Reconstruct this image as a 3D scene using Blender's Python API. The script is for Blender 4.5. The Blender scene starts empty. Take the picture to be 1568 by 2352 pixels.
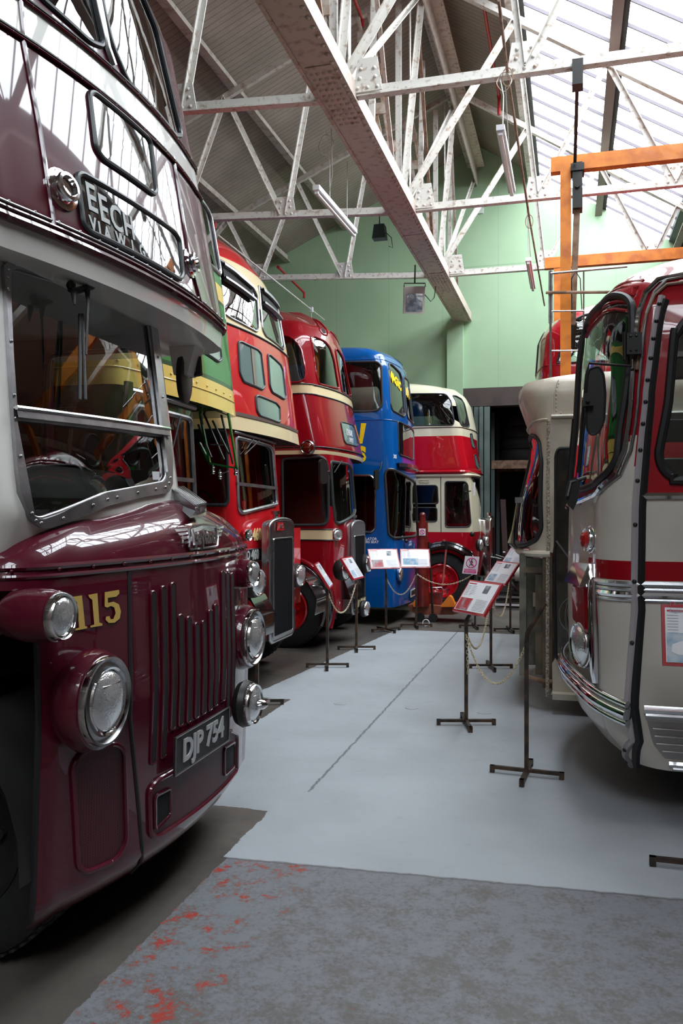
import bpy, bmesh, math, random
from mathutils import Vector, Matrix
from mathutils.geometry import tessellate_polygon
random.seed(7)
PI = math.pi
SC = bpy.context.scene
COL = SC.collection
# ---------------------------------------------------------------- camera constants (room axes: X across, Y deep, Z up)
F = 1900.0; CX = 784.0; CY = 1172.0; EYE = 1.75
TH = math.atan(526 / F); CT, ST = math.cos(TH), math.sin(TH)

def proj(P):
    X = CT * P[0] + ST * P[1]; Y = -ST * P[0] + CT * P[1]
    if Y < 0.05: Y = 0.05
    return CX + F * X / Y, CY - F * (P[2] - EYE) / Y

def ray(px, py):
    X = (px - CX) / F; Z = -(py - CY) / F
    return (CT * X - ST, ST * X + CT, Z)

def onA(px, py, a):
    d = ray(px, py); k = a / d[0]; return Vector((a, d[1] * k, EYE + d[2] * k))

def onB(px, py, b):
    d = ray(px, py); k = b / d[1]; return Vector((d[0] * k, b, EYE + d[2] * k))

def onZ(px, py, z=0.0):
    d = ray(px, py); k = (z - EYE) / d[2]; return Vector((d[0] * k, d[1] * k, z))

# ---------------------------------------------------------------- materials
MATS = {}

def srgb(*c):
    r = []
    for v in c:
        v = v / 255.0
        r.append(v / 12.92 if v <= 0.04045 else ((v + 0.055) / 1.055) ** 2.4)
    return tuple(r)

def mat(name, col, rough=0.5, metal=0.0, coat=0.0, bump=0.0, bscale=30.0, var=0.0, vscale=3.0, spec=0.5, vcol=None, rp0=0.42, rp1=0.62):
    if name in MATS: return MATS[name]
    m = bpy.data.materials.new(name); m.use_nodes = True
    nt = m.node_tree; bs = nt.nodes['Principled BSDF']
    bs.inputs['Base Color'].default_value = (*col, 1)
    bs.inputs['Roughness'].default_value = rough
    bs.inputs['Metallic'].default_value = metal
    bs.inputs['Specular IOR Level'].default_value = spec
    if coat:
        bs.inputs['Coat Weight'].default_value = coat
        bs.inputs['Coat Roughness'].default_value = 0.03
    tc = nt.nodes.new('ShaderNodeNewGeometry')
    nz = nt.nodes.new('ShaderNodeTexNoise'); nz.inputs['Scale'].default_value = vscale
    nz.inputs['Detail'].default_value = 6
    nt.links.new(tc.outputs['Position'], nz.inputs['Vector'])
    if var:
        rp = nt.nodes.new('ShaderNodeValToRGB')
        v2 = vcol if vcol else tuple(max(0, c * (1 - var)) for c in col)
        rp.color_ramp.elements[0].position = rp0; rp.color_ramp.elements[1].position = rp1
        rp.color_ramp.elements[0].color = (*col, 1); rp.color_ramp.elements[1].color = (*v2, 1)
        nt.links.new(nz.outputs['Fac'], rp.inputs['Fac'])
        nt.links.new(rp.outputs['Color'], bs.inputs['Base Color'])
    mr = nt.nodes.new('ShaderNodeMapRange')
    mr.inputs['To Min'].default_value = rough * 0.85; mr.inputs['To Max'].default_value = min(1, rough * 1.15)
    nt.links.new(nz.outputs['Fac'], mr.inputs['Value']); nt.links.new(mr.outputs['Result'], bs.inputs['Roughness'])
    if bump:
        n2 = nt.nodes.new('ShaderNodeTexNoise'); n2.inputs['Scale'].default_value = bscale
        n2.inputs['Detail'].default_value = 3
        nt.links.new(tc.outputs['Position'], n2.inputs['Vector'])
        b = nt.nodes.new('ShaderNodeBump'); b.inputs['Strength'].default_value = bump; b.inputs['Distance'].default_value = 0.01
        nt.links.new(n2.outputs['Fac'], b.inputs['Height']); nt.links.new(b.outputs['Normal'], bs.inputs['Normal'])
    MATS[name] = m
    return m

def paint(name, col, rough=0.38, coat=1.0, var=0.12):
    m = mat(name, col, rough, 0, coat, 0.015, 9.0, var, 2.0, spec=0.12)
    return m

def glass_mat(name, tint=(1, 1, 1), refl=1.0, ior=1.5):
    m = bpy.data.materials.new(name); m.use_nodes = True
    nt = m.node_tree; nt.nodes.clear()
    out = nt.nodes.new('ShaderNodeOutputMaterial'); mix = nt.nodes.new('ShaderNodeMixShader')
    tr = nt.nodes.new('ShaderNodeBsdfTransparent'); gl = nt.nodes.new('ShaderNodeBsdfGlossy')
    fr = nt.nodes.new('ShaderNodeFresnel'); fr.inputs['IOR'].default_value = ior
    tr.inputs['Color'].default_value = (*tint, 1); gl.inputs['Roughness'].default_value = 0.01
    gl.inputs['Color'].default_value = (refl, refl, refl, 1)
    ge = nt.nodes.new('ShaderNodeNewGeometry'); mr = nt.nodes.new('ShaderNodeMapRange')   # same index from either side of the pane
    mr.inputs['To Min'].default_value = ior; mr.inputs['To Max'].default_value = 1 / ior
    nt.links.new(ge.outputs['Backfacing'], mr.inputs['Value']); nt.links.new(mr.outputs['Result'], fr.inputs['IOR'])
    mu = nt.nodes.new('ShaderNodeMath'); mu.operation = 'MULTIPLY'; mu.inputs[1].default_value = 1.6; mu.use_clamp = True
    nt.links.new(fr.outputs[0], mu.inputs[0]); nt.links.new(mu.outputs[0], mix.inputs['Fac'])
    nt.links.new(tr.outputs[0], mix.inputs[1]); nt.links.new(gl.outputs[0], mix.inputs[2])
    nt.links.new(mix.outputs[0], out.inputs['Surface'])
    MATS[name] = m
    return m

class E_:
    """tiny node expression helper"""
    def __init__(s, nt, sock): s.nt = nt; s.k = sock
    def _op(s, op, o, swap=False, o2=None):
        n = s.nt.nodes.new('ShaderNodeMath'); n.operation = op
        a, b = (o, s) if swap else (s, o)
        for i, v in enumerate((a, b, o2)):
            if v is None: continue
            if isinstance(v, E_): s.nt.links.new(v.k, n.inputs[i])
            else: n.inputs[i].default_value = v
        return E_(s.nt, n.outputs[0])
    def __add__(s, o): return s._op('ADD', o)
    def __radd__(s, o): return s._op('ADD', o)
    def __sub__(s, o): return s._op('SUBTRACT', o)
    def __rsub__(s, o): return s._op('SUBTRACT', o, True)
    def __mul__(s, o): return s._op('MULTIPLY', o)
    def __rmul__(s, o): return s._op('MULTIPLY', o)
    def __truediv__(s, o): return s._op('DIVIDE', o)
    def __gt__(s, o): return s._op('GREATER_THAN', o)
    def __lt__(s, o): return s._op('LESS_THAN', o)
    def mx(s, o): return s._op('MAXIMUM', o)
    def mn(s, o): return s._op('MINIMUM', o)
    def ab(s): return s._op('ABSOLUTE', None)
    def pp(s, o): return s._op('PINGPONG', o)
    def ss(s, lo, hi):
        n = s.nt.nodes.new('ShaderNodeMapRange'); n.interpolation_type = 'SMOOTHSTEP'
        n.inputs['From Min'].default_value = lo; n.inputs['From Max'].default_value = hi
        s.nt.links.new(s.k, n.inputs['Value']); return E_(s.nt, n.outputs['Result'])

def newmat(name):
    m = bpy.data.materials.new(name); m.use_nodes = True; MATS[name] = m
    nt = m.node_tree; g = nt.nodes.new('ShaderNodeNewGeometry'); sp = nt.nodes.new('ShaderNodeSeparateXYZ')
    nt.links.new(g.outputs['Position'], sp.inputs[0])
    xyz = [E_(nt, sp.outputs[i]) for i in range(3)]
    return m, nt, nt.nodes['Principled BSDF'], g.outputs['Position'], xyz

def noise(nt, pos, scale, detail=4, rough=0.5, stretch=None):
    n = nt.nodes.new('ShaderNodeTexNoise'); n.inputs['Scale'].default_value = scale
    n.inputs['Detail'].default_value = detail; n.inputs['Roughness'].default_value = rough
    if stretch:
        mp = nt.nodes.new('ShaderNodeMapping'); mp.inputs['Scale'].default_value = stretch
        nt.links.new(pos, mp.inputs['Vector']); pos = mp.outputs[0]
    nt.links.new(pos, n.inputs['Vector']); return E_(nt, n.outputs['Fac'])

def mixc(nt, fac, a, b):
    n = nt.nodes.new('ShaderNodeMix'); n.data_type = 'RGBA'
    if isinstance(fac, E_): nt.links.new(fac.k, n.inputs[0])
    else: n.inputs[0].default_value = fac
    for v, i in ((a, 6), (b, 7)):
        if isinstance(v, tuple): n.inputs[i].default_value = (*v, 1)
        else: nt.links.new(v, n.inputs[i])
    return n.outputs[2]

# ---------------------------------------------------------------- mesh collector
class G:
    def __init__(s): s.v = []; s.f = []; s.m = []
    def add(s, vs, fs, mi=0):
        o = len(s.v); s.v += [tuple(v) for v in vs]; s.f += [tuple(i + o for i in f) for f in fs]; s.m += [mi] * len(fs); return s
    def box(s, x0, x1, y0, y1, z0, z1, mi=0):
        vs = [(x, y, z) for z in (z0, z1) for y in (y0, y1) for x in (x0, x1)]
        return s.add(vs, [(0, 2, 3, 1), (4, 5, 7, 6), (0, 1, 5, 4), (2, 6, 7, 3), (0, 4, 6, 2), (1, 3, 7, 5)], mi)
    def beam(s, p, q, w, h=None, up=(0, 0, 1), mi=0):
        p, q = Vector(p), Vector(q); h = h or w; d = (q - p).normalized(); u = Vector(up)
        if abs(d.dot(u)) > 0.99: u = Vector((0, 1, 0))
        r = d.cross(u).normalized(); u = r.cross(d)
        vs = []
        for c in (p, q):
            for a, b in ((-1, -1), (1, -1), (1, 1), (-1, 1)): vs.append(c + r * a * w / 2 + u * b * h / 2)
        return s.add(vs, [(3, 2, 1, 0), (4, 5, 6, 7), (0, 1, 5, 4), (1, 2, 6, 5), (2, 3, 7, 6), (3, 0, 4, 7)], mi)
    def angle(s, p, q, w, side=1, t=0.012, up=(0, 0, 1)):
        """steel angle: two thin legs"""
        p, q = Vector(p), Vector(q); d = (q - p).normalized(); u = Vector(up)
        if abs(d.dot(u)) > 0.99: u = Vector((1, 0, 0))
        r = d.cross(u).normalized(); u = r.cross(d)
        s.beam(p + r * side * w / 2, q + r * side * w / 2, w, t, up)
        s.beam(p - u * w / 2, q - u * w / 2, t, w, up); return s
    def tube(s, pts, r, n=8, mi=0, closed=False, caps=True):
        pts = [Vector(p) for p in pts]; m = len(pts); rs = r if isinstance(r, (list, tuple)) else [r] * m
        o = len(s.v); prev = None
        for i, p in enumerate(pts):
            if closed: d = pts[(i + 1) % m] - pts[i - 1]
            else: d = pts[min(i + 1, m - 1)] - pts[max(i - 1, 0)]
            if d.length < 1e-9: d = Vector((0, 0, 1))
            d.normalize()
            if prev is None:
                a = Vector((0, 0, 1)) if abs(d.z) < 0.9 else Vector((1, 0, 0))
                u = d.cross(a).normalized()
            else:
                u = prev - d * prev.dot(d)
                u = u.normalized() if u.length > 1e-6 else d.orthogonal().normalized()
            prev = u; w = d.cross(u)
            for k in range(n):
                t = 2 * PI * k / n; s.v.append(tuple(p + (u * math.cos(t) + w * math.sin(t)) * rs[i]))
        cnt = 0
        for i in range(m if closed else m - 1):
            j = (i + 1) % m
            for k in range(n):
                k2 = (k + 1) % n
                s.f.append((o + i * n + k, o + i * n + k2, o + j * n + k2, o + j * n + k)); s.m.append(mi)
        if caps and not closed:
            s.f.append(tuple(o + k for k in range(n - 1, -1, -1))); s.m.append(mi)
            s.f.append(tuple(o + (m - 1) * n + k for k in range(n))); s.m.append(mi)
        return s
    def lathe(s, c, axis, prof, n=32, mi=0, sx=1.0):
        """prof: list of (radius, height along axis); mi int or list per segment"""
        c = Vector(c); ax = Vector(axis).normalized()
        a = Vector((0, 0, 1)) if abs(ax.z) < 0.9 else Vector((1, 0, 0))
        u = ax.cross(a).normalized(); w = ax.cross(u).normalized(); o = len(s.v)
        for r, h in prof:
            for k in range(n):
                t = 2 * PI * k / n; s.v.append(tuple(c + ax * h + (u * math.cos(t) * sx + w * math.sin(t)) * max(r, 1e-5)))
        for i in range(len(prof) - 1):
            for k in range(n):
                k2 = (k + 1) % n
                s.f.append((o + i * n + k, o + (i + 1) * n + k, o + (i + 1) * n + k2, o + i * n + k2)); s.m.append(mi[i] if isinstance(mi, (list, tuple)) else mi)
        return s
    def cyl(s, p, q, r, n=16, mi=0):
        return s.tube([p, q], r, n, mi)
    def ball(s, c, r, n=10, mi=0, sz=1.0):
        prof = [(math.sin(PI * i / n) * r, -math.cos(PI * i / n) * r * sz) for i in range(n + 1)]
        return s.lathe(c, (0, 0, 1), prof, n * 2, mi)
    def poly(s, pts, d, mi=0, mi2=None):
        """extruded polygon; pts 3D planar, d extrude vector"""
        pts = [Vector(p) for p in pts]; d = Vector(d); n = len(pts)
        tri = tessellate_polygon([pts]); o = len(s.v)
        s.v += [tuple(p) for p in pts] + [tuple(p + d) for p in pts]
        for t in tri:
            s.f.append((o + t[0], o + t[1], o + t[2])); s.m.append(mi)
            s.f.append((o + n + t[2], o + n + t[1], o + n + t[0])); s.m.append(mi if mi2 is None else mi2)
        for i in range(n):
            j = (i + 1) % n; s.f.append((o + i, o + j, o + n + j, o + n + i)); s.m.append(mi if mi2 is None else mi2)
        return s
    def rivet(s, p, nrm, r=0.02):
        return s.lathe(p, nrm, [(r, 0), (r * 0.8, r * 0.5), (r * 0.3, r * 0.8), (0, r * 0.85)], 8)
    def build(s, name, mats, parent=None, smooth=True, angle=40, fix=True):
        me = bpy.data.meshes.new(name)
        me.from_pydata(s.v, [], s.f)
        mats = mats if isinstance(mats, (list, tuple)) else [mats]
        for m in mats: me.materials.append(m)
        me.polygons.foreach_set('material_index', s.m)
        bm = bmesh.new(); bm.from_mesh(me)
        if fix: bmesh.ops.recalc_face_normals(bm, faces=bm.faces)
        if smooth:
            ca = math.radians(angle)
            for f in bm.faces: f.smooth = True
            for e in bm.edges:
                if len(e.link_faces) == 2:
                    if e.calc_face_angle(0) > ca: e.smooth = False
        org = Vector((0, 0, 0))
        if parent is None and len(s.v):
            xs = [v[0] for v in s.v]; ys = [v[1] for v in s.v]; zs = [v[2] for v in s.v]
            org = Vector(((min(xs) + max(xs)) / 2, (min(ys) + max(ys)) / 2, min(zs)))
            bmesh.ops.translate(bm, verts=bm.verts, vec=-org)
        bm.to_mesh(me); bm.free()
        ob = bpy.data.objects.new(name, me); COL.objects.link(ob); ob.location = org
        if parent is not None:
            ob.parent = parent
            if parent.type == 'EMPTY': ob.matrix_parent_inverse = Matrix.Translation(-parent.location)
        return ob

def tag(o, label=None, cat=None, group=None, kind=None):
    if label: o['label'] = label
    if cat: o['category'] = cat
    if group: o['group'] = group
    if kind: o['kind'] = kind
    return o

def thing(name, loc, label, cat, group=None):
    o = bpy.data.objects.new(name, None); COL.objects.link(o); o.location = loc; o.empty_display_size = 0.2
    return tag(o, label, cat, group)

def struct(o): o['kind'] = 'structure'; return o

# ---------------------------------------------------------------- 2D helpers
def rnd(poly, r, n=5):
    """round the corners of a 2D polygon"""
    out = []; m = len(poly)
    for i in range(m):
        p0, p1, p2 = Vector(poly[i - 1]), Vector(poly[i]), Vector(poly[(i + 1) % m])
        d1 = p0 - p1; d2 = p2 - p1; rr = min(r, d1.length * 0.45, d2.length * 0.45)
        a = p1 + d1.normalized() * rr; b = p1 + d2.normalized() * rr
        for k in range(n + 1):
            t = k / n; out.append(tuple((1 - t) ** 2 * a + 2 * t * (1 - t) * p1 + t * t * b))
    return out

def inside(p, poly):
    x, y = p; c = False; n = len(poly)
    for i in range(n):
        x1, y1 = poly[i]; x2, y2 = poly[i - 1]
        if (y1 > y) != (y2 > y) and x < (x2 - x1) * (y - y1) / (y2 - y1) + x1: c = not c
    return c

def nearest(p, poly):
    best = None; bd = 1e9; p = Vector(p)
    for i in range(len(poly)):
        a = Vector(poly[i - 1]); b = Vector(poly[i]); ab = b - a; L = ab.length_squared
        t = 0 if L == 0 else max(0, min(1, (p - a).dot(ab) / L)); q = a + ab * t; d = (p - q).length
        if d < bd: bd = d; best = q
    return tuple(best), bd

def resample(poly, step):
    out = []
    for i in range(len(poly)):
        a = Vector(poly[i]); b = Vector(poly[(i + 1) % len(poly)]); n = max(1, int((b - a).length / step))
        for k in range(n): out.append(tuple(a + (b - a) * k / n))
    return out

def text_g(s, size, frame, depth=0.003, bold=0.0, sx=1.0, shear=0.0, font=None):
    """lettering as mesh verts; frame=(origin, xdir, ydir): returns G"""
    cu = bpy.data.curves.new('t', 'FONT'); cu.body = s; cu.size = size; cu.extrude = depth / 2; cu.offset = bold
    cu.shear = shear; cu.resolution_u = 3; cu.align_x = 'CENTER'; cu.align_y = 'CENTER'
    ob = bpy.data.objects.new('t', cu); COL.objects.link(ob)
    dg = bpy.context.evaluated_depsgraph_get(); me = bpy.data.meshes.new_from_object(ob.evaluated_get(dg))
    O, X, Y = [Vector(v) for v in frame]; X = X.normalized(); Y = Y.normalized(); Z = X.cross(Y)
    g = G(); g.add([O + X * v.co.x * sx + Y * v.co.y + Z * v.co.z for v in me.vertices], [tuple(p.vertices) for p in me.polygons])
    bpy.data.objects.remove(ob); bpy.data.curves.remove(cu); bpy.data.meshes.remove(me)
    return g

# ---------------------------------------------------------------- vehicle shell: plan outline lofted up a profile
class Shell:
    """keys: list of (v, z, af, bow, inn, inf, R, Ra) ; v = profile parameter. heading: sgn=+1 faces +X, -1 faces -X"""
    def __init__(s, b0, b1, arear, keys, sgn=1, linear=False):
        s.b0, s.b1, s.ar, s.k, s.sgn, s.lin = b0, b1, arear, keys, sgn, linear
        k = keys[0]; s.Ls = abs(k[2] - k[3] * 0 - arear) - k[7]; s.Lc = (k[6] + k[7]) * 0.5 * PI / 2; s.Lf = (b1 - b0) - 2 * k[6]
        s.P = 2 * s.Ls + 2 * s.Lc + s.Lf
        s.pc0 = 0.0; s.pf0 = s.Lc; s.pf1 = s.Lc + s.Lf; s.pc1 = s.pf1 + s.Lc
    def key(s, v):
        k = s.k
        for i in range(len(k) - 1):
            if v <= k[i + 1][0] or i == len(k) - 2:
                t = (v - k[i][0]) / (k[i + 1][0] - k[i][0])
                return tuple(k[i][j] + (k[i + 1][j] - k[i][j]) * t for j in range(8))
    def S(s, p, v, off=0.0):
        if off:
            e = 0.01
            a = s.S(p + e, v) - s.S(p - e, v); b = s.S(p, v + e) - s.S(p, v - e)
            n = a.cross(b)
            if n.length < 1e-12: return s.S(p, v)
            n.normalize()
            if s.sgn < 0: n = -n
            return s.S(p, v) + n * off
        _, z, af, bow, inn, inf, R, Ra = s.key(v)
        b0 = s.b0 + inn; b1 = s.b1 - inf; ac = af - s.sgn * bow   # corner a at front-ends
        asd = ac - s.sgn * Ra
        if p <= 0: return Vector((asd + (s.ar - asd) * min(1.3, -p / s.Ls), b0, z))
        if p >= s.pc1: return Vector((asd + (s.ar - asd) * min(1.3, (p - s.pc1) / s.Ls), b1, z))
        if p < s.pf0:
            t = p / s.Lc * PI / 2; return Vector((asd + s.sgn * Ra * math.sin(t), b0 + R * (1 - math.cos(t)), z))
        if p > s.pf1:
            t = (s.pc1 - p) / s.Lc * PI / 2; return Vector((asd + s.sgn * Ra * math.sin(t), b1 - R * (1 - math.cos(t)), z))
        t = (p - s.pf0) / s.Lf; q = 2 * t - 1
        return Vector((ac + s.sgn * bow * (1 - q * q), b0 + R + (b1 - b0 - 2 * R) * t, z))
    def inv(s, px, py, p, v):
        """param of the surface point seen at a pixel of the reference frame"""
        for it in range(40):
            x, y = proj(s.S(p, v)); ex, ey = px - x, py - y
            if abs(ex) + abs(ey) < 0.05: break
            e = 0.004
            x1, y1 = proj(s.S(p + e, v)); x2, y2 = proj(s.S(p, v + e))
            a, c, b, d = (x1 - x) / e, (y1 - y) / e, (x2 - x) / e, (y2 - y) / e
            det = a * d - b * c
            if abs(det) < 1e-6: p += 0.01; continue
            dp = (ex * d - b * ey) / det; dv = (a * ey - c * ex) / det
            m = max(abs(dp), abs(dv)); k = min(1, 0.25 / m) if m > 0 else 1
            p += dp * k; v += dv * k
        return (p, v)
    def trace(s, pts, guess=None):
        g = guess or ((s.pf0 + s.pf1) / 2, (s.k[0][0] + s.k[-1][0]) / 2); out = []
        for q in pts:
            g2 = s.inv(q[0], q[1], *g); x, y = proj(s.S(*g2))
            if abs(x - q[0]) + abs(y - q[1]) > 3:
                g0 = guess or ((s.pf0 + s.pf1) / 2, (s.k[0][0] + s.k[-1][0]) / 2); g2 = s.inv(q[0], q[1], *g0); x, y = proj(s.S(*g2))
                if abs(x - q[0]) + abs(y - q[1]) > 3: print('TRACE miss', q, round(x), round(y), g2)
            g = g2; out.append(g)
        return out
    def grid(s, step, holes=(), vbands=None, pmin=None, pmax=None, vmin=None, vmax=None, mi=lambda p, v: 0, off=0.0, coarse=0.3, fine_side=2.5, g=None, botcap=None, topcap=None, far_coarse=False):
        pmin = -s.Ls if pmin is None else pmin; pmax = s.pc1 + s.Ls if pmax is None else pmax
        vmin = s.k[0][0] if vmin is None else vmin; vmax = s.k[-1][0] if vmax is None else vmax
        # p samples
        ps = []; p = pmin
        while p < pmax - 1e-6:
            ps.append(p)
            if p < -fine_side or p > s.pc1 + (0.3 if far_coarse else fine_side): p += coarse
            else: p += step
        ps.append(pmax)
        for sp in (0.0, s.pf0, s.pf1, s.pc1):
            if pmin < sp < pmax:
                i = min(range(len(ps)), key=lambda i: abs(ps[i] - sp)); ps[i] = sp
        vs = []; n = max(1, int((vmax - vmin) / step)); vs = [vmin + (vmax - vmin) * i / n for i in range(n + 1)]
        for bv in (vbands or []):
            if vmin < bv < vmax:
                i = min(range(1, len(vs) - 1), key=lambda i: abs(vs[i] - bv)); vs[i] = bv
        V = {}
        for i, p in enumerate(ps):
            for j, v in enumerate(vs): V[i, j] = [p, v]
        faces = []
        for i in range(len(ps) - 1):
            for j in range(len(vs) - 1):
                c = ((ps[i] + ps[i + 1]) / 2, (vs[j] + vs[j + 1]) / 2)
                if any(h[1] < c[0] < h[2] and h[3] < c[1] < h[4] and inside(c, h[0]) for h in holes): continue
                faces.append((i, j, c))
        # snap boundary verts
        used = set((i, j) for i, j, c in faces)
        if holes:
            cnt = {}
            for i, j, c in faces:
                for q in ((i, j), (i + 1, j), (i, j + 1), (i + 1, j + 1)): cnt[q] = cnt.get(q, 0) + 1
            for q, c in cnt.items():
                if c < 4 and 0 < q[0] < len(ps) - 1 and 0 < q[1] < len(vs) - 1:
                    pv = V[q]
                    for h in holes:
                        if h[1] - .2 < pv[0] < h[2] + .2 and h[3] - .2 < pv[1] < h[4] + .2:
                            np_, d = nearest(pv, h[0])
                            if d < step * 1.6: V[q] = list(np_); break
        g = g or G(); idx = {}
        def vid(q):
            if q not in idx:
                idx[q] = len(g.v); g.v.append(tuple(s.S(V[q][0], V[q][1], off)))
            return idx[q]
        for i, j, c in faces:
            g.f.append((vid((i, j)), vid((i + 1, j)), vid((i + 1, j + 1)), vid((i, j + 1)))); g.m.append(mi(*c))
        for cap, jj in ((botcap, 0), (topcap, len(vs) - 1)):
            if cap is None: continue
            # cap as strips between the two sides
            ring = [s.S(p, vs[jj], off) for p in ps]; m = len(ring); o = len(g.v)
            g.v += [tuple(r) for r in ring]
            for k in range(m // 2):
                a, b, c2, d = o + k, o + k + 1, o + m - 2 - k, o + m - 1 - k
                if b >= c2: 
                    if b == c2: g.f.append((a, b, d)); g.m.append(cap)
                    break
                g.f.append((a, b, c2, d)); g.m.append(cap)
        return g
    def patch(s, g, poly, off=0.004, rings=5, mi=0, step=0.08):
        poly = resample(poly, step); n = len(poly)
        cx = sum(p[0] for p in poly) / n; cy = sum(p[1] for p in poly) / n
        o = len(g.v); g.v.append(tuple(s.S(cx, cy, off)))
        for r in range(1, rings + 1):
            t = r / rings
            for p in poly: g.v.append(tuple(s.S(cx + (p[0] - cx) * t, cy + (p[1] - cy) * t, off)))
        for k in range(n):
            k2 = (k + 1) % n; g.f.append((o, o + 1 + k, o + 1 + k2)); g.m.append(mi)
            for r in range(rings - 1):
                a = o + 1 + r * n; b = a + n
                g.f.append((a + k, b + k, b + k2, a + k2)); g.m.append(mi)
        return g
    def ring(s, g, poly, r, off=0.004, n=6, mi=0, step=0.05):
        return g.tube([s.S(p[0], p[1], off) for p in resample(poly, step)], r, n, mi, closed=True)
    def line(s, g, pts, r, off=0.004, n=6, mi=0, step=0.06):
        out = []
        for i in range(len(pts) - 1):
            a, b = Vector(pts[i]), Vector(pts[i + 1]); m = max(1, int((b - a).length / step))
            out += [s.S(*(a + (b - a) * k / m), off) for k in range(m)]
        out.append(s.S(*pts[-1], off)); return g.tube(out, r, n, mi)
    def band(s, g, pts, w, t=0.006, mi=0, step=0.06):
        """raised flat strip along a v-constant/line path, width w in v"""
        out = []
        for i in range(len(pts) - 1):
            a, b = Vector(pts[i]), Vector(pts[i + 1]); m = max(1, int((b - a).length / step))
            out += [tuple(a + (b - a) * k / m) for k in range(m + (i == len(pts) - 2))]
        o = len(g.v)
        for p, v in out:
            for dv, of in ((-w / 2, 0.001), (-w / 2, t), (w / 2, t), (w / 2, 0.001)): g.v.append(tuple(s.S(p, v + dv, of)))
        for i in range(len(out) - 1):
            for k in range(3):
                a = o + i * 4 + k; g.f.append((a, a + 4, a + 5, a + 1)); g.m.append(mi)
        return g

def hole(poly):
    xs = [p[0] for p in poly]; ys = [p[1] for p in poly]
    return (poly, min(xs), max(xs), min(ys), max(ys))
# ================================================================ materials
M = {}
M['steel'] = mat('painted_steel', (.64, .615, .57), .55, 0, 0, .12, 40, .45, 16, vcol=(.36, .27, .21), rp0=.54, rp1=.70)
M['steel3'] = mat('grey_brown_roof_steel', (.46, .415, .37), .6, 0, 0, .12, 40, .45, 9, vcol=(.30, .23, .18), rp0=.50, rp1=.68)  # grey-brown steel for the left rafters and most purlins
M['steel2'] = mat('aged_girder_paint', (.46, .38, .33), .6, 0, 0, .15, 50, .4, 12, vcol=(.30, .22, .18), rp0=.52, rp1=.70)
M['rust'] = mat('rusty_steel', (.30, .19, .13), .7, 0, 0, .2, 40, .5, 9, vcol=(.16, .09, .05))
M['blackmetal'] = mat('black_metal', (.018, .017, .016), .45, .2, 0, .05, 60)
M['standmetal'] = mat('stand_metal', (.035, .028, .024), .5, .3, 0, .1, 60, .5, 12, vcol=(.10, .055, .03))
M['chrome'] = mat('chrome', (.75, .75, .76), .08, 1.0, 0, .01, 5)
M['chromedull'] = mat('dull_chrome', (.42, .42, .43), .28, 1.0, 0, .05, 30)
M['alu'] = mat('aluminium_frame', (.36, .35, .36), .35, .9, 0, .08, 60, .3, 8)
M['rubber'] = mat('black_rubber', (.012, .012, .013), .55)
M['tyre'] = mat('tyre_rubber', (.014, .014, .015), .75, 0, 0, .2, 80, .2, 20)
M['gasket'] = mat('window_rubber', (.03, .033, .036), .4)
M['glass'] = glass_mat('bus_glass', (.80, .86, .84))
M['darkglass'] = glass_mat('smoked_glass', (.38, .42, .42))
M['skyglass'] = glass_mat('skylight_glass', (.93, .96, .97))
M['inside'] = mat('interior_panel', (.05, .035, .028), .6)
M['seat'] = mat('seat_fabric', (.035, .03, .035), .8)
M['seatframe'] = mat('seat_tube', (.3, .3, .3), .3, .8)
M['dark'] = mat('dark_underside', (.012, .011, .011), .8)
M['white'] = mat('white_paper', (.82, .83, .86), .35, 0, .3)
M['redboard'] = mat('red_board', (.42, .012, .022), .35, 0, .5)
M['brass'] = mat('brass_chain', (.72, .62, .42), .35, .35)
M['orange'] = mat('orange_gantry_paint', (.72, .22, .015), .5, 0, .1, .08, 30, .3, 5, vcol=(.50, .13, .01))
M['wedge'] = mat('orange_plastic', (.85, .22, .01), .5)
M['lens'] = mat('lamp_lens', (.75, .76, .76), .06, .75, 1, .3, 90)
M['reflector'] = mat('lamp_reflector', (.85, .85, .85), .05, 1)
M['redlens'] = mat('red_lens', (.45, .01, .01), .1, 0, 1)
M['amber'] = mat('dark_amber_lens', (.10, .008, .004), .1, 0, 1)
M['paleg'] = mat('pale_wall_box', (.6, .62, .6), .5)
M['text_black'] = mat('ink_black', (.01, .01, .012), .5)
M['pink'] = mat('pink_print', (.75, .06, .28), .45)
M['ink_grey'] = mat('ink_grey', (.35, .36, .42), .5)
M['ink_red'] = mat('ink_red', (.55, .03, .05), .5)
M['photo_blue'] = mat('photo_blue', (.20, .38, .55), .5, 0, 0, 0, 1, .8, 14, vcol=(.55, .6, .65))
M['photo_red'] = mat('photo_red', (.45, .05, .06), .5, 0, 0, 0, 1, .6, 14, vcol=(.35, .35, .38))
M['photo_grey'] = mat('photo_grey', (.14, .16, .2), .5, 0, 0, 0, 1, .6, 14, vcol=(.45, .47, .5))
M['yellowtext'] = mat('yellow_letter', (.95, .62, .0), .45)
M['goldtext'] = mat('gold_leaf', (.72, .48, .12), .35, .2, .5)
M['greenpaint'] = paint('green_strut_paint', (.02, .14, .03))

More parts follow.
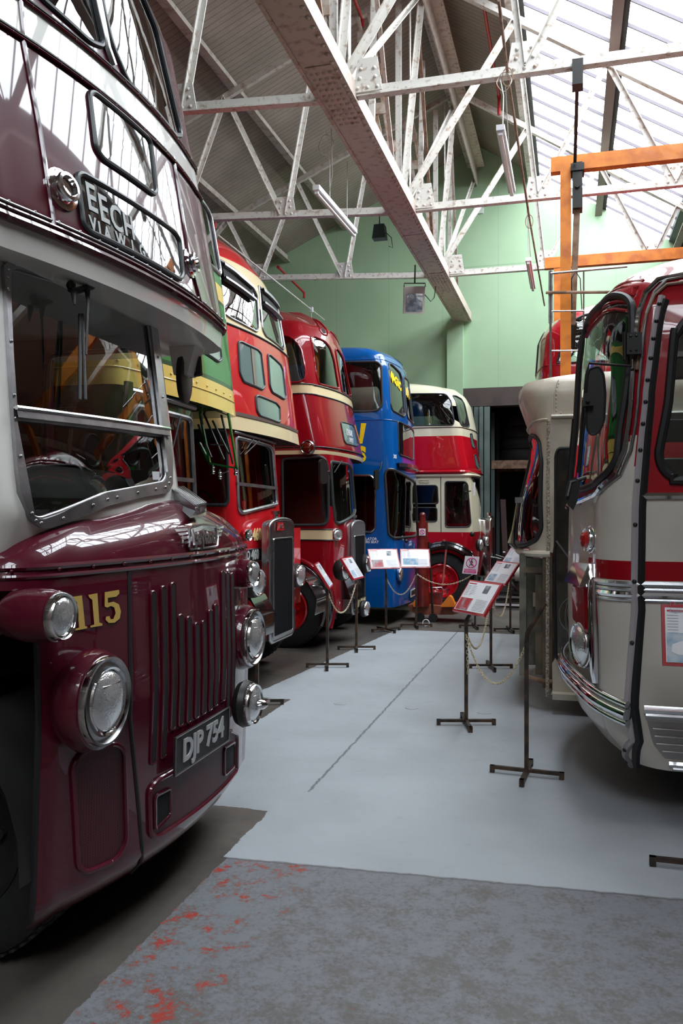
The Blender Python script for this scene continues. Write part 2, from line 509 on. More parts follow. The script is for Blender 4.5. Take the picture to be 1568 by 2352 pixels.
def room():
    # ---------------- floor
    m, nt, bs, pos, (x, y, z) = newmat('painted_concrete')
    n1 = noise(nt, pos, 1.4, 5); n2 = noise(nt, pos, 9, 8, .65); n3 = noise(nt, pos, 45, 4, .7); n4 = noise(nt, pos, 3.2, 8, .7)
    wob = (n2 - .5) * .10 + (n3 - .5) * .03
    xx = x + wob * .6; yy = y + wob * .6
    # light painted aisle
    e1 = -1.69; e2 = -3.3; e3 = -2.5; e4 = -2.92
    s1 = yy > 4.53; s2 = yy > 6.52; s3 = yy > 7.25
    edge = e1 + s1 * (e2 - e1) + s2 * (e3 - e2) + s3 * ((y - 7.25) * .1 + (e4 - e3))
    light = (xx > edge) * (yy > (x + 1.69) * .06 + 3.86) * (yy < 11.9)
    worn = (xx > (y * 0 - 1.67)) * (yy < (x + 1.69) * .06 + 3.86) * (xx < .52)
    bare = mixc(nt, n1.ss(.35, .7), (.075, .064, .055), (.115, .098, .083))
    bare = mixc(nt, n2.ss(.5, .75) * .5, bare, (.055, .05, .046))
    lt = mixc(nt, n1.ss(.3, .75), (.385, .41, .435), (.33, .35, .372))
    lt = mixc(nt, n2.ss(.58, .75) * .4, lt, (.25, .26, .27))
    lt = mixc(nt, (n3.ss(.72, .76)) * .8, lt, (.13, .11, .10))
    # worn forecourt: grey paint remains over concrete
    wf = (n4 * .30 + n2 * .35 + n3 * .35 + (y - 3.2) * -.03)
    wn = mixc(nt, wf.ss(.45, .58), (.185, .192, .21), (.125, .116, .108))
    wn = mixc(nt, n3.ss(.62, .7) * .6, wn, (.06, .052, .05))
    red1 = ((x + 1.62) * -1.3 + .62).mx(0) * 1.0
    rm = (n2 * .55 + n3 * .25 + n4 * .2 + red1.mn(.16) * .52).ss(.60, .68) * (x < -.3)
    wn = mixc(nt, rm, wn, (.36, .035, .02))
    cr = noise(nt, pos, 5.5, 10, .75)
    wn = mixc(nt, ((cr - .5).ab().ss(.006, .0)) * .6, wn, (.04, .035, .03))
    c = mixc(nt, worn, bare, wn); c = mixc(nt, light, c, lt)
    # expansion joint running down the aisle and cross joint at the paint edge
    jx = (x + 1.57 + (n2 - .5) * .05).ab().ss(.014, .004) * (y > 4.9) * n3.ss(.3, .45)
    c = mixc(nt, jx * .7, c, (.05, .045, .04))
    j2 = (y - 3.86 - (x + 1.69) * .06 + (n2 - .5) * .04).ab().ss(.016, .004)
    c = mixc(nt, j2 * .6 * (x > -1.7), c, (.05, .04, .035))
    nt.links.new(c, bs.inputs['Base Color'])
    rg = (n2 * .25 + .38); nt.links.new(rg.k, bs.inputs['Roughness'])
    b = nt.nodes.new('ShaderNodeBump'); b.inputs['Strength'].default_value = .25; b.inputs['Distance'].default_value = .006
    h = n2 * .6 + n3 * .4; nt.links.new(h.k, b.inputs['Height']); nt.links.new(b.outputs[0], bs.inputs['Normal'])
    g = G(); g.box(-12.0, 9.0, -6.0, 22.5, -.2, 0)
    struct(g.build('floor', m, smooth=False))
    # ---------------- end wall: green panels
    mg, nt, bs, pos, (x, y, z) = newmat('green_wall_panels')
    n1 = noise(nt, pos, .8, 4); n2 = noise(nt, pos, 14, 5)
    c = mixc(nt, n1.ss(.3, .7), (.345, .49, .315), (.30, .44, .275))
    jl = (x + .3).pp(.61).ab().ss(.012, .0) * .35 + (z - 7.1).ab().ss(.02, .004) * .35
    c = mixc(nt, jl, c, (.12, .2, .13))
    c = mixc(nt, n2.ss(.66, .74) * .3, c, (.24, .36, .26))
    nt.links.new(c, bs.inputs['Base Color']); bs.inputs['Roughness'].default_value = .6
    RZ = 9.75; RX = -1.98
    def roofz(x): return RZ - .451 * (RX - x) if x < RX else RZ - .61 * (x - RX)
    # wall as polygon ring around the door opening x -2.17..2.5, z 0..4.07
    g = G()
    def slab(pts, d=.25): g.poly([(x, 18.3, z) for x, z in pts], (0, d, 0))
    slab([(-12, 0), (-2.17, 0), (-2.17, 4.4), (-2.17, roofz(-2.17)), (-12, roofz(-12))])
    slab([(-2.17, 4.40), (2.5, 4.40), (2.5, roofz(2.5)), (RX, RZ), (-2.17, roofz(-2.17))])
    slab([(2.5, 0), (7.5, 0), (7.5, roofz(7.5)), (2.5, roofz(2.5))])
    struct(g.build('wall_far', mg, smooth=False))
    # pilaster and lintel
    g = G(); g.box(-2.62, -2.27, 18.14, 18.3, 0, 5.9); struct(g.build('trim_1', mg, smooth=False))
    mb = mat('brown_lintel', (.060, .042, .038), .5, 0, 0, .1, 30, .3, 3)
    g = G(); g.box(-2.27, 2.5, 18.2, 18.55, 4.02, 4.42).box(-2.27, -2.13, 18.2, 18.5, 0, 4.05)
    struct(g.build('trim_2', mb, smooth=False))
    # back store behind the opening
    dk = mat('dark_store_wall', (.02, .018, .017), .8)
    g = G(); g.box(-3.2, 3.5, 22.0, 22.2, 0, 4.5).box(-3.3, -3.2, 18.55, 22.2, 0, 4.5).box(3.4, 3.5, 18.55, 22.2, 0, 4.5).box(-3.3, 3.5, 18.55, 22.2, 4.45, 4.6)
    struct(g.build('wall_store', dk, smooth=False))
    # side and rear walls
    wm = mat('side_wall_paint', (.20, .17, .15), .7, 0, 0, .1, 20, .3, 1)
    g = G(); g.box(-12.2, -12, -6, 18.55, 0, roofz(-12) + .1); struct(g.build('wall_left', wm, smooth=False))
    g = G(); g.box(7.5, 7.7, -6, 18.55, 0, roofz(7.5) + .1); struct(g.build('wall_right', wm, smooth=False))
    g = G(); g.poly([(-12, -6, 0), (7.5, -6, 0), (7.5, -6, roofz(7.5)), (RX, -6, RZ), (-12, -6, roofz(-12))], (0, -.2, 0))
    struct(g.build('wall_rear', wm, smooth=False))
    # ---------------- roof boarding
    mr, nt, bs, pos, (x, y, z) = newmat('roof_boarding')
    n1 = noise(nt, pos, .7, 5, .6); n2 = noise(nt, pos, 10, 5, .6, (.4, 3, .4))
    c = mixc(nt, n1.ss(.3, .7), (.38, .325, .275), (.26, .215, .18))
    c = mixc(nt, n2.ss(.5, .75) * .4, c, (.17, .14, .12))
    gr = y.pp(.055).ss(.008, .001)
    c = mixc(nt, gr * .75, c, (.05, .04, .035))
    nt.links.new(c, bs.inputs['Base Color']); bs.inputs['Roughness'].default_value = .75
    def strip(name, x0, x1, mt, y0=-6, y1=18.3, dz=0, th=.12):
        g = G(); a, b = roofz(x0) + dz, roofz(x1) + dz
        g.poly([(x0, y0, a), (x1, y0, b), (x1, y0, b + th), (x0, y0, a + th)], (0, y1 - y0, 0)); return struct(g.build(name, mt, smooth=False))
    strip('ceiling_left', -12.2, RX, mr); strip('ceiling_ridge', RX, -.66, mr); strip('ceiling_right', 2.02, 7.7, mr); strip('ceiling_shade_bay', -.66, 2.02, mr, -.5, 4.4)  # last strip: unseen boarded bay, added to cut skylight over the foreground
    # dark lead flashings each side of the glazing
    fl = mat('dark_flashing', (.03, .035, .035), .6)
    # ---------------- skylight: bars and glass
    sk = thing('window_1', (.7, 6, roofz(.7)), None, None); sk['kind'] = 'structure'
    g = G()
    for x0, x1 in ((-.66, .56), (.70, 2.02)):
        a, b = roofz(x0) + .06, roofz(x1) + .06
        g.add([(x0, 4.4, a), (x1, 4.4, b), (x1, 18.3, b), (x0, 18.3, a)], [(0, 1, 2, 3)])
        g.add([(x0, -6, a), (x1, -6, b), (x1, -.5, b), (x0, -.5, a)], [(0, 1, 2, 3)])
    g.build('skylight_pane', M['skyglass'], sk, smooth=False)
    bar = mat('glazing_bar', (.10, .085, .10), .5, .3)
    g = G(); y = -5.9
    while y < 18.3:
        for x0, x1 in ((-.66, .56), (.70, 2.02)):
            if -.5 < y < 4.4: continue
            g.beam((x0, y, roofz(x0) + .02), (x1, y, roofz(x1) + .02), .022, .045)
        y += .56
    g.build('glazing_bar', bar, sk, smooth=False)
    g = G()
    for xc, w in ((-.72, .16), (.63, .18), (2.03, .14)): 
        g.poly([(xc - w / 2, 4.4, roofz(xc - w / 2) - .03), (xc + w / 2, 4.4, roofz(xc + w / 2) - .03), (xc + w / 2, 4.4, roofz(xc + w / 2) + .1), (xc - w / 2, 4.4, roofz(xc - w / 2) + .1)], (0, 13.9, 0))
    g.build('flashing', fl, sk, smooth=False)
    return roofz
roofz = room()

# ---------------------------------------------------------------- trusses, girder, purlins
NL = [(-4.05, 5.97), (-5.75, 5.97), (-7.45, 5.97), (-9.2, 5.97)]
def rz(x): return 9.28 - .43 * (-1.98 - x) if x < -1.98 else 9.28 - .645 * (x + 1.98)
def tz(x): return 5.97 if x > -2.3 else 5.95 + (-2.3 - x) * .062
def gusset(g, x, y, z, w=.34, h=.26, dy=-.02):
    g.poly([(x - w / 2, y + dy, z - .04), (x + w / 2, y + dy, z - .04), (x + w / 2 - .05, y + dy, z + h), (x - w / 2 + .05, y + dy, z + h)], (0, -.014, 0))
    for dx, dz in ((-.10, .0), (0, .0), (.10, .0), (-.08, .10), (.08, .10), (-.07, .19), (.07, .19)):
        g.rivet((x + dx, y + dy - .014, z + dz), (0, -1, 0), .021)
def lbar(g, p, q, w=.075):
    """double angle strut: flat face plus outstanding leg"""
    p, q = Vector(p), Vector(q); g.beam(p, q, w, .014, up=(0, 1, 0)); d = (q - p).normalized(); n = d.cross(Vector((0, 1, 0))).normalized()
    g.beam(p + n * (w / 2 - .006) - Vector((0, .03, 0)), q + n * (w / 2 - .006) - Vector((0, .03, 0)), .012, .06, up=(0, 1, 0))
TR = [('nearest', 8.2), ('second', 11.55), ('far', 14.9), ('overhead', 4.85), ('entrance', 1.5), ('rear', -1.85), ('rearmost', -5.2)]
where = {'nearest': 'white painted roof truss nearest the camera, its tie beam high at the top',
         'second': 'white painted roof truss in the middle, with a floodlight bracket',
         'far': 'white painted roof truss closest to the green end wall'}
for nm, y in TR:
    t = thing('roof_truss', (-2.3, y, 5.9), where.get(nm, 'white painted roof truss above and behind the camera, out of the photo'), 'truss', 'roof trusses across the hall')
    Z = 5.97
    g = G()
    for x0, x1 in ((-11.9, -2.45), (-2.1, 7.4)):
        zz = tz(x0)
        g.beam((x0, y, zz), (x1, y, Z), .10, .012)
        for s_ in (-1, 1): g.beam((x0, y + s_ * .012, zz + .05), (x1, y + s_ * .012, Z + .05), .012, .10)
    g.build('tie_beam', M['steel'], t, smooth=False)
    g = G()
    for x0, x1 in ((-11.9, -1.98), (-1.98, 7.4)):
        if x0 < -3:
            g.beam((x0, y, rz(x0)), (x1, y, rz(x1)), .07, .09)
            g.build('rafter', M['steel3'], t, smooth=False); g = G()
        else:
            g.beam((x0, y, rz(x0)), (x1, y, rz(x1)), .10, .09); g.build('rafter', M['steel'], t, smooth=False)
    webs = [((-2.3, Z + .1), (-.72, rz(-.72))), ((-.72, rz(-.72)), (-.45, Z + .06)), ((-.40, Z + .06), (.47, rz(.47))), ((.47, rz(.47)), (1.28, Z + .06)),
            ((1.36, Z + .06), (1.75, rz(1.75))), ((1.75, rz(1.75)), (3.0, Z + .06)), ((3.1, Z + .06), (3.05, rz(3.05))),
            ((-4.02, tz(-4) + .06), (-3.55, rz(-3.55))), ((-4.1, tz(-4) + .06), (-5.0, rz(-5.0))), ((-5.7, tz(-5.7) + .06), (-5.0, rz(-5.0))), ((-5.8, tz(-5.7) + .06), (-6.4, rz(-6.4))),
            ((-7.4, tz(-7.4) + .06), (-6.4, rz(-6.4))), ((-7.5, tz(-7.5) + .06), (-7.9, rz(-7.9))), ((-2.3, Z + .1), (-2.0, 9.2))]
    for (p, q) in webs:
        g = G(); lbar(g, (p[0], y, p[1]), (q[0], y, q[1]), .085 if abs(p[0] + 2.3) < .1 else .07); g.build('strut', M['steel'], t, smooth=False)
    # battened double strut leaning away from the girder
    g = G()
    for dx in (0, .17):
        g.beam((-2.42 + dx * .5, y - .03, Z + .1), (-2.95 + dx, y - .03, rz(-2.95)), .05, .05)
    for k in (.3, .5, .7, .88):
        p = Vector((-2.42, y - .06, Z + .1)).lerp(Vector((-2.95, y - .06, rz(-2.95))), k); g.box(p.x - .06, p.x + .2, p.y - .01, p.y + .01, p.z - .08, p.z + .08)
    g.build('battened_strut', mat('rust_streaked_paint', (.47, .41, .36), .6, 0, 0, .2, 40, .5, 7, vcol=(.30, .17, .10)), t, smooth=False)
    for x in (-.43, 1.32, 3.05, -4.05, -5.75, -7.45):
        g = G(); gusset(g, x, y, tz(x) + .05); g.build('gusset_plate', M['steel'], t)
    g = G(); gusset(g, -1.98, y - .03, Z + .06, .30, .30); gusset(g, -2.32, y - .05, Z + .06, .22, .38)
    g.build('gusset_plate', M['steel'], t)
# valley girder with riveted bottom plate
t = thing('valley_girder', (-2.28, 6, 5.9), 'long riveted steel girder running overhead down the aisle to the end wall', 'girder')
BPL = G(); BPL.box(-2.47, -2.09, -5.95, 18.28, 5.90, 5.925)
g = G(); 
for x in (-2.455, -2.115): g.box(x - .012, x + .012, -5.95, 18.28, 5.925, 6.10)
g.box(-2.47, -2.43, -5.95, 18.28, 5.885, 5.90); g.build('edge_angle', M['steel2'], t, smooth=False)
g = BPL; y = 4.6
while y < 18.2:
    for x in (-2.445, -2.13): g.rivet((x, y, 5.898), (0, 0, -1), .023)
    y += .145
for yc in (8.0, 15.0):
    for i in range(11):
        for x in (-2.37, -2.31, -2.25, -2.19): g.rivet((x, yc - .5 + i * .105, 5.889), (0, 0, -1), .022)
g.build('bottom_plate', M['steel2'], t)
for yc in (8.0, 15.0, 12.3):
    g = G(); g.box(-2.40, -2.14, yc - .62, yc + .62, 5.889, 5.90) if yc != 12.3 else g.box(-2.47, -2.09, yc - .006, yc + .006, 5.893, 5.90)
    g.build('splice_plate', M['steel2'], t, smooth=False)
# longitudinal lattice above girder
ys = [-5.2, -1.85, 1.5, 4.85, 8.2, 11.55, 14.9, 18.25]
for i in range(len(ys) - 1):
    for dx, z1 in ((0, 9.1),):
        g = G(); g.beam((-2.25, ys[i], 6.1), (-2.05, ys[i + 1] - .1, 8.95), .012, .09); g.beam((-2.22, ys[i], 6.1), (-2.02, ys[i + 1] - .1, 8.95), .06, .012)
        g.build('lattice_bar', M['steel'], t, smooth=False)
    g = G(); g.beam((-2.36, ys[i] + .02, 6.05), (-2.36, ys[i] + .02, 9.0), .08, .06); g.beam((-2.20, ys[i] + .05, 6.05), (-2.20, ys[i] + .05, 9.15), .012, .09)
    g.build('lattice_post', M['steel'], t, smooth=False)
    ym = (ys[i] + ys[i + 1]) / 2
    g = G(); g.beam((-2.36, ym, 6.05), (-2.30, ym, 9.0), .075, .05); g.build('lattice_post', M['steel'], t, smooth=False)
    g = G(); g.beam((-2.38, ys[i + 1], 6.1), (-2.1, ys[i], 9.0), .05, .05); g.build('lattice_bar', M['rust'] if i % 2 else M['steel2'], t, smooth=False)
# ridge beam
t = thing('ridge_beam', (-1.98, 6, 9.2), 'riveted steel ridge plates running under the roof ridge', 'beam')
g = G(); g.box(-2.16, -1.80, -6, 18.1, 9.20, 9.24).box(-2.0, -1.96, -6, 18.3, 9.24, 9.7)
y = 9
while y < 18:
    for x in (-2.13, -1.83): g.rivet((x, y, 9.198), (0, 0, -1), .016)
    y += .15
g.build('plate', M['steel2'], t)
g = G(); g.box(-1.99, -1.97, -6, 18.3, 8.85, 9.2); g.build('web', M['steel2'], t, smooth=False)
# purlins
for x, lab in ((-3.5, 'highest purlin beneath the left roof slope'), (-5.0, 'steel angle purlin midway down the left roof slope'), (-6.4, 'steel angle purlin low on the left roof slope'), (-7.9, 'lowest steel purlin on the left roof slope, above the buses'),
               (-.78, 'pale purlin along the top edge of the skylight'), (.60, 'brown purlin down the middle of the skylight'), (2.1, 'purlin along the bottom edge of the skylight'), (4.4, 'purlin low on the right roof slope, beyond the photo edge')):
    g = G(); z = roofz(x); s = 1 if x < -2 else -1
    g.beam((x, -5.95, z - .13), (x, 18.28, z - .13), .07, .16); g.beam((x + .05 * s, -5.95, z - .21), (x + .05 * s, 18.28, z - .21), .11, .015)
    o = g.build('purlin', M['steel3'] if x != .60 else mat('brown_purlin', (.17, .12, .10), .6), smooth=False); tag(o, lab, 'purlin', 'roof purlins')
# red sprinkler pipes
for i, (pts, lab) in enumerate([([(-1.2, 6.0, 9.05), (-1.2, 14.6, 8.95), (-1.2, 14.6, 8.75)], 'red pipe running under the roof beside the ridge'),
                    ([(-6.55, 8, 7.45), (-6.55, 14.0, 7.45), (-6.55, 14.6, 7.25)], 'red pipe high on the left under the roof boards'),
                    ([(-6.2, 17.2, 7.1), (-5.9, 18.1, 6.75)], 'short red pipe end against the green wall'),
                    ([(-2.9, 5.0, 9.0), (-2.9, 11.6, 8.85)], 'red pipe threading between the girder struts')]):
    g = G(); g.tube(pts, .025, 10); p = pts[-1]; g.tube([p, (p[0], p[1], p[2] - .12)], .03, 8)
    for q in pts[:-1]: g.lathe(q, (0, 1, 0), [(.0, -.04), (.036, -.04), (.036, .04), (0, .04)], 10)
    tag(g.build('red_pipe', mat('red_pipe_paint', (.38, .02, .02), .4)), lab, 'pipe')
# ================================================================ shared vehicle pieces
def flat(sh, g, poly, off=.006, mi=0):
    tri = tessellate_polygon([[Vector((p[0], p[1], 0)) for p in poly]]); o = len(g.v)
    g.v += [tuple(sh.S(p[0], p[1], off)) for p in poly]
    for t in tri: g.f.append(tuple(o + i for i in t)); g.m.append(mi)
    return g

def add_windows(sh, polys, parent, glass, seal_r=.016, seal=None, name='window', seal_off=.002, label=None):
    for i, pl in enumerate(polys):
        g = G(); sh.patch(g, pl, off=-.004, rings=4)
        o = g.build(name, glass, parent)
        g = G(); sh.ring(g, pl, seal_r, off=seal_off, n=8); g.build('window_seal', seal or M['gasket'], o)
        if label: o['label'] = label[i] if isinstance(label, list) else label

def tr(sh, pts, r=.06, guess=None):
    return rnd(sh.trace(pts, guess), r)

def lining(sh, step, holes, parent, **k):
    g = sh.grid(step, holes, off=-.05, **k); g.build('interior_lining', M['inside'], parent)

def wheel(parent, a, b, side, r=.50, w=.26, hub=None, nuts=8):
    """side: -1 outer face towards -Y, +1 towards +Y"""
    g = G(); ax = (0, side, 0)
    prof = [(r * .60, -w * .5), (r * .86, -w * .5), (r * .97, -w * .42), (r, -w * .25), (r, w * .25), (r * .97, w * .42), (r * .90, w * .5), (r * .66, w * .52), (r * .60, w * .40), (r * .60, -w * .5)]
    g.lathe((a, b, r), ax, prof, 48)
    for k in range(60):
        t = 2 * PI * k / 60
        for s_ in (-1, 1): g.beam(Vector((a + math.cos(t) * (r - .004), b + s_ * w * .40, r + math.sin(t) * (r - .004))), Vector((a + math.cos(t + .05) * (r - .002), b + s_ * w * .12, r + math.sin(t + .05) * (r - .002))), .02, .012, up=(math.cos(t), 0, math.sin(t)))
    o = g.build('wheel', M['tyre'], parent)
    g = G(); g.lathe((a, b, r), ax, [(r * .61, w * .44), (r * .57, w * .48), (r * .52, w * .36), (r * .44, w * .22), (r * .26, w * .16), (r * .24, w * .30), (r * .18, w * .38), (r * .10, w * .42), (0, w * .43)], 40)
    for k in range(nuts):
        t = 2 * PI * k / nuts; g.cyl((a + math.cos(t) * r * .35, b + side * w * .18, r + math.sin(t) * r * .35), (a + math.cos(t) * r * .35, b + side * w * .30, r + math.sin(t) * r * .35), .022, 6)
    g.build('wheel_rim', hub or M['dark'], o)
    return o

def lamp(parent, c, ax, r, body=None, back=.0, name='headlamp', lens=None, housing_r=1.12, wide=False):
    """round lamp: chrome rim, domed fluted lens, optional painted housing. wide: broad flat rim round a smaller lens"""
    c = Vector(c); ax = Vector(ax).normalized(); q = .68 if wide else .84
    g = G(); g.lathe(c, ax, [(0, -.02), (r * q * .96, -.02), (r * q, .0), (r * q * .92, .008 + r * .03), (r * q * .6, .012 + r * .10), (r * q * .3, .014 + r * .13), (0, .014 + r * .14)], 36)
    o = g.build(name, lens or M['lens'], parent)
    if r > .09:
        u = Vector((0, 0, 1)); s_ = ax.cross(u).normalized()
        for k in range(3):
            yy = r * q * (.55 - .2 * k); pts = []
            for i in range(9):
                t = (i / 8 - .5) * 1.5; hh = 1 - ((yy * yy + (r * q * .7 * t) ** 2) / (r * q) ** 2); pts.append(c + u * yy + s_ * (r * q * .7 * t) + ax * (.012 + r * .13 * max(.05, hh)))
            gg = G(); gg.tube(pts, r * .02, 5); gg.build('lens_flute', M['chrome'], o)
    g = G()
    if wide: g.lathe(c, ax, [(r * q, -.01), (r * q * 1.02, .012), (r * q * 1.10, .016), (r * q * 1.14, .002), (r * .86, -.004), (r * .92, .010), (r * .97, .010), (r * 1.0, -.008), (r * .98, -.03)], 48, mi=[0, 0, 0, 1, 1, 0, 0, 0])
    else: g.lathe(c, ax, [(r * q, -.005), (r * q * 1.02, .010), (r * .93, .016), (r * 1.0, .006), (r * 1.01, -.01), (r * .98, -.03)], 40)
    g.build('lamp_rim', [M['chrome'], M['chromedull']], o)
    if back:
        g = G(); g.lathe(c, ax, [(r * .98, -.012), (r * 1.06, -.016), (r * housing_r, -.04), (r * housing_r * 1.02, -back * .45), (r * housing_r * .9, -back * .75), (r * .5, -back), (0, -back * 1.02)], 36)
        g.build('lamp_housing', body, o)
    return o

def seats(parent, a0, a1, b0, b1, z, n, sgn=-1):
    for i in range(n):
        a = a0 + (a1 - a0) * i / max(1, n - 1)
        for (s0, s1) in ((b0, b0 + .80), (b1 - .80, b1)):
            g = G(); g.poly([(a, s0, z + .42), (a - .42, s0, z + .40), (a - .42, s0, z + .30), (a, s0, z + .30)], (0, s1 - s0, 0))
            g.poly([(a - .38, s0, z + .42), (a - .47, s0, z + .98), (a - .53, s0, z + .98), (a - .46, s0, z + .40)], (0, s1 - s0, 0))
            o = g.build('seat', M['seat'], parent, smooth=False)
            g = G(); g.tube([(a - .49, s0 + .03, z + .9), (a - .50, s0 + .03, z + 1.0), (a - .50, s0 + .12, z + 1.05), (a - .50, s1 - .12, z + 1.05), (a - .50, s1 - .03, z + 1.0), (a - .49, s1 - .03, z + .9)], .012, 6)
            g.build('grab_rail', M['seatframe'], o)

def mirror(parent, c, w, h, ax=(1, 0, 0), arm=None, name='mirror'):
    c = Vector(c); g = G(); ax = Vector(ax).normalized(); s_ = ax.cross(Vector((0, 0, 1))).normalized()
    pts = rnd([(-w / 2, -h / 2), (w / 2, -h / 2), (w / 2, h / 2), (-w / 2, h / 2)], w * .4)
    g.poly([c + s_ * p[0] + Vector((0, 0, p[1])) for p in pts], ax * .03)
    o = g.build(name, M['blackmetal'], parent)
    g = G(); g.poly([c - ax * .002 + s_ * p[0] * .88 + Vector((0, 0, p[1] * .92)) for p in pts], -ax * .002); g.build('mirror_glass', M['chrome'], o)
    if arm: gg = G(); gg.tube(arm, .011, 8); gg.build('mirror_arm', M['blackmetal'], parent)
    return o

def wiper(parent, p, q, piv=None):
    g = G(); g.tube([p, q], .007, 6); p_, q_ = Vector(p), Vector(q)
    o = g.build('wiper_blade', M['rubber'], parent)
    if piv:
        g = G(); g.tube([piv, p_.lerp(q_, .5) + Vector((.015, 0, 0))], .006, 6); g.ball(piv, .022, 6); g.build('wiper_arm', M['chromedull'], parent)

def plate(parent, sh, ctr, text, w, h, tw, off=.012, fg=None, bg=None, frame=None, size=None):
    """number plate lying on the shell at (p,v)"""
    e = .02; O = sh.S(ctr[0], ctr[1], off); X = (sh.S(ctr[0] + e, ctr[1]) - sh.S(ctr[0] - e, ctr[1])).normalized(); Y = (sh.S(ctr[0], ctr[1] + e) - sh.S(ctr[0], ctr[1] - e)).normalized()
    return plate_f(parent, O, X, Y, text, w, h, fg, bg, frame, size)

def plate_f(parent, O, X, Y, text, w, h, fg=None, bg=None, frame=None, size=None, sx=1.0):
    O, X, Y = Vector(O), Vector(X).normalized(), Vector(Y).normalized(); Z = X.cross(Y)
    g = G(); c = [O + X * (sx_ * w / 2) + Y * (sy * h / 2) for sx_, sy in ((-1, -1), (1, -1), (1, 1), (-1, 1))]
    g.poly(c, -Z * .008); o = g.build('number_plate', bg or M['rubber'], parent, smooth=False)
    g = text_g(text, size or h * .95, (O + Z * .004, X, Y), .006, .004, sx=sx); g.build('plate_letters', fg or M['white'], o, smooth=False)
    if frame:
        g = G(); g.tube([p + Z * .002 for p in c], .005, 6, closed=True); g.build('plate_border', frame, o)
    return o
# ================================================================ bus 115 (maroon, nearest left)
M['maroon'] = paint('maroon_paint', (.088, .005, .016), .35, 1, .15)
M['maroon_d'] = paint('maroon_trim', (.07, .006, .016), .3)
M['offwhite'] = paint('off_white_paint', (.76, .74, .69), .35)
M['mesh'] = None
m, nt, bs, pos, (x, y, z) = newmat('maroon_mesh_grille')
c = mixc(nt, (y * 1.0).pp(.0065).ss(.0035, .0045).mn(z.pp(.005).ss(.0022, .0032)), (.075, .008, .016), (.004, .002, .002))
nt.links.new(c, bs.inputs['Base Color']); bs.inputs['Roughness'].default_value = .5; M['mesh'] = m

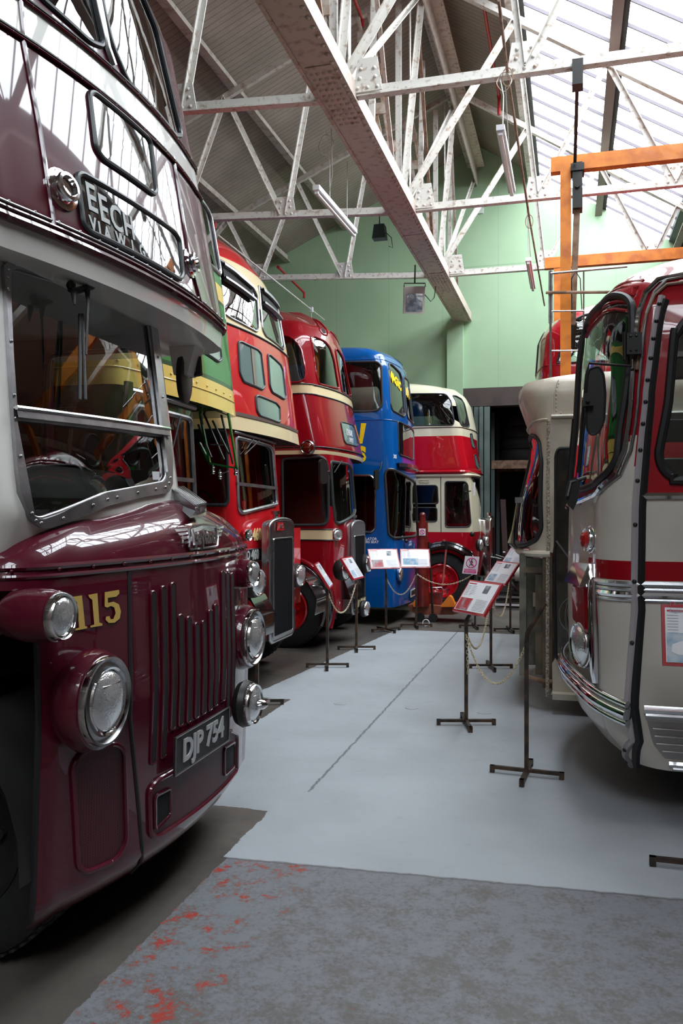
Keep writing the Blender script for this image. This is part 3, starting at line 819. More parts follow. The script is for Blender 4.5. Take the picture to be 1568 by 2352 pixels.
def bus115():
    B = thing('double_decker_bus', (-5.5, 3.5, 0), 'maroon double decker numbered 115 with off-white bands, closest on the left', 'bus')
    # ------------ upper deck
    U = Shell(2.36, 4.64, -9.8, [(2.70, 2.70, -1.87, .10, 0, 0, .20, .20), (2.84, 2.84, -1.86, .10, 0, 0, .20, .20), (3.59, 3.59, -1.99, .10, .02, .02, .22, .22), (3.765, 3.765, -2.02, .10, .03, .03, .22, .22),
                                 (4.45, 4.45, -2.12, .12, .08, .08, .26, .26), (4.62, 4.60, -2.26, .14, .18, .18, .32, .32), (4.86, 4.74, -2.7, .16, .45, .45, .40, .40)])
    wl = tr(U, [(60, -60), (88, -8), (205, 97), (232, 106), (236, 96), (214, 0), (196, -110), (60, -190)], .05)
    wr = tr(U, [(222, -80), (236, 20), (257, 107), (293, 190), (400, 311), (416, 312), (359, 70), (340, -10), (300, -110)], .05)
    rb = tr(U, [(203, 215), (214, 213), (336, 316), (344, 330), (357, 440), (350, 447), (234, 365), (218, 340)], .03)
    db = tr(U, [(174, 404), (186, 399), (398, 533), (410, 552), (418, 632), (411, 643), (204, 533), (189, 514)], .03)
    side = [rnd([(-.5 - i * 1.25, 3.86), (-1.6 - i * 1.25, 3.86), (-1.6 - i * 1.25, 4.40), (-.5 - i * 1.25, 4.40)], .1) for i in range(5)]
    sidef = [rnd([(U.pc1 + .5 + i * 1.25, 3.86), (U.pc1 + 1.6 + i * 1.25, 3.86), (U.pc1 + 1.6 + i * 1.25, 4.40), (U.pc1 + .5 + i * 1.25, 4.40)], .1) for i in range(5)]
    H = [hole(h) for h in (wl, wr, *side, *sidef)]
    bands = [2.80, 3.59, 3.765]
    def mi(p, v): return 1 if (v < 2.80 or 3.59 < v < 3.765) else 0
    g = U.grid(.05, H, bands, mi=mi, topcap=0, botcap=1, coarse=.1, fine_side=1)
    g.build('upper_deck_body', [M['maroon'], M['offwhite']], B)
    g = U.grid(.1, H, off=-.05, coarse=.1); g.build('upper_lining', M['inside'], B)
    add_windows(U, [wl, wr], B, M['darkglass'], .014)
    add_windows(U, side + sidef, B, M['darkglass'], .014)
    # sliding vent bar in the right front window
    # glazed indicator boxes
    g = G(); U.patch(g, rb, .004); o = g.build('route_number_box', mat('blind_box_glass', (.012, .012, .012), .03, 0, 1), B)
    g = G(); U.ring(g, rb, .013, .004, 8); g.build('box_seal', M['gasket'], o)
    g = G(); U.patch(g, db, .004); o = g.build('destination_box', MATS['blind_box_glass'], B)
    g = G(); U.ring(g, db, .013, .004, 8); g.build('box_seal', M['gasket'], o)
    for txt, px, py, sz in (('E', 207, 458, .17), ('E', 235, 484, .17), ('C', 264, 505, .16), ('H', 293, 523, .15), ('V', 211, 517, .085), ('I', 226, 528, .085), ('A', 244, 540, .085), ('W', 275, 555, .085), ('I', 302, 570, .085), ('G', 324, 579, .08)):
        c = U.inv(px, py, (U.pf0 + U.pf1) / 2, 3.0); e = .02
        X = (U.S(c[0] + e, c[1]) - U.S(c[0] - e, c[1])).normalized(); Y = (U.S(c[0], c[1] + e) - U.S(c[0], c[1] - e)).normalized()
        text_g(txt, sz, (U.S(*c, .007), X, Y), .002, .003, sx=.8).build('blind_letter', mat('blind_letter', (.42, .43, .42), .5), o, smooth=False)
    # trims
    P0, P1 = -3.0, U.pc1 + 1.5
    for v, r in ((3.59, .012), (3.765, .013)):
        g = G(); U.line(g, [(P0, v), (P1, v)], r, .004); g.build('body_trim', M['blackmetal'], B)
        g = G(); U.line(g, [(P0, v - .012), (P1, v - .012)], .006, .010)
        k = -1.0
        while k < P1 - .2: g.rivet(U.S(k, v - .012, .012), (U.S(k, v, .02) - U.S(k, v)), .007); k += .13
        g.build('trim_bead', M['maroon'], B)
    g = G(); U.line(g, [(P0, 2.81), (P1, 2.81)], .018, .008); U.line(g, [(P0, 2.84), (P1, 2.84)], .008, .008); g.build('drip_rail', M['maroon_d'], B)
    g = G(); k = -1.0
    while k < P1 - .2: g.rivet(U.S(k, 2.87, .002), (U.S(k, 2.87, .02) - U.S(k, 2.87)), .008); k += .12
    U.line(g, [(P0, 2.865), (P1, 2.865)], .005, .003); g.build('rivet_row', M['chromedull'], B)
    for ptsx in ([(50, 84), (90, 300), (123, 532)], [(396, 361), (434, 600), (461, 700)], [(45, 0), (54, 86)]):
        q = U.trace(ptsx); g = G(); U.line(g, q, .010, .003); g.build('panel_seam', M['maroon_d'], B)
    q = U.trace([(216, -30), (243, 110), (258, 152)]); g = G(); U.line(g, q, .02, .004); g.build('centre_pillar_trim', M['chromedull'], B)
    # round ventilators
    for px, py, r in ((140, 436, .085), (433, 606, .075)):
        c = U.inv(px, py, (U.pf0 + U.pf1) / 2, 3.1); P = U.S(*c); n = (U.S(*c, .05) - P).normalized()
        g = G(); g.lathe(P, n, [(r, 0), (r * 1.0, .008), (r * .76, .012), (r * .62, .018), (r * .62, .032), (r * .70, .038), (r * .66, .046), (r * .5, .048), (r * .46, .030), (0, .026)], 32)
        g.build('round_ventilator', M['chrome'], B)
    # ------------ cab
    K = Shell(2.42, 4.10, -3.1, [(1.30, 1.30, -2.02, .03, 0, .34, .09, .09), (1.60, 1.60, -1.90, .03, 0, .27, .09, .09), (1.75, 1.75, -1.86, .03, 0, .23, .09, .09), (2.72, 2.72, -2.08, .03, 0, .06, .09, .09)])
    up = tr(K, [(16, 627), (32, 620), (318, 711), (337, 738), (370, 988), (36, 945)], .04)
    lo = tr(K, [(29, 962), (373, 1003), (379, 1092), (371, 1107), (237, 1133), (87, 1191), (67, 1181), (46, 1110)], .04)
    outer = tr(K, [(16, 628), (32, 619), (320, 710), (338, 738), (379, 1092), (371, 1108), (237, 1134), (87, 1192), (67, 1182), (30, 962)], .03)
    fs = rnd([(K.pc1 + .06, 1.95), (K.pc1 + .68, 1.95), (K.pc1 + .68, 2.62), (K.pc1 + .06, 2.62)], .06)
    ns = rnd([(-.15, 1.85), (-.8, 1.85), (-.8, 2.60), (-.15, 2.60)], .06)
    H = [hole(outer), hole(fs), hole(ns)]
    g = K.grid(.04, H, [1.54], mi=lambda p, v: 1 if v < 1.54 else 0); g.build('cab_body', [M['offwhite'], M['maroon']], B)
    g = K.grid(.08, [hole(outer), hole(fs), hole(ns)], off=-.04); g.build('cab_lining', M['inside'], B)
    add_windows(K, [up], B, M['glass'], .006, M['alu'], 'windscreen_pane'); add_windows(K, [lo], B, M['darkglass'], .006, M['alu'], 'windscreen_pane')
    add_windows(K, [fs, ns], B, M['glass'], .014, M['gasket'], 'cab_window')
    fo = K.trace([(0, 592), (2, 640), (8, 700), (24, 975), (36, 1133), (59, 1192), (95, 1216), (158, 1192), (237, 1165), (316, 1145), (381, 1133), (395, 1100), (383, 995), (350, 714), (346, 703), (180, 645), (30, 600)])
    # flat aluminium frame: ring between outer outline and the glass outline
    inn = resample(outer, .05); n = len(inn); g = G(); of = resample(rnd(fo, .03), .03)
    pts = []
    for p in inn:
        q, d = nearest(p, of); pts.append((p, q))
    o_ = len(g.v)
    for p, q in pts:
        g.v += [tuple(K.S(p[0], p[1], .002)), tuple(K.S(p[0], p[1], .018)), tuple(K.S(q[0], q[1], .018)), tuple(K.S(q[0], q[1], .001))]
    for i in range(n):
        j = (i + 1) % n
        for k in range(3): g.f.append((o_ + i * 4 + k, o_ + j * 4 + k, o_ + j * 4 + k + 1, o_ + i * 4 + k + 1)); g.m.append(0)
    for p, q in pts[::4]:
        c = ((p[0] + q[0]) / 2, (p[1] + q[1]) / 2); g.rivet(K.S(*c, .018), (1, 0, 0), .008)
    o = g.build('windscreen_frame', M['alu'], B)
    a, b = K.trace([(25, 952), (378, 996)]); g = G(); K.band(g, [a, b], .035, .03); g.build('windscreen_divider', M['alu'], o)
    g = G(); K.line(g, [(a[0], a[1] + .018), (b[0], b[1] + .018)], .009, .03); g.build('divider_bead', M['chrome'], o)
    g = G(); q = K.trace([(0, 575), (180, 632), (348, 704)]); K.line(g, [(q[0][0] - .1, q[0][1]), *q, (q[-1][0] + .05, q[-1][1])], .022, .03); g.build('rain_strip', M['rubber'], B)
    # wipers
    for x0, dx in ((183, 0), (189, 7)):
        p = onA(x0, 722, -2.0); q = onA(x0 + dx, 918, -1.90); wiper(B, p, q)
    p0 = onA(200, 672, -1.96); g = G(); g.tube([onA(160, 664, -1.98), onA(176, 668, -1.97), onA(212, 658, -1.97)], .014, 8); g.ball(onA(163, 655, -1.98), .02, 6); g.tube([onA(200, 660, -1.96), onA(202, 695, -1.94), onA(198, 815, -1.90)], [.014, .006, .005], 8); g.tube([onA(169, 668, -1.96), onA(171, 700, -1.94)], [.014, .004], 8)
    g.build('wiper_linkage', M['blackmetal'], B)
    # cab floor, bulkhead, dash, wheel
    g = G(); g.box(-3.1, -1.98, 2.46, 3.96, 1.30, 1.36).box(-3.12, -3.08, 2.46, 3.96, 1.3, 2.7); g.build('cab_bulkhead', M['inside'], B, smooth=False)
    g = G(); g.poly([(-2.02, 2.55, 1.62), (-2.02, 2.55, 1.80), (-2.25, 2.55, 1.95), (-2.35, 2.55, 1.90), (-2.3, 2.55, 1.6)], (0, 1.2, 0)); o = g.build('dashboard', M['inside'], B, smooth=False)
    for px in (212, 257, 302):
        c = onA(px, 1035, -2.22); g = G(); g.lathe(c, (1, 0, 0), [(.085, -.02), (.085, .0), (.078, .008), (.07, .0), (0, .0)], 28); g.build('round_gauge', mat('gauge_face', (.035, .03, .03), .3), o)
    c = onA(275, 1112, -2.33); u1 = Vector((.35, 0, .94)); g = G(); ax = Vector((-.8, 0, .6)).normalized(); e1 = Vector((0, 1, 0)); e2 = ax.cross(e1)
    g.tube([c + (e1 * math.cos(t) + e2 * math.sin(t)) * .23 for t in [2 * PI * k / 32 for k in range(32)]], .014, 8, closed=True); g.cyl(c, c - ax * .35, .02)
    for t in (0, 2.1, 4.2): g.tube([c, c + (e1 * math.cos(t) + e2 * math.sin(t)) * .23], .009, 6)
    g.build('steering_wheel', M['rubber'], B)
    g = G(); g.box(-3.0, -2.6, 2.75, 3.3, 1.36, 1.7).box(-3.05, -2.95, 2.75, 3.3, 1.7, 2.2); g.build('driver_seat', M['seat'], B, smooth=False)
    # licence card in the lower pane
    c = [onA(*q, -1.835) for q in ((350, 1083), (366, 1083), (366, 1102), (352, 1102))]; g = G(); g.poly(c, (-.003, 0, 0)); g.build('licence_card', M['white'], B, smooth=False)
    # ------------ tin front
    T = Shell(2.42, 4.58, -2.15, [(.24, .24, -1.74, .12, .03, .03, .22, .22), (.31, .31, -1.67, .12, .0, .0, .22, .22), (1.0, 1.0, -1.655, .11, 0, 0, .22, .22), (1.50, 1.50, -1.67, .11, 0, 0, .22, .22), (1.56, 1.56, -1.68, .11, 0.01, .01, .22, .22),
                                  (1.62, 1.615, -1.69, .11, .06, .03, .24, .24), (1.72, 1.70, -1.73, .12, .21, .08, .29, .30), (1.82, 1.775, -1.82, .13, .50, .19, .34, .36), (1.90, 1.825, -1.97, .12, .85, .34, .3, .42), (2.0, 1.86, -2.3, .1, 1.0, .45, .25, .5)])
    pc = T.trace([(88, 1700)], (.2, 1.0))[0][0]
    g = T.grid(.045, [hole([(-9, -1), (pc, -1), (pc, 1.47), (-9, 1.47)])], mi=lambda p, v: 0, topcap=0); g.build('front_cowl', M['maroon'], B)
    g = G(); T.line(g, [(pc, .24), (pc, 1.46)], .012, -.004); g.build('cowl_edge', M['rubber'], B)
    g = G(); g.box(-3.2, -2.1, 3.84, 4.5, .5, 1.55); g.build('engine_block', M['dark'], B, smooth=False)
    gb = Shell(3.45, 4.50, -3.2, [(1.4, 1.4, -2.1, .02, 0, 0, .1, .1), (1.78, 1.78, -2.1, .02, .05, .05, .1, .1), (1.88, 1.88, -2.1, .02, .2, .2, .1, .1)]); gb.grid(.15, topcap=0).build('bonnet_top', M['maroon'], B)
    g = G()
    for v, r in ((1.548, .012), (1.515, .009)): T.line(g, [(0, v), (T.pc1 + .3, v)], r, .004)
    k = -.2
    while k < T.pc1: g.rivet(T.S(k, 1.535, .008), (1, 0, 0), .008); k += .17
    g.build('bonnet_beading', M['maroon'], B)
    q = T.trace([(296, 1312), (298, 1650), (301, 2003)]); g = G(); T.band(g, q, .001, .001); T.line(g, q, .009, .000, mi=0); g.build('panel_gap', M['rubber'], B)
    # louvre slots
    for (x, y0, y1, w) in ((350, 1357, 1755, 6), (373.5, 1346, 1740, 5.6), (395, 1338, 1676, 5.4), (413, 1411, 1668, 5.2), (431.6, 1416, 1660, 4.8), (450, 1430, 1650, 4.6), (466, 1425, 1641, 4.2), (481, 1400, 1632, 4), (494, 1387, 1622, 3.8), (510, 1311, 1611, 3.8), (520, 1313, 1650, 3.6), (530.6, 1315, 1645, 3.4)):
        pl = rnd(T.trace([(x - w, y0 + w), (x, y0), (x + w, y0 + w * .6), (x + w, y1 - w), (x, y1), (x - w, y1)]), .012)
        g = G(); T.patch(g, pl, .007, 2, step=.03); o = g.build('louvre_slot', mat('recess_shade_black', (.002, .002, .002), .9), B)  # flat black patch paints in the dark of a recessed slot
        g = G(); T.ring(g, pl, .005, .004, 6); g.build('slot_rim', M['maroon'], o)
    # grilles
    gl = tr(T, [(166, 1760), (186, 1726), (262, 1706), (283, 1722), (289, 1932), (266, 1974), (196, 2003), (178, 1990)], .04)
    g = G(); T.patch(g, gl, .003, 5); o = g.build('side_grille', M['mesh'], B); g = G(); T.ring(g, gl, .011, .004, 8); g.build('grille_rim', M['maroon'], o)
    gr_ = tr(T, [(341, 1815), (359, 1792), (527, 1678), (542, 1686), (541, 1770), (527, 1788), (361, 1922), (343, 1918)], .03)
    g = G(); T.patch(g, gr_, .003, 5); o = g.build('lower_grille', M['mesh'], B); g = G(); T.ring(g, gr_, .012, .004, 8); g.build('grille_rim', M['maroon'], o)
    for pl in ([(353, 1828), (388, 1810), (388, 1870), (353, 1906)], [(512, 1719), (535, 1704), (535, 1758), (512, 1781)]):
        pl = rnd(T.trace(pl), .02); g = G(); T.patch(g, pl, .007, 2); o = g.build('towing_hole', MATS['recess_shade_black'], B); g = G(); T.ring(g, pl, .008, .007, 6); g.build('hole_rim', M['maroon_d'], o)  # black patch paints the dark inside the hole, body not cut
    # number plate
    c = T.trace([(454, 1696)])[0]; c0, c1 = T.trace([(394, 1732), (513, 1661)]); u0, u1 = T.trace([(454, 1656), (454, 1736)])
    plate(B, T, c, 'DJP 754', abs(c1[0] - c0[0]), abs(u0[1] - u1[1]), 0, .03, mat('plate_silver', (.45, .45, .45), .4, .3), M['rubber'], M['chromedull'], size=.135)
    # fleet number 115
    Z = lambda pts: [(px / 4.9, 1200 + py / 4.9) for px, py in pts]
    digs = [[(805, 835), (905, 820), (940, 1165), (965, 1172), (958, 1192), (832, 1215), (830, 1196), (872, 1182), (850, 895), (818, 868)],
            [(975, 815), (1078, 795), (1100, 1125), (1135, 1137), (1133, 1160), (1000, 1182), (1000, 1162), (1043, 1148), (1020, 870), (990, 848)],
            [(1160, 785), (1322, 757), (1325, 800), (1290, 835), (1195, 848), (1197, 905), (1260, 890), (1320, 920), (1343, 1000), (1330, 1080), (1272, 1127), (1205, 1130), (1170, 1095), (1175, 1060), (1212, 1052), (1228, 1088), (1258, 1085), (1283, 1020), (1268, 955), (1230, 938), (1190, 958), (1160, 945)]]
    for d in digs:
        g = G(); flat(T, g, T.trace([(x + 12 / 4.9, y + 8 / 4.9) for x, y in Z(d)]), .004); g.build('fleet_number_shadow', M['rubber'], B, smooth=False)
        g = G(); flat(T, g, T.trace(Z(d)), .008); g.build('fleet_number', M['goldtext'], B, smooth=False)
    # lamps
    for (px, py, r, a, bk, nm) in ((245, 1610, .165, -1.63, .16, 'headlamp'), (584, 1464, .155, -1.66, .16, 'headlamp'), (141, 1416, .080, -1.62, .24, 'side_lamp'), (581, 1318, .070, -1.66, .22, 'side_lamp'), (582, 1617, .105, -1.56, .10, 'fog_lamp')):
        c = onA(px, py, a); lamp(B, c, (1, 0, 0), r, M['maroon'] if nm != 'fog_lamp' else M['blackmetal'], bk, nm, wide=(nm == 'headlamp'))
    c = onA(582, 1617, -1.56); g = G(); g.lathe(c, (1, 0, 0), [(.03, .03), (.022, .06), (.008, .075), (0, .08)], 12); g.beam(c + Vector((.05, -.09, 0)), c + Vector((.05, .09, 0)), .012, .012); g.build('lamp_boss', M['chrome'], B)
    # winged badge on the cowl
    Zb = lambda pts: [(300 + px / 4.9, 1180 + py / 4.9) for px, py in pts]
    g = G()
    for pl in ([(465, 192), (610, 178), (610, 205), (485, 222)], [(500, 238), (612, 222), (614, 246), (520, 264)], [(530, 280), (618, 264), (622, 290), (548, 306)], [(558, 322), (628, 306), (632, 334), (575, 345)],
               [(935, 155), (1022, 152), (1015, 180), (938, 184)], [(940, 200), (1005, 196), (998, 222), (942, 226)], [(942, 242), (992, 238), (985, 262), (944, 266)], [(945, 284), (980, 280), (970, 304), (946, 306)]):
        flat(T, g, T.trace(Zb(pl), (T.pf0 + .9, 1.65)), .016)
        if pl[0] in ((558, 322), (945, 284)): g.build('badge_wing', M['chromedull'], B, smooth=False); g = G()
    bd = T.trace(Zb([(625, 385), (630, 190), (700, 150), (780, 135), (860, 140), (930, 165), (945, 360), (930, 375), (640, 410)]), (T.pf0 + 1.0, 1.65))
    g = G(); T.patch(g, bd, .012, 2); o = g.build('badge_shield', M['maroon_d'], B); g = G(); T.ring(g, bd, .006, .014, 6)
    for k in range(4):
        q = T.trace(Zb([(650, 190 + k * 14), (780, 150 + k * 14), (915, 172 + k * 14)]), (T.pf0 + 1.0, 1.65)); T.line(g, q, .0025, .014)
    g.build('badge_border', M['chromedull'], o)
    c = T.trace(Zb([(785, 280)]), (T.pf0 + 1.0, 1.65))[0]; e = .02; X = (T.S(c[0] + e, c[1]) - T.S(c[0] - e, c[1])).normalized(); Y = (T.S(c[0], c[1] + e) - T.S(c[0], c[1] - e)).normalized()
    text_g('Leyland', .105, (T.S(*c, .022), X, Y), .01, .002, sx=.85).build('badge_letters', M['chromedull'], o, smooth=False)
    # chrome nose mascot: ridged ramp with a name plate
    tp = [onA(392, 1122, -1.92), onA(420, 1119, -1.98), onA(474, 1157, -1.74), onA(448, 1163, -1.72)]
    g = G(); d = Vector((0, 0, -.022)); g.poly(tp, d)
    lo_ = [onA(437, 1190, -1.70), onA(473, 1183, -1.72)]
    g.add([tp[3] + d, tp[2] + d, lo_[1], lo_[0], tp[0] + d, tp[1] + d, tp[0] + Vector((0, 0, -.06))], [(0, 1, 2, 3), (0, 3, 6, 4)])
    for k in range(7):
        t = k / 6; g.tube([tp[0].lerp(tp[1], t) + Vector((0, 0, .004)), tp[3].lerp(tp[2], t) + Vector((0, 0, .004))], .004, 5)
    g.build('bonnet_mascot', M['chromedull'], B, smooth=False)
    X = (tp[2] - tp[3]).normalized(); Y = (tp[3] - lo_[0]); Y = (Y - X * Y.dot(X)).normalized(); cc = (tp[3] + tp[2] + lo_[0] + lo_[1]) / 4
    text_g('LEYLAND', .04, (cc + X.cross(Y) * .006, X, Y), .004, .001, sx=.8).build('mascot_letters', M['chromedull'], B, smooth=False)
    # canopy bracket and mirror on the far side
    b = 4.48; q = [onB(*p, b) for p in ((407, 792), (470, 792), (450, 868), (420, 868))]
    g = G(); g.poly(q, (0, -.12, 0)); g.build('canopy_bracket', M['offwhite'], B, smooth=False)
    g = G(); c = onB(424, 868, 4.46); g.lathe(c, (1, .25, 0), [(0, -.02), (.14, -.02), (.15, 0), (.15, .012), (.13, .02), (0, .02)], 32); 
    g.tube([onB(436, 862, 4.46), onB(460, 858, 4.46)], .016, 8); g.tube([onB(455, 820, 4.46), onB(458, 862, 4.46)], .02, 8); g.build('round_mirror', M['blackmetal'], B)
    # ------------ lower saloon (behind the cab) and wheels
    L = Shell(2.38, 4.62, -9.8, [(.45, .45, -3.15, 0, 0, 0, .06, .06), (2.70, 2.70, -3.15, 0, 0, 0, .06, .06)])
    sw = [rnd([(-.4 - i * 1.25, 1.65), (-1.5 - i * 1.25, 1.65), (-1.5 - i * 1.25, 2.45), (-.4 - i * 1.25, 2.45)], .08) for i in range(5)]
    sw2 = [rnd([(L.pc1 + .4 + i * 1.25, 1.65), (L.pc1 + 1.5 + i * 1.25, 1.65), (L.pc1 + 1.5 + i * 1.25, 2.45), (L.pc1 + .4 + i * 1.25, 2.45)], .08) for i in range(5)]
    g = L.grid(.15, [hole(h) for h in sw + sw2], [1.4, 1.55], mi=lambda p, v: 1 if 1.4 < v < 1.55 else 0, coarse=.1); g.build('lower_saloon', [M['maroon'], M['offwhite']], B)
    add_windows(L, sw + sw2, B, M['darkglass'], .014)
    g = G(); g.box(-9.7, -3.2, 2.42, 4.58, .5, .56).box(-9.8, -9.74, 2.4, 4.6, .45, 4.55).box(-3.22, -3.18, 4.02, 4.58, .5, 2.7); g.build('saloon_floor', M['inside'], B, smooth=False)
    seats(B, -2.9, -8.2, 2.48, 4.52, 2.75, 6)
    wheel(B, -2.30, 2.80, -1, .5, .26); wheel(B, -2.30, 4.26, 1, .5, .26); wheel(B, -7.6, 2.64, -1, .5, .30); wheel(B, -7.6, 4.38, 1, .5, .30)
    g = G(); pts = []
    for k in range(13):
        t = math.radians(-5 + k * 16); pts.append((-2.34 + .52 * math.cos(t), .5 + .58 * math.sin(t)))
    o_ = len(g.v)
    for x_, z_ in pts: g.v += [(x_, 2.44, z_), (x_, 3.0, z_)]
    for k in range(12): g.f.append((k * 2, k * 2 + 1, k * 2 + 3, k * 2 + 2)); g.m.append(0)
    g.build('wheel_arch', M['dark'], B)
    g = G(); g.box(-3.1, -2.08, 2.48, 3.05, 1.12, 1.45).box(-3.1, -2.0, 3.0, 3.04, .5, 1.45); g.build('inner_wing', M['dark'], B, smooth=False)
    g = G(); g.beam((-2.30, 2.9, .5), (-2.30, 4.2, .5), .1).beam((-1.9, 3.0, .55), (-9, 3.0, .55), .08, .2).beam((-1.9, 4.0, .55), (-9, 4.0, .55), .08, .2); g.build('chassis', M['dark'], B, smooth=False)
bus115()
# ================================================================ the other double deckers on the left
M['green'] = paint('green_bus_paint', (.035, .20, .045), .4, .8)
M['greend'] = paint('dark_green_paint', (.012, .07, .016), .4, .8)
M['yellow'] = paint('primrose_paint', (.80, .55, .13), .38, .8, .06)
M['red460'] = paint('bright_red_paint', (.56, .008, .014), .35, 1, .05)
M['cream'] = paint('cream_paint', (.72, .58, .34), .4, .7, .06)
M['dred'] = paint('crimson_paint', (.26, .003, .010), .3, 1, .08)
M['blue'] = paint('blue_paint', (.0, .085, .33), .3, 1, .05)
M['purple'] = paint('purple_paint', (.14, .04, .30), .35)
M['red6'] = paint('scarlet_paint', (.46, .004, .014), .33, 1, .05)
M['cream6'] = paint('pale_cream_paint', (.70, .65, .48), .38, .8, .08)
M['blind'] = mat('blind_paper', (.30, .38, .36), .5)
M['blindg'] = mat('blind_glass', (.16, .22, .21), .06, 0, 1)

def box_panel(sh, pts, parent, glass, name='indicator_box', r=.03, seal=.012, off=.004):
    pl = tr(sh, pts, r); g = G(); sh.patch(g, pl, off, 3); o = g.build(name, glass, parent)
    g = G(); sh.ring(g, pl, seal, off, 8); g.build('box_seal', M['gasket'], o); return o, pl

def side_rows(sh, n, v0, v1, first=.5, w=1.1, gap=.18, near=True, far=True, r=.08):
    out = []
    for i in range(n):
        x0 = first + i * (w + gap); x1 = x0 + w
        if near: out.append(rnd([(-x0, v0), (-x1, v0), (-x1, v1), (-x0, v1)], r))
        if far: out.append(rnd([(sh.pc1 + x0, v0), (sh.pc1 + x1, v0), (sh.pc1 + x1, v1), (sh.pc1 + x0, v1)], r))
    return out

def radiator(parent, a, b0, b1, z0, z1, sh_mat, depth=.17, arch=.07, side_mesh=True):
    bc = (b0 + b1) / 2; w = (b1 - b0) / 2; pts = []
    for k in range(17):
        t = k / 16 * PI; pts.append((bc - w * math.cos(t) , z1 - arch + arch * math.sin(t) ** .8 if 0 < k < 16 else z1 - arch))
    pts = [(b0, z1 - arch)] + pts[1:-1] + [(b1, z1 - arch), (b1, z0 + .03), (b1 - .05, z0), (b0 + .05, z0), (b0, z0 + .03)]
    inner = [(b0 + .05, z0 + .045), (b1 - .05, z0 + .045), (b1 - .05, z1 - .19), (b0 + .05, z1 - .19)]
    g = G(); n = len(pts)
    # front face as ring between outer and inner, plus returns
    inn = rnd(inner, .02); m = len(inn); o = len(g.v)
    rp = resample(inn, .04); outp = resample(pts, .02); pr = [(p, nearest(p, outp)[0]) for p in rp]
    # full front plate with recess drawn by mesh in front would hide: build plate as prism and set the mesh proud by a hair inside a raised rim
    g.poly([(a, p[0], p[1]) for p in pts], (-depth, 0, 0)); o = g.build('radiator_shell', sh_mat, parent)
    g = G(); g.poly([(a + .002, p[0], p[1]) for p in inn], (.004, 0, 0)); mm = M.get('radmesh')
    if mm is None:
        mm, nt, bs, pos, (x, y, z) = newmat('radiator_mesh'); c = mixc(nt, (y.pp(.006).ss(.003, .0045)), (.003, .003, .004), (.012, .012, .014)); nt.links.new(c, bs.inputs['Base Color']); bs.inputs['Roughness'].default_value = .7; bs.inputs['Specular IOR Level'].default_value = .08; M['radmesh'] = mm
    g.build('radiator_mesh', mm, o, smooth=False)
    g = G(); g.tube([(a + .004, p[0], p[1]) for p in resample(inn, .05)], .009, 6, closed=True); g.tube([(a - .02, p[0], p[1]) for p in resample(pts, .06)], .024, 10, closed=True); g.build('radiator_rim', sh_mat, o)
    g = G(); g.cyl((a - .08, bc, z1 - .01), (a - .08, bc, z1 + .05), .03); g.cyl((a - .08, bc, z1 + .05), (a - .08, bc, z1 + .085), .045); g.build('filler_cap', sh_mat, o)
    return o

def arch_hole(sh, a, r, z=.5, vmin=.2):
    # p on the near side for world x=a
    v = z; lo, hi = -sh.Ls, 0.0
    for _ in range(40):
        mid = (lo + hi) / 2
        if sh.S(mid, v).x * sh.sgn < a * sh.sgn: lo = mid
        else: hi = mid
    p0 = (lo + hi) / 2
    return [(p0 + r, vmin - .3)] + [(p0 + r * math.cos(t), z + r * math.sin(t)) for t in [math.radians(d) for d in range(0, 181, 12)]] + [(p0 - r, vmin - .3)], p0

def wing_ring(sh, g, p0, r, z, rad, off=.01, d0=-20, d1=190):
    g.tube([sh.S(p0 + r * math.cos(math.radians(d)), z + r * math.sin(math.radians(d)), off) for d in range(d0, d1, 8)], rad, 8)

def well(parent, a, b0, b1, r, sgn=1):
    g = G(); o = 0; N = 14
    for k in range(N + 1):
        t = math.radians(-15 + 210 * k / N); g.v += [(a + r * math.cos(t), b0, .5 + r * math.sin(t)), (a + r * math.cos(t), b1, .5 + r * math.sin(t))]
    for k in range(N): g.f.append((k * 2, k * 2 + 1, k * 2 + 3, k * 2 + 2)); g.m.append(0)
    g.build('wheel_arch', M['dark'], parent)

def chassis(parent, a0, a1, b0, b1, z=.55):
    g = G()
    for b in (b0 + .55, b1 - .55): g.box(min(a0, a1), max(a0, a1), b - .04, b + .04, z - .1, z + .12)
    g.build('chassis_rail', M['dark'], parent, smooth=False)

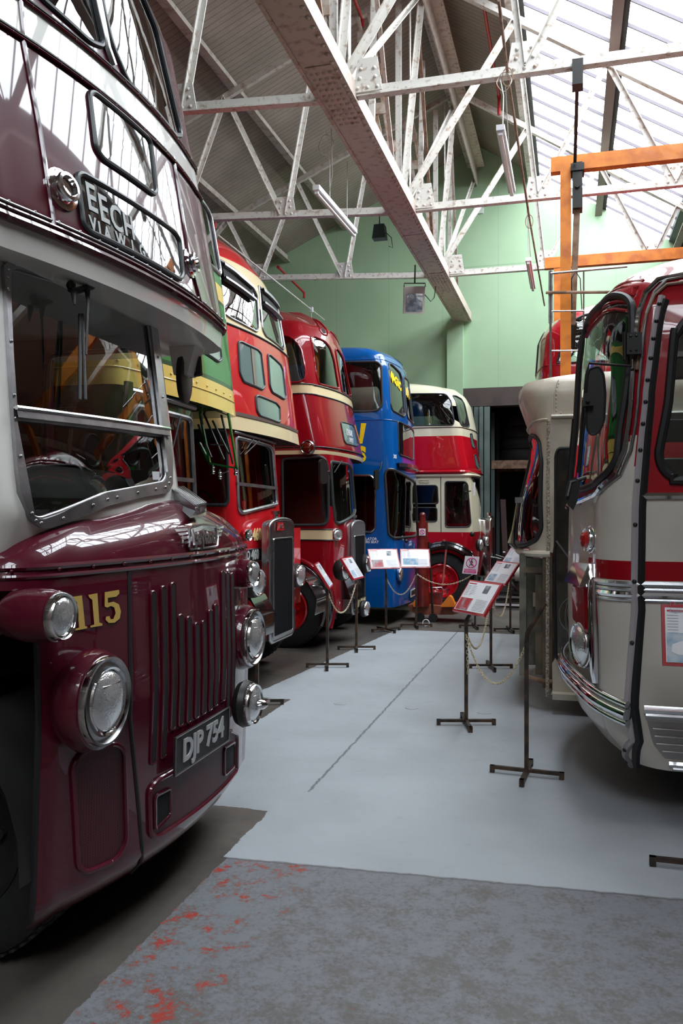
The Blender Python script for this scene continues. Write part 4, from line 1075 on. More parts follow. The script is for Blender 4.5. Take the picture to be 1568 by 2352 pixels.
# ---------------------------------------------------------------- green bus
def bus_green():
    B = thing('double_decker_bus', (-6.5, 5.85, 0), 'green and primrose double decker squeezed between the maroon 115 and the red 460', 'bus')
    U = Shell(4.82, 6.88, -10.5, [(2.58, 2.58, -2.77, .08, 0, 0, .10, .10), (3.6, 3.6, -2.87, .08, .01, .01, .12, .12), (3.83, 3.83, -2.90, .08, .02, .02, .12, .12), (4.40, 4.40, -2.96, .1, .05, .05, .16, .16), (4.60, 4.58, -3.10, .12, .14, .14, .3, .3), (4.8, 4.70, -3.5, .12, .4, .4, .4, .4)])
    wf = tr(U, [(400, 440), (449, 471), (471, 488), (483, 507), (507, 640), (507, 650), (500, 649), (470, 622), (400, 560)], .03)
    wn = [(U.pf0 + .1, wf[0][1]), ]
    wl = rnd([(U.pf0 + .05, 3.82), (U.pf0 + .88, 3.82), (U.pf0 + .88, 4.36), (U.pf0 + .05, 4.36)], .06)
    wf = rnd([(U.pf0 + .98, 3.82), (U.pf1 + .02, 3.82), (U.pf1 + .02, 4.36), (U.pf0 + .98, 4.36)], .07)
    sd = side_rows(U, 5, 3.82, 4.36, .4)
    H = [hole(h) for h in (wl, wf, *sd)]
    bands = [2.78, 2.82, 3.56, 3.68]
    def mi(p, v):
        if v < 2.80: return 1
        if v < 2.835: return 2
        if 3.56 < v < 3.68: return 1
        if 3.68 < v < 3.71 or 3.53 < v < 3.56: return 2
        return 0
    U.grid(.05, H, [2.80, 2.835, 3.53, 3.56, 3.68, 3.71], mi=mi, topcap=0, botcap=2, coarse=.15, fine_side=1.5).build('upper_deck_body', [M['green'], M['yellow'], M['greend']], B)
    U.grid(.12, H, off=-.05, coarse=.15).build('upper_lining', M['inside'], B)
    add_windows(U, [wl, wf, *sd], B, M['darkglass'], .018, M['alu'])
    g = G(); U.line(g, [(-4, 2.70), (U.pc1 + 2, 2.70)], .005, .002); k = -2.5
    while k < U.pc1: g.rivet(U.S(k, 2.74, .0), U.S(k, 2.74, .02) - U.S(k, 2.74), .012); k += .2
    g.build('panel_beading', M['yellow'], B)
    o, pl = box_panel(U, [(442, 722), (498, 745), (507, 826), (500, 831), (470, 810), (446, 792)], B, mat('blind_box_pale', (.30, .34, .33), .2, 0, .5), 'route_number_box')
    c = U.inv(489, 790, U.pf1 - .3, 3.1); X = Vector((0, 1, 0)); text_g('5', .20, (U.S(*c, .012), (U.S(c[0] + .02, c[1]) - U.S(c[0] - .02, c[1])), (0, 0, 1)), .002, .004).build('route_numeral', M['white'], o, smooth=False)
    # cab
    K = Shell(4.86, 6.0, -4.0, [(1.2, 1.2, -2.76, .02, 0, 0, .08, .08), (2.58, 2.58, -2.84, .02, 0, 0, .08, .08)])
    ws = rnd([(K.pf0 + .08, 1.62), (K.pf0 + .95, 1.62), (K.pf0 + .95, 2.46), (K.pf0 + .08, 2.46)], .06)
    ns = rnd([(-.12, 1.7), (-.85, 1.7), (-.85, 2.45), (-.12, 2.45)], .05); fs = rnd([(K.pc1 + .1, 1.8), (K.pc1 + .8, 1.8), (K.pc1 + .8, 2.45), (K.pc1 + .1, 2.45)], .05)
    K.grid(.05, [hole(ws), hole(ns), hole(fs)], mi=lambda p, v: 0).build('cab_body', [M['greend']], B)
    K.grid(.1, [hole(ws), hole(ns), hole(fs)], off=-.03).build('cab_lining', M['inside'], B)
    add_windows(K, [ws], B, M['glass'], .02, M['alu'], 'windscreen_pane'); add_windows(K, [ns, fs], B, M['glass'], .012)
    g = G(); K.band(g, [(K.pf0 + .06, 1.98), (K.pf0 + .97, 1.98)], .03, .012); g.build('windscreen_divider', M['alu'], B)
    g = G(); K.line(g, [(K.pf0 - .03, 2.55), (K.pf1 + .02, 2.55)], .022, .02); g.build('rain_strip', M['chromedull'], B)
    g = G(); g.box(-2.83, -2.80, 4.86, 4.93, 1.2, 2.6).box(-4.0, -3.96, 4.9, 6.0, 1.2, 2.55); g.build('cab_pillar', M['greend'], B, smooth=False)
    wiper(B, K.S(K.pf0 + .70, 2.44, .02), K.S(K.pf0 + .55, 2.2, .02))
    # hanging strut frame
    for col, r, segs in ((M['greenpaint'], .012, [((454, 923), (482, 1066)), ((482, 1064), (546, 1076)), ((524, 949), (544, 1076)), ((458, 1017), (482, 1064))]), (M['blackmetal'], .009, [((463, 939), (514, 1055)), ((488, 966), (526, 1043)), ((508, 953), (535, 1066)), ((455, 975), (485, 1050)), ((462, 1030), (480, 1058))]), (M['seatframe'], .006, [((484, 1021), (512, 1022)), ((503, 1090), (524, 1082))])):
        for p, q in segs:
            g = G(); g.beam(onB(*p, 6.55), onB(*q, 6.55), r * 2.2, r * 1.4); g.build('hanging_strut', col, B, smooth=False)
    for px, py in ((489, 1085), (505, 1097), (541, 1088)):
        p = onB(px, py, 6.55); g = G(); g.cyl(p + Vector((0, 0, .07)), p, .012, 8); g.ball(p, .018, 6); g.ball(p + Vector((0, 0, .035)), .016, 6); g.build('chrome_shackle', M['chrome'], B)
    # engine bay, radiator, lower saloon
    L = Shell(4.84, 6.86, -10.5, [(.45, .45, -4.0, 0, 0, 0, .05, .05), (2.58, 2.58, -4.0, 0, 0, 0, .05, .05)])
    sw = side_rows(L, 4, 1.55, 2.35, .4); L.grid(.15, [hole(h) for h in sw], coarse=.15).build('lower_saloon', M['green'], B); add_windows(L, sw, B, M['darkglass'], .014)
    g = G(); g.box(-4.0, -2.7, 4.88, 5.9, .5, 1.22).box(-4.0, -2.86, 5.95, 6.6, .5, 1.35); g.build('bonnet', M['greend'], B, smooth=False)
    radiator(B, -2.78, 5.80, 6.40, .45, 1.5, M['chromedull'])
    g = G(); g.box(-10.4, -4.1, 4.9, 6.8, .5, .55).box(-10.5, -10.46, 4.84, 6.86, .45, 4.5); g.build('saloon_floor', M['inside'], B, smooth=False)
    seats(B, -3.8, -9.5, 4.92, 6.78, 2.64, 6)
    for a in (-3.4, -9.0): wheel(B, a, 5.05, -1, hub=M['green']); wheel(B, a, 6.65, 1)
    chassis(B, -2.7, -10, 4.84, 6.86)
bus_green()

# ---------------------------------------------------------------- red bus 460
def bus460():
    B = thing('double_decker_bus', (-7.0, 8.05, 0), 'bright red double decker numbered 460 with cream bands and a tall chrome radiator', 'bus')
    U = Shell(7.0, 9.14, -11.0, [(2.50, 2.50, -2.94, .07, 0, 0, .10, .10), (3.05, 3.05, -3.01, .07, 0, 0, .12, .12), (3.6, 3.6, -3.07, .08, .01, .01, .14, .14), (4.04, 4.04, -3.13, .10, .04, .04, .20, .20), (4.23, 4.23, -3.19, .12, .08, .08, .26, .26), (4.42, 4.42, -3.33, .14, .16, .16, .34, .34), (4.62, 4.60, -3.56, .16, .3, .3, .42, .42), (4.85, 4.75, -3.95, .16, .5, .5, .45, .45), (5.1, 4.80, -4.5, .1, .7, .7, .35, .35)])
    wl = tr(U, [(498, 594), (519, 606), (574, 650), (590, 680), (595, 752), (588, 762), (530, 731), (502, 712)], .04)
    wr = tr(U, [(592, 657), (596, 660), (633, 699), (643, 735), (652, 797), (649, 803), (609, 771), (602, 757)], .03)
    H = [hole(wl), hole(wr)]
    sd = side_rows(U, 5, 3.66, 4.2, .5); H += [hole(h) for h in sd]
    cl = U.trace([(524, 733), (588, 772), (656, 818)]); vb = sum(p[1] for p in cl) / 3
    bt = U.trace([(549, 951), (610, 970), (678, 995)]); vt = sum(p[1] for p in bt) / 3
    wt = [p[1] for p in U.trace([(519, 600), (577, 643), (640, 698)])]; vw = sum(wt) / 3 + .03
    def mi(p, v): return 1 if (v < vt or (vb < v < vw)) else 0
    U.grid(.05, H, [vt, vb, vw], mi=mi, topcap=0, botcap=2, coarse=.15, fine_side=1.5).build('upper_deck_body', [M['red460'], M['cream'], M['dark']], B)
    U.grid(.12, H, off=-.05, coarse=.15).build('upper_lining', M['inside'], B)
    add_windows(U, [wl, wr, *sd], B, M['darkglass'], .013, M['alu'])
    g = G(); U.line(g, [(-3, vb - .01), (U.pc1 + 1, vb - .01)], .010, .004); g.build('waist_trim', M['gasket'], B)
    g = G(); U.band(g, [(-3, vt + .015), (U.pc1 + 1, vt + .015)], .035, .008); g.build('band_trim', mat('brown_trim', (.09, .05, .04), .5), B)
    # hopper vents
    for q in ([(508, 612), (574, 662), (592, 690)], [(597, 668), (634, 707), (645, 738)]):
        t = U.trace(q[:2]); u = U.trace([(q[0][0] + 2, q[0][1] + 28), (q[1][0] + 6, q[1][1] + 28)]) 
        for (a, b), w in (((t[0], t[1]), .03), ((u[0], u[1]), .022)):
            g = G(); U.band(g, [a, b], w, .05); g.build('vent_rail', M['alu'], B)
        g = G(); m_ = [((t[k][0] + u[k][0]) / 2, (t[k][1] + u[k][1]) / 2) for k in (0, 1)]; U.band(g, m_, abs(t[0][1] - u[0][1]) * .8, .02); g.build('hopper_vent', M['dark'], B)
    for pts in ([(546, 786), (552, 785), (590, 803), (598, 812), (607, 888), (601, 895), (558, 876), (550, 858)], [(614, 815), (619, 816), (643, 838), (648, 850), (655, 912), (651, 917), (624, 901), (619, 888)], [(586, 911), (592, 909), (633, 926), (641, 936), (642, 968), (637, 970), (596, 955), (589, 944)]):
        box_panel(U, pts, B, M['blindg'], 'indicator_box', .025, .013)
    t = U.trace([(574, 800), (582, 884)]); g = G(); U.band(g, t, .02, .012); g.build('indicator_divider', M['inside'], B)
    # cab
    K = Shell(7.04, 8.42, -11.0, [(.45, .45, -2.95, .02, 0, 0, .10, .10), (1.5, 1.5, -2.95, .02, 0, 0, .10, .10), (2.50, 2.50, -3.03, .02, 0, 0, .10, .10)])
    ws = tr(K, [(540, 1004), (616, 1024), (624, 1034), (634, 1158), (605, 1165), (553, 1178), (546, 1168)], .04)
    wsf = tr(K, [(533, 995), (622, 1019), (629, 1030), (639, 1164), (608, 1172), (555, 1185), (545, 1176)], .03)
    ns = tr(K, [(436, 978), (514, 988), (520, 1000), (524, 1150), (518, 1160), (436, 1160)], .05, (-.4, 2.0))
    ah, p0 = arch_hole(K, -3.62, .60)
    K.grid(.05, [hole(ws), hole(ns), hole(ah)], coarse=.2, fine_side=1.6, far_coarse=True).build('cab_body', [M['red460']], B)
    K.grid(.12, [hole(ws), hole(ns)], off=-.03, coarse=.3, pmin=-1.2, pmax=K.pc1 + .1, vmin=1.2).build('cab_lining', M['inside'], B)
    add_windows(K, [ws], B, M['glass'], .018, M['alu'], 'windscreen_pane', .008); add_windows(K, [ns], B, M['glass'])
    a, b = K.trace([(541, 1111), (634, 1122)]); g = G(); K.band(g, [a, b], .03, .016); g.build('windscreen_divider', M['alu'], B)
    a, b = K.trace([(530, 992), (626, 1018)]); g = G(); K.line(g, [a, b], .018, .025); g.build('rain_strip', M['alu'], B)
    a, b = K.S(*K.trace([(591, 1010)])[0], .03), K.S(*K.trace([(557, 1045)])[0], .02); wiper(B, a, b); 
    a, b = K.S(*K.trace([(576, 1008)])[0], .03), K.S(*K.trace([(561, 1032)])[0], .02); wiper(B, a, b)
    g = G(); g.box(-4.3, -4.26, 7.1, 8.4, .6, 2.48).box(-4.3, -3.0, 7.1, 8.38, 1.2, 1.25); g.build('cab_bulkhead', mat('pale_bulkhead', (.24, .20, .14), .6), B, smooth=False)
    c = Vector((-3.45, 7.6, 1.75)); g = G(); g.tube([c + Vector((-.10 * math.sin(t), .22 * math.cos(t), .19 * math.sin(t))) for t in [2 * PI * k / 28 for k in range(28)]], .013, 6, closed=True); g.build('steering_wheel', M['rubber'], B)
    g = G(); g.lathe((-3.25, 7.95, 1.80), (1, 0, 0), [(0, 0), (.05, 0), (.05, .01), (0, .012)], 20); g.build('red_disc', M['red460'], B)
    # fleet number, plate, lamps
    c = K.trace([(589, 1229)])[0]; text_g('460', .155, (K.S(*c, .006), (0, 1, 0), (0, 0, 1)), .004, .006, sx=1.0).build('fleet_number', mat('cream_letter', (.85, .62, .30), .4), B, smooth=False)
    c = K.trace([(575, 1276)])[0]; plate_f(B, K.S(*c, .012), (0, 1, 0), (0, 0, 1), 'JD 460', .55, .125, mat('plate_silver2', (.5, .5, .5), .4), M['rubber'], M['chromedull'], .13)
    lamp(B, onA(571, 1229, -2.87), (1, 0, 0), .055, M['red460'], .08, 'side_lamp')
    lamp(B, onA(594, 1338, -2.72), (1, -.1, 0), .125, M['blackmetal'], .16, 'headlamp')
    lamp(B, onA(691, 1322, -2.78), (1, -.1, 0), .115, M['blackmetal'], .14, 'headlamp')
    radiator(B, -2.80, *sorted((onA(623, 1400, -2.80).y, onA(674, 1400, -2.80).y)), onA(647, 1466, -2.8).z, onA(646, 1193, -2.8).z, M['chromedull'], .10)
    o = G(); c = onA(643, 1209, -2.79); o.poly([c + Vector((0, y, z)) for y, z in ((-.09, -.04), (.09, -.04), (.07, .04), (-.07, .04))], (.01, 0, 0)); o = o.build('radiator_badge', M['red460'], B, smooth=False)
    text_g('AEC', .06, (c + Vector((.014, 0, 0)), (0, 1, 0), (0, 0, 1)), .004, .001).build('badge_letters', M['chromedull'], o, smooth=False)
    # bonnet and wings
    g = G(); g.box(-4.4, -2.98, 8.44, 9.0, .7, 1.55); g.build('bonnet', M['red460'], B, smooth=False)
    for b0, b1, nm in ((7.02, 7.40, 0), (8.72, 9.12, 1)):
        g = G(); pr = [(-2.72, .62), (-2.70, .78), (-2.80, .95), (-3.0, 1.08), (-3.3, 1.15), (-3.6, 1.15)]; n = len(pr)
        for x, z in pr: g.v += [(x, b0, z), (x, b1, z), (x, b0, z - .03), (x, b1, z - .03)]
        for k in range(n - 1):
            a = k * 4
            for f in ((0, 1, 5, 4), (2, 6, 7, 3), (0, 4, 6, 2), (1, 3, 7, 5)): g.f.append(tuple(a + i for i in f)); g.m.append(0)
        g.build('front_wing', mat('black_gloss_paint', (.006, .006, .007), .2, 0, 1), B)
    g = G(); g.box(-3.05, -2.97, 7.3, 8.2, .42, .52).box(-3.1, -3.0, 7.5, 8.1, .52, .9); g.build('front_crossmember', M['dark'], B, smooth=False)
    g = G(); k = 0
    L = Shell(8.42, 9.10, -11.0, [(.45, .45, -4.4, 0, 0, 0, .05, .05), (2.5, 2.5, -4.4, 0, 0, 0, .05, .05)])
    sw = side_rows(L, 4, 1.55, 2.35, .4, near=False); L.grid(.15, [hole(h) for h in sw], coarse=.15).build('lower_saloon', M['red460'], B); add_windows(L, sw, B, M['darkglass'], .014)
    g = G(); g.box(-11.0, -10.96, 7.0, 9.1, .45, 4.6).box(-10.9, -4.4, 7.1, 9.05, .55, .6); g.build('saloon_floor', M['inside'], B, smooth=False)
    seats(B, -4.0, -9.8, 7.1, 9.0, 2.58, 6)
    for a in (-3.62, -9.2): wheel(B, a, 7.2, -1, hub=M['red460']); wheel(B, a, 8.92, 1, hub=M['red460'])
    well(B, -3.62, 7.08, 7.5, .60); chassis(B, -2.9, -10.5, 7.0, 9.1)
bus460()

# ---------------------------------------------------------------- crimson bus
def bus_crimson():
    B = thing('double_decker_bus', (-7.0, 10.9, 0), 'deep crimson double decker with rounded roof, cream bands and plain grey radiator', 'bus')
    U = Shell(9.85, 12.02, -11.3, [(2.45, 2.45, -2.86, .12, -.02, -.02, .14, .14), (2.52, 2.52, -2.84, .12, -.02, -.02, .14, .14), (3.2, 3.2, -2.98, .12, 0, 0, .18, .18), (3.37, 3.37, -3.0, .12, 0, 0, .18, .18), (3.95, 3.95, -3.07, .12, .05, .05, .26, .26), (4.2, 4.18, -3.15, .14, .16, .16, .36, .36),
                                   (4.42, 4.36, -3.33, .16, .36, .36, .5, .5), (4.65, 4.50, -3.62, .18, .6, .6, .45, .5), (4.9, 4.56, -4.3, .1, .8, .8, .25, .4)])
    w1 = tr(U, [(712, 774), (719, 772), (744, 783), (758, 799), (767, 827), (778, 893), (767, 891), (732, 882), (726, 859)], .05)
    w2 = tr(U, [(769, 801), (776, 804), (786, 821), (791, 838), (805, 908), (798, 909), (785, 900), (781, 875)], .04)
    ws_ = tr(U, [(620, 771), (660, 771), (675, 779), (691, 800), (702, 855), (700, 870), (689, 878), (620, 880)], .10, (-.6, 3.7))
    sd = side_rows(U, 4, 3.46, 3.98, 1.5) + side_rows(U, 5, 3.46, 3.98, .4, near=False)
    sd = [h for h in sd if max(p[0] for p in h) < min(p[0] for p in ws_) - .05 or min(p[0] for p in h) > U.pc1]
    H = [hole(h) for h in (w1, w2, ws_, *sd)]
    vt = U.trace([(725, 885)])[0][1]; vb = U.trace([(735, 909)])[0][1]
    def mi(p, v): return 1 if vb < v < vt or v < 2.50 else 0
    U.grid(.05, H, [vb, vt, 2.50], mi=mi, topcap=0, botcap=2, coarse=.15, fine_side=2.2, far_coarse=True).build('upper_deck_body', [M['dred'], M['cream'], M['dark']], B)
    U.grid(.12, H, off=-.05, coarse=.2).build('upper_lining', M['inside'], B)
    add_windows(U, [w1, w2, ws_, *sd], B, M['darkglass'], .012, M['dred'])
    for v in (vb, vt, 2.54): g = G(); U.line(g, [(-5, v), (U.pc1 + 1, v)], .009, .004); g.build('band_beading', M['blackmetal'], B)
    for pts in ([(719, 733), (735, 741), (751, 764), (751, 771), (741, 768), (733, 757)], [(758, 762), (768, 772), (778, 790), (778, 795), (770, 787)]):
        pl = rnd(U.trace(pts), .02); g = G(); U.ring(g, pl, .010, .004); g.build('roof_vent_frame', M['dred'], B)
    g = G(); q = tr(U, [(734, 750), (743, 756), (749, 766), (741, 765)], .02); U.patch(g, q, .006, 2); g.build('roof_vent', M['dark'], B)
    o, pl = box_panel(U, [(782, 971), (786, 970), (808, 976), (812, 982), (821, 1022), (817, 1025), (794, 1019), (790, 1013)], B, M['blindg'], 'destination_box', .02, .010)
    c = U.inv(801, 995, U.pf0 + 1, 2.8); text_g('KENDAL', .115, (U.S(*c, .010), U.S(c[0] + .1, c[1]) - U.S(c[0], c[1]), (0, 0, 1)), .002, .002, sx=.7).build('blind_text', M['white'], o, smooth=False)
    c = U.inv(805, 1012, U.pf0 + 1, 2.75); text_g('SERVICE', .08, (U.S(*c, .010), U.S(c[0] + .1, c[1]) - U.S(c[0], c[1]), (0, 0, 1)), .002, .001, sx=.7).build('blind_text', M['white'], o, smooth=False)
    c = U.inv(708, 1028, -.2, 2.6); P = U.S(*c); lamp(B, P + Vector((0, -.05, 0)), (0, -1, 0), .085, M['chromedull'], .05, 'round_marker_lamp', M['amber'])
    # lower deck
    K = Shell(9.87, 11.2, -11.3, [(.45, .45, -2.84, .05, 0, 0, .12, .12), (1.4, 1.4, -2.80, .05, 0, 0, .12, .12), (2.45, 2.45, -2.86, .05, 0, 0, .12, .12)])
    sw = tr(K, [(648, 1054), (735, 1048), (747, 1056), (753, 1078), (754, 1188), (749, 1203), (735, 1206), (650, 1206)], .05, (-.4, 2.0))
    fw = tr(K, [(759, 1060), (800, 1067), (807, 1078), (817, 1172), (812, 1183), (776, 1203), (768, 1196), (763, 1150)], .04)
    sds = side_rows(K, 4, 1.55, 2.35, 2.0, near=True, far=False)
    ah, p0 = arch_hole(K, -3.50, .60)
    H = [hole(sw), hole(fw), hole(ah)] + [hole(h) for h in sds]
    K.grid(.05, H, coarse=.15, fine_side=2.2, far_coarse=True).build('lower_body', [M['dred']], B)
    K.grid(.12, H, off=-.03, coarse=.3, far_coarse=True, vmin=1.2).build('lower_lining', M['inside'], B)
    add_windows(K, [sw, fw, *sds], B, M['glass'], .018, M['gasket'], 'cab_window')
    cp = K.trace([(672, 1217), (762, 1217), (762, 1239), (672, 1239)], (-.4, 1.5)); g = G(); vc = (cp[0][1] + cp[2][1]) / 2; K.band(g, [(-2.0, vc), (cp[1][0], vc)], cp[0][1] - cp[2][1], .006); g.build('cream_panel', M['cream'], B)
    for dv in (-1, 1): g = G(); vv = vc + dv * ((cp[0][1] - cp[2][1]) / 2 + .008); K.line(g, [(-2.0, vv), (cp[1][0] + .02, vv)], .009, .005); g.build('panel_bead', M['blackmetal'], B)
    lamp(B, K.S(*K.inv(770, 1228, .1, 1.45), .03), (.75, -.65, 0), .075, M['dred'], .08, 'side_lamp')
    g = G(); wing_ring(K, g, p0, .66, .5, .035, .02); g.build('wing_bead', M['dred'], B)
    g = G(); wing_ring(K, g, p0, .60, .5, .045, .03); wing_ring(K, g, p0, .55, .5, .04, .01); g.build('front_wing', mat('black_gloss_paint', (.006, .006, .007), .2, 0, 1), B)
    well(B, -3.5, 9.9, 10.3, .60)
    g = G(); g.poly([(-2.82, 10.2, .95), (-2.82, 10.7, .95), (-2.70, 10.75, .8), (-2.66, 10.7, .62), (-2.72, 10.3, .60)], (-.5, 0, 0)); g.build('front_apron', MATS['black_gloss_paint'], B)
    radiator(B, -2.74, onA(811, 1300, -2.74).y, onA(838, 1300, -2.74).y, onA(823, 1405, -2.74).z, onA(819, 1198, -2.74).z, mat('grey_alloy', (.32, .33, .34), .3, .8), .30)
    plate_f(B, onA(829, 1384, -2.715), (0, 1, 0), (0, 0, 1), 'TD 9144', .60, .13, mat('plate_cream', (.8, .7, .45), .4), M['rubber'], None, .13)
    lamp(B, onA(795, 1309, -2.62), (1, -.15, 0), .115, M['blackmetal'], .16, 'headlamp'); lamp(B, onA(847, 1295, -2.66), (1, -.1, 0), .115, M['blackmetal'], .14, 'headlamp'); lamp(B, onA(842, 1398, -2.62), (1, -.1, 0), .10, M['blackmetal'], .1, 'fog_lamp')
    mirror(B, onA(739, 1083, -2.72), .14, .28, (1, -.35, 0), [onA(741, 1083, -2.75), onA(756, 1083, -2.80), onA(760, 1100, -2.85)])
    a, b = K.S(*K.trace([(780, 1058)])[0], .03), K.S(*K.trace([(764, 1086)])[0], .02); wiper(B, a, b)
    L = Shell(11.2, 12.0, -11.3, [(.45, .45, -4.3, 0, 0, 0, .05, .05), (2.45, 2.45, -4.3, 0, 0, 0, .05, .05)]); L.grid(.2, coarse=.3).build('lower_saloon', M['dred'], B)
    g = G(); g.box(-4.3, -3.04, 11.2, 11.9, .6, 1.5); g.build('bonnet', M['dred'], B, smooth=False)
    g = G(); g.box(-11.3, -11.26, 9.9, 12.0, .45, 4.45).box(-11.2, -3.0, 9.92, 11.95, .9, .95); g.build('saloon_floor', M['inside'], B, smooth=False)
    seats(B, -4.2, -10.2, 9.95, 11.9, 2.5, 6)
    for a in (-3.50, -9.2): wheel(B, a, 10.04, -1, hub=M['red460']); wheel(B, a, 11.8, 1)
    chassis(B, -2.9, -10.8, 9.85, 12.0)
bus_crimson()

# ---------------------------------------------------------------- blue bus
def bus_blue():
    B = thing('double_decker_bus', (-6.8, 13.2, 0), 'blue double decker with yellow MAGIC lettering in its upper front window', 'bus')
    U = Shell(12.2, 14.28, -11.5, [(.28, .28, -2.47, .10, 0, 0, .14, .14), (2.40, 2.40, -2.47, .10, 0, 0, .14, .14), (2.50, 2.50, -2.50, .08, 0, 0, .14, .14), (3.25, 3.25, -2.54, .08, 0, 0, .15, .15), (3.95, 3.95, -2.62, .08, .03, .03, .16, .16), (4.15, 4.15, -2.67, .1, .06, .06, .22, .22), (4.28, 4.26, -2.80, .12, .16, .16, .3, .3), (4.45, 4.33, -3.2, .12, .4, .4, .35, .35)])
    w1 = tr(U, [(892, 836), (897, 836), (918, 857), (922, 870), (930, 952), (926, 957), (901, 943), (897, 932)], .04)
    w2 = tr(U, [(926, 865), (929, 867), (938, 878), (941, 890), (950, 972), (947, 973), (936, 961), (933, 950)], .03)
    sw = tr(U, [(760, 832), (866, 831), (875, 840), (878, 930), (869, 942), (850, 945), (760, 945)], .07, (-.6, 3.6))
    wd = tr(U, [(760, 1092), (852, 1092), (861, 1102), (861, 1214), (851, 1223), (838, 1222), (760, 1220)], .05, (-.6, 1.9))
    wf = tr(U, [(884, 1088), (889, 1078), (900, 1078), (935, 1096), (952, 1108), (957, 1220), (950, 1232), (903, 1236), (892, 1228)], .05, (U.pf0 + .6, 1.9))
    sd = side_rows(U, 3, 3.3, 3.95, 2.6) + side_rows(U, 4, 3.3, 3.95, .4, near=False) + side_rows(U, 3, 1.4, 2.2, 2.6)
    H = [hole(h) for h in (w1, w2, sw, wd, wf, *sd)]
    ah, p0 = arch_hole(U, -4.6, .55); H.append(hole(ah))
    def mi(p, v): return 1 if (p > U.pf0 + .35 and 2.45 < v < 2.62 + (p - U.pf0 - .35) * .35 and p < U.pc1) else 0
    U.grid(.05, H, mi=mi, topcap=0, botcap=2, coarse=.15, fine_side=2.6, far_coarse=True).build('body', [M['blue'], M['purple'], M['dark']], B)
    U.grid(.12, H, off=-.05, coarse=.3, far_coarse=True).build('lining', M['inside'], B)
    add_windows(U, [w1, w2, sw, *sd], B, M['darkglass'], .016); add_windows(U, [wf, wd], B, M['darkglass'], .02, M['gasket'], 'windscreen_pane')
    g = G(); U.ring(g, wd, .012, .014); g.build('door_frame', M['chromedull'], B)
    box_panel(U, [(913, 969), (916, 969), (946, 988), (949, 993), (949, 1055), (946, 1056), (918, 1045), (915, 1040)], B, mat('box_black_glass', (.01, .01, .012), .03, 0, 1), 'destination_box', .02, .012)
    for v in (3.12, 4.05): g = G(); U.line(g, [(-5, v), (U.pc1, v)], .006, .003); g.build('body_seam', M['blue'], B)
    # lettering
    for ch, px, py, s_ in (('M', 897, 864, .19), ('A', 903, 870, .19), ('G', 909, 877, .19), ('I', 914, 882, .19), ('C', 918, 888, .19), ('B', 930, 898, .20), ('U', 934, 903, .20), ('S', 938, 908, .20)):
        c = U.inv(px, py, U.pf0 + .5, 3.7); X = U.S(c[0] + .1, c[1]) - U.S(c[0] - .1, c[1]); Y = U.S(c[0], c[1] + .1) - U.S(c[0], c[1] - .1)
        text_g(ch, s_, (U.S(*c, .004), X, Y), .003, .012, sx=.95 if ch != 'I' else 1).build('window_letter', M['yellowtext'], B, smooth=False)
    g = G(); flat(U, g, U.trace([(836, 972), (841, 972), (832, 1019), (826, 1019), (826, 1003)], (-.5, 2.7)), .004); flat(U, g, U.trace([(829, 972), (841, 972), (832, 1019), (824, 1019)], (-.5, 2.7)), .005); g.build('side_letter', M['yellowtext'], B, smooth=False)
    c = U.inv(829, 1045, -.5, 2.6); text_g('S', .30, (U.S(*c, .005), (1, 0, 0), (0, 0, 1)), .003, .02).build('side_letter', M['yellowtext'], B, smooth=False)
    for s_, py in (('ISOLATOR', 1238), ('DRIVERS SEAT', 1245)):
        c = U.inv(846 if s_ == 'ISOLATOR' else 844, py, -.3, 1.4); text_g(s_, .055, (U.S(*c, .003), (1, 0, 0), (0, 0, 1)), .002, .001).build('side_text', M['white'], B, smooth=False)
    c = U.inv(906.5, 1049, U.pf0 + .1, 2.6); text_g('305', .08, (U.S(*c, .003), U.S(c[0] + .1, c[1]) - U.S(c[0] - .1, c[1]), (0, 0, 1)), .002, .002).build('side_text', M['white'], B, smooth=False)
    # ledge over the windscreen
    g = G(); q = U.trace([(897, 1068), (953, 1090)], (U.pf0 + .6, 2.42)); U.band(g, [(U.pf0 + .05, 2.44), (U.pc1 - .1, 2.44)], .06, .05); g.build('windscreen_hood', mat('hood_dark', (.03, .03, .04), .2, 0, 1), B)
    # roof grille
    g = G(); U.patch(g, tr(U, [(912, 815), (921, 822), (926, 838), (924, 845), (914, 832)], .02), .005, 2); g.build('roof_grille', M['dark'], B)
    g = G(); g.ball((-3.9, 13.2, 4.35), .08, 6, sz=.5); g.build('roof_ventilator', M['blackmetal'], B)
    mirror(B, onB(862, 1102, 12.02), .12, .30, (1, -.3, 0), [onB(866, 1090, 12.05), onB(874, 1075, 12.1), onB(876, 1062, 12.15)])
    for px in (928, 938): 
        a, b = U.S(*U.inv(px, 1115, U.pf0 + 1, 2.1), .03), U.S(*U.inv(px - 6, 1225, U.pf0 + 1, 1.3), .05); wiper(B, a, b)
    a = U.S(*U.inv(927, 1243, U.pf0 + 1, 1.2), .04); g = G(); g.ball(a, .03, 6); g.build('wiper_spindle', M['blackmetal'], B)
    lamp(B, U.S(*U.inv(916, 1318, U.pf0 + .6, .8), .03), (1, 0, 0), .11, M['blue'], .05, 'headlamp')
    plate_f(B, U.S(U.pf0 + .9, .42, .02), (0, 1, 0), (0, 0, 1), 'B 305 LPH', .5, .12, M['rubber'], M['white'], None, .1)
    g = G(); g.box(-11.4, -2.8, 12.25, 14.2, .6, .64).box(-11.4, -2.85, 12.3, 14.2, 2.36, 2.42).box(-11.5, -11.46, 12.2, 14.28, .3, 4.2); g.build('saloon_floor', M['inside'], B, smooth=False)
    g = G(); g.beam((-3.05, 12.4, .7), (-3.05, 12.4, 2.3), .03).beam((-3.4, 12.5, .9), (-3.1, 12.5, 1.6), .03); g.build('handrail', M['chromedull'], B)
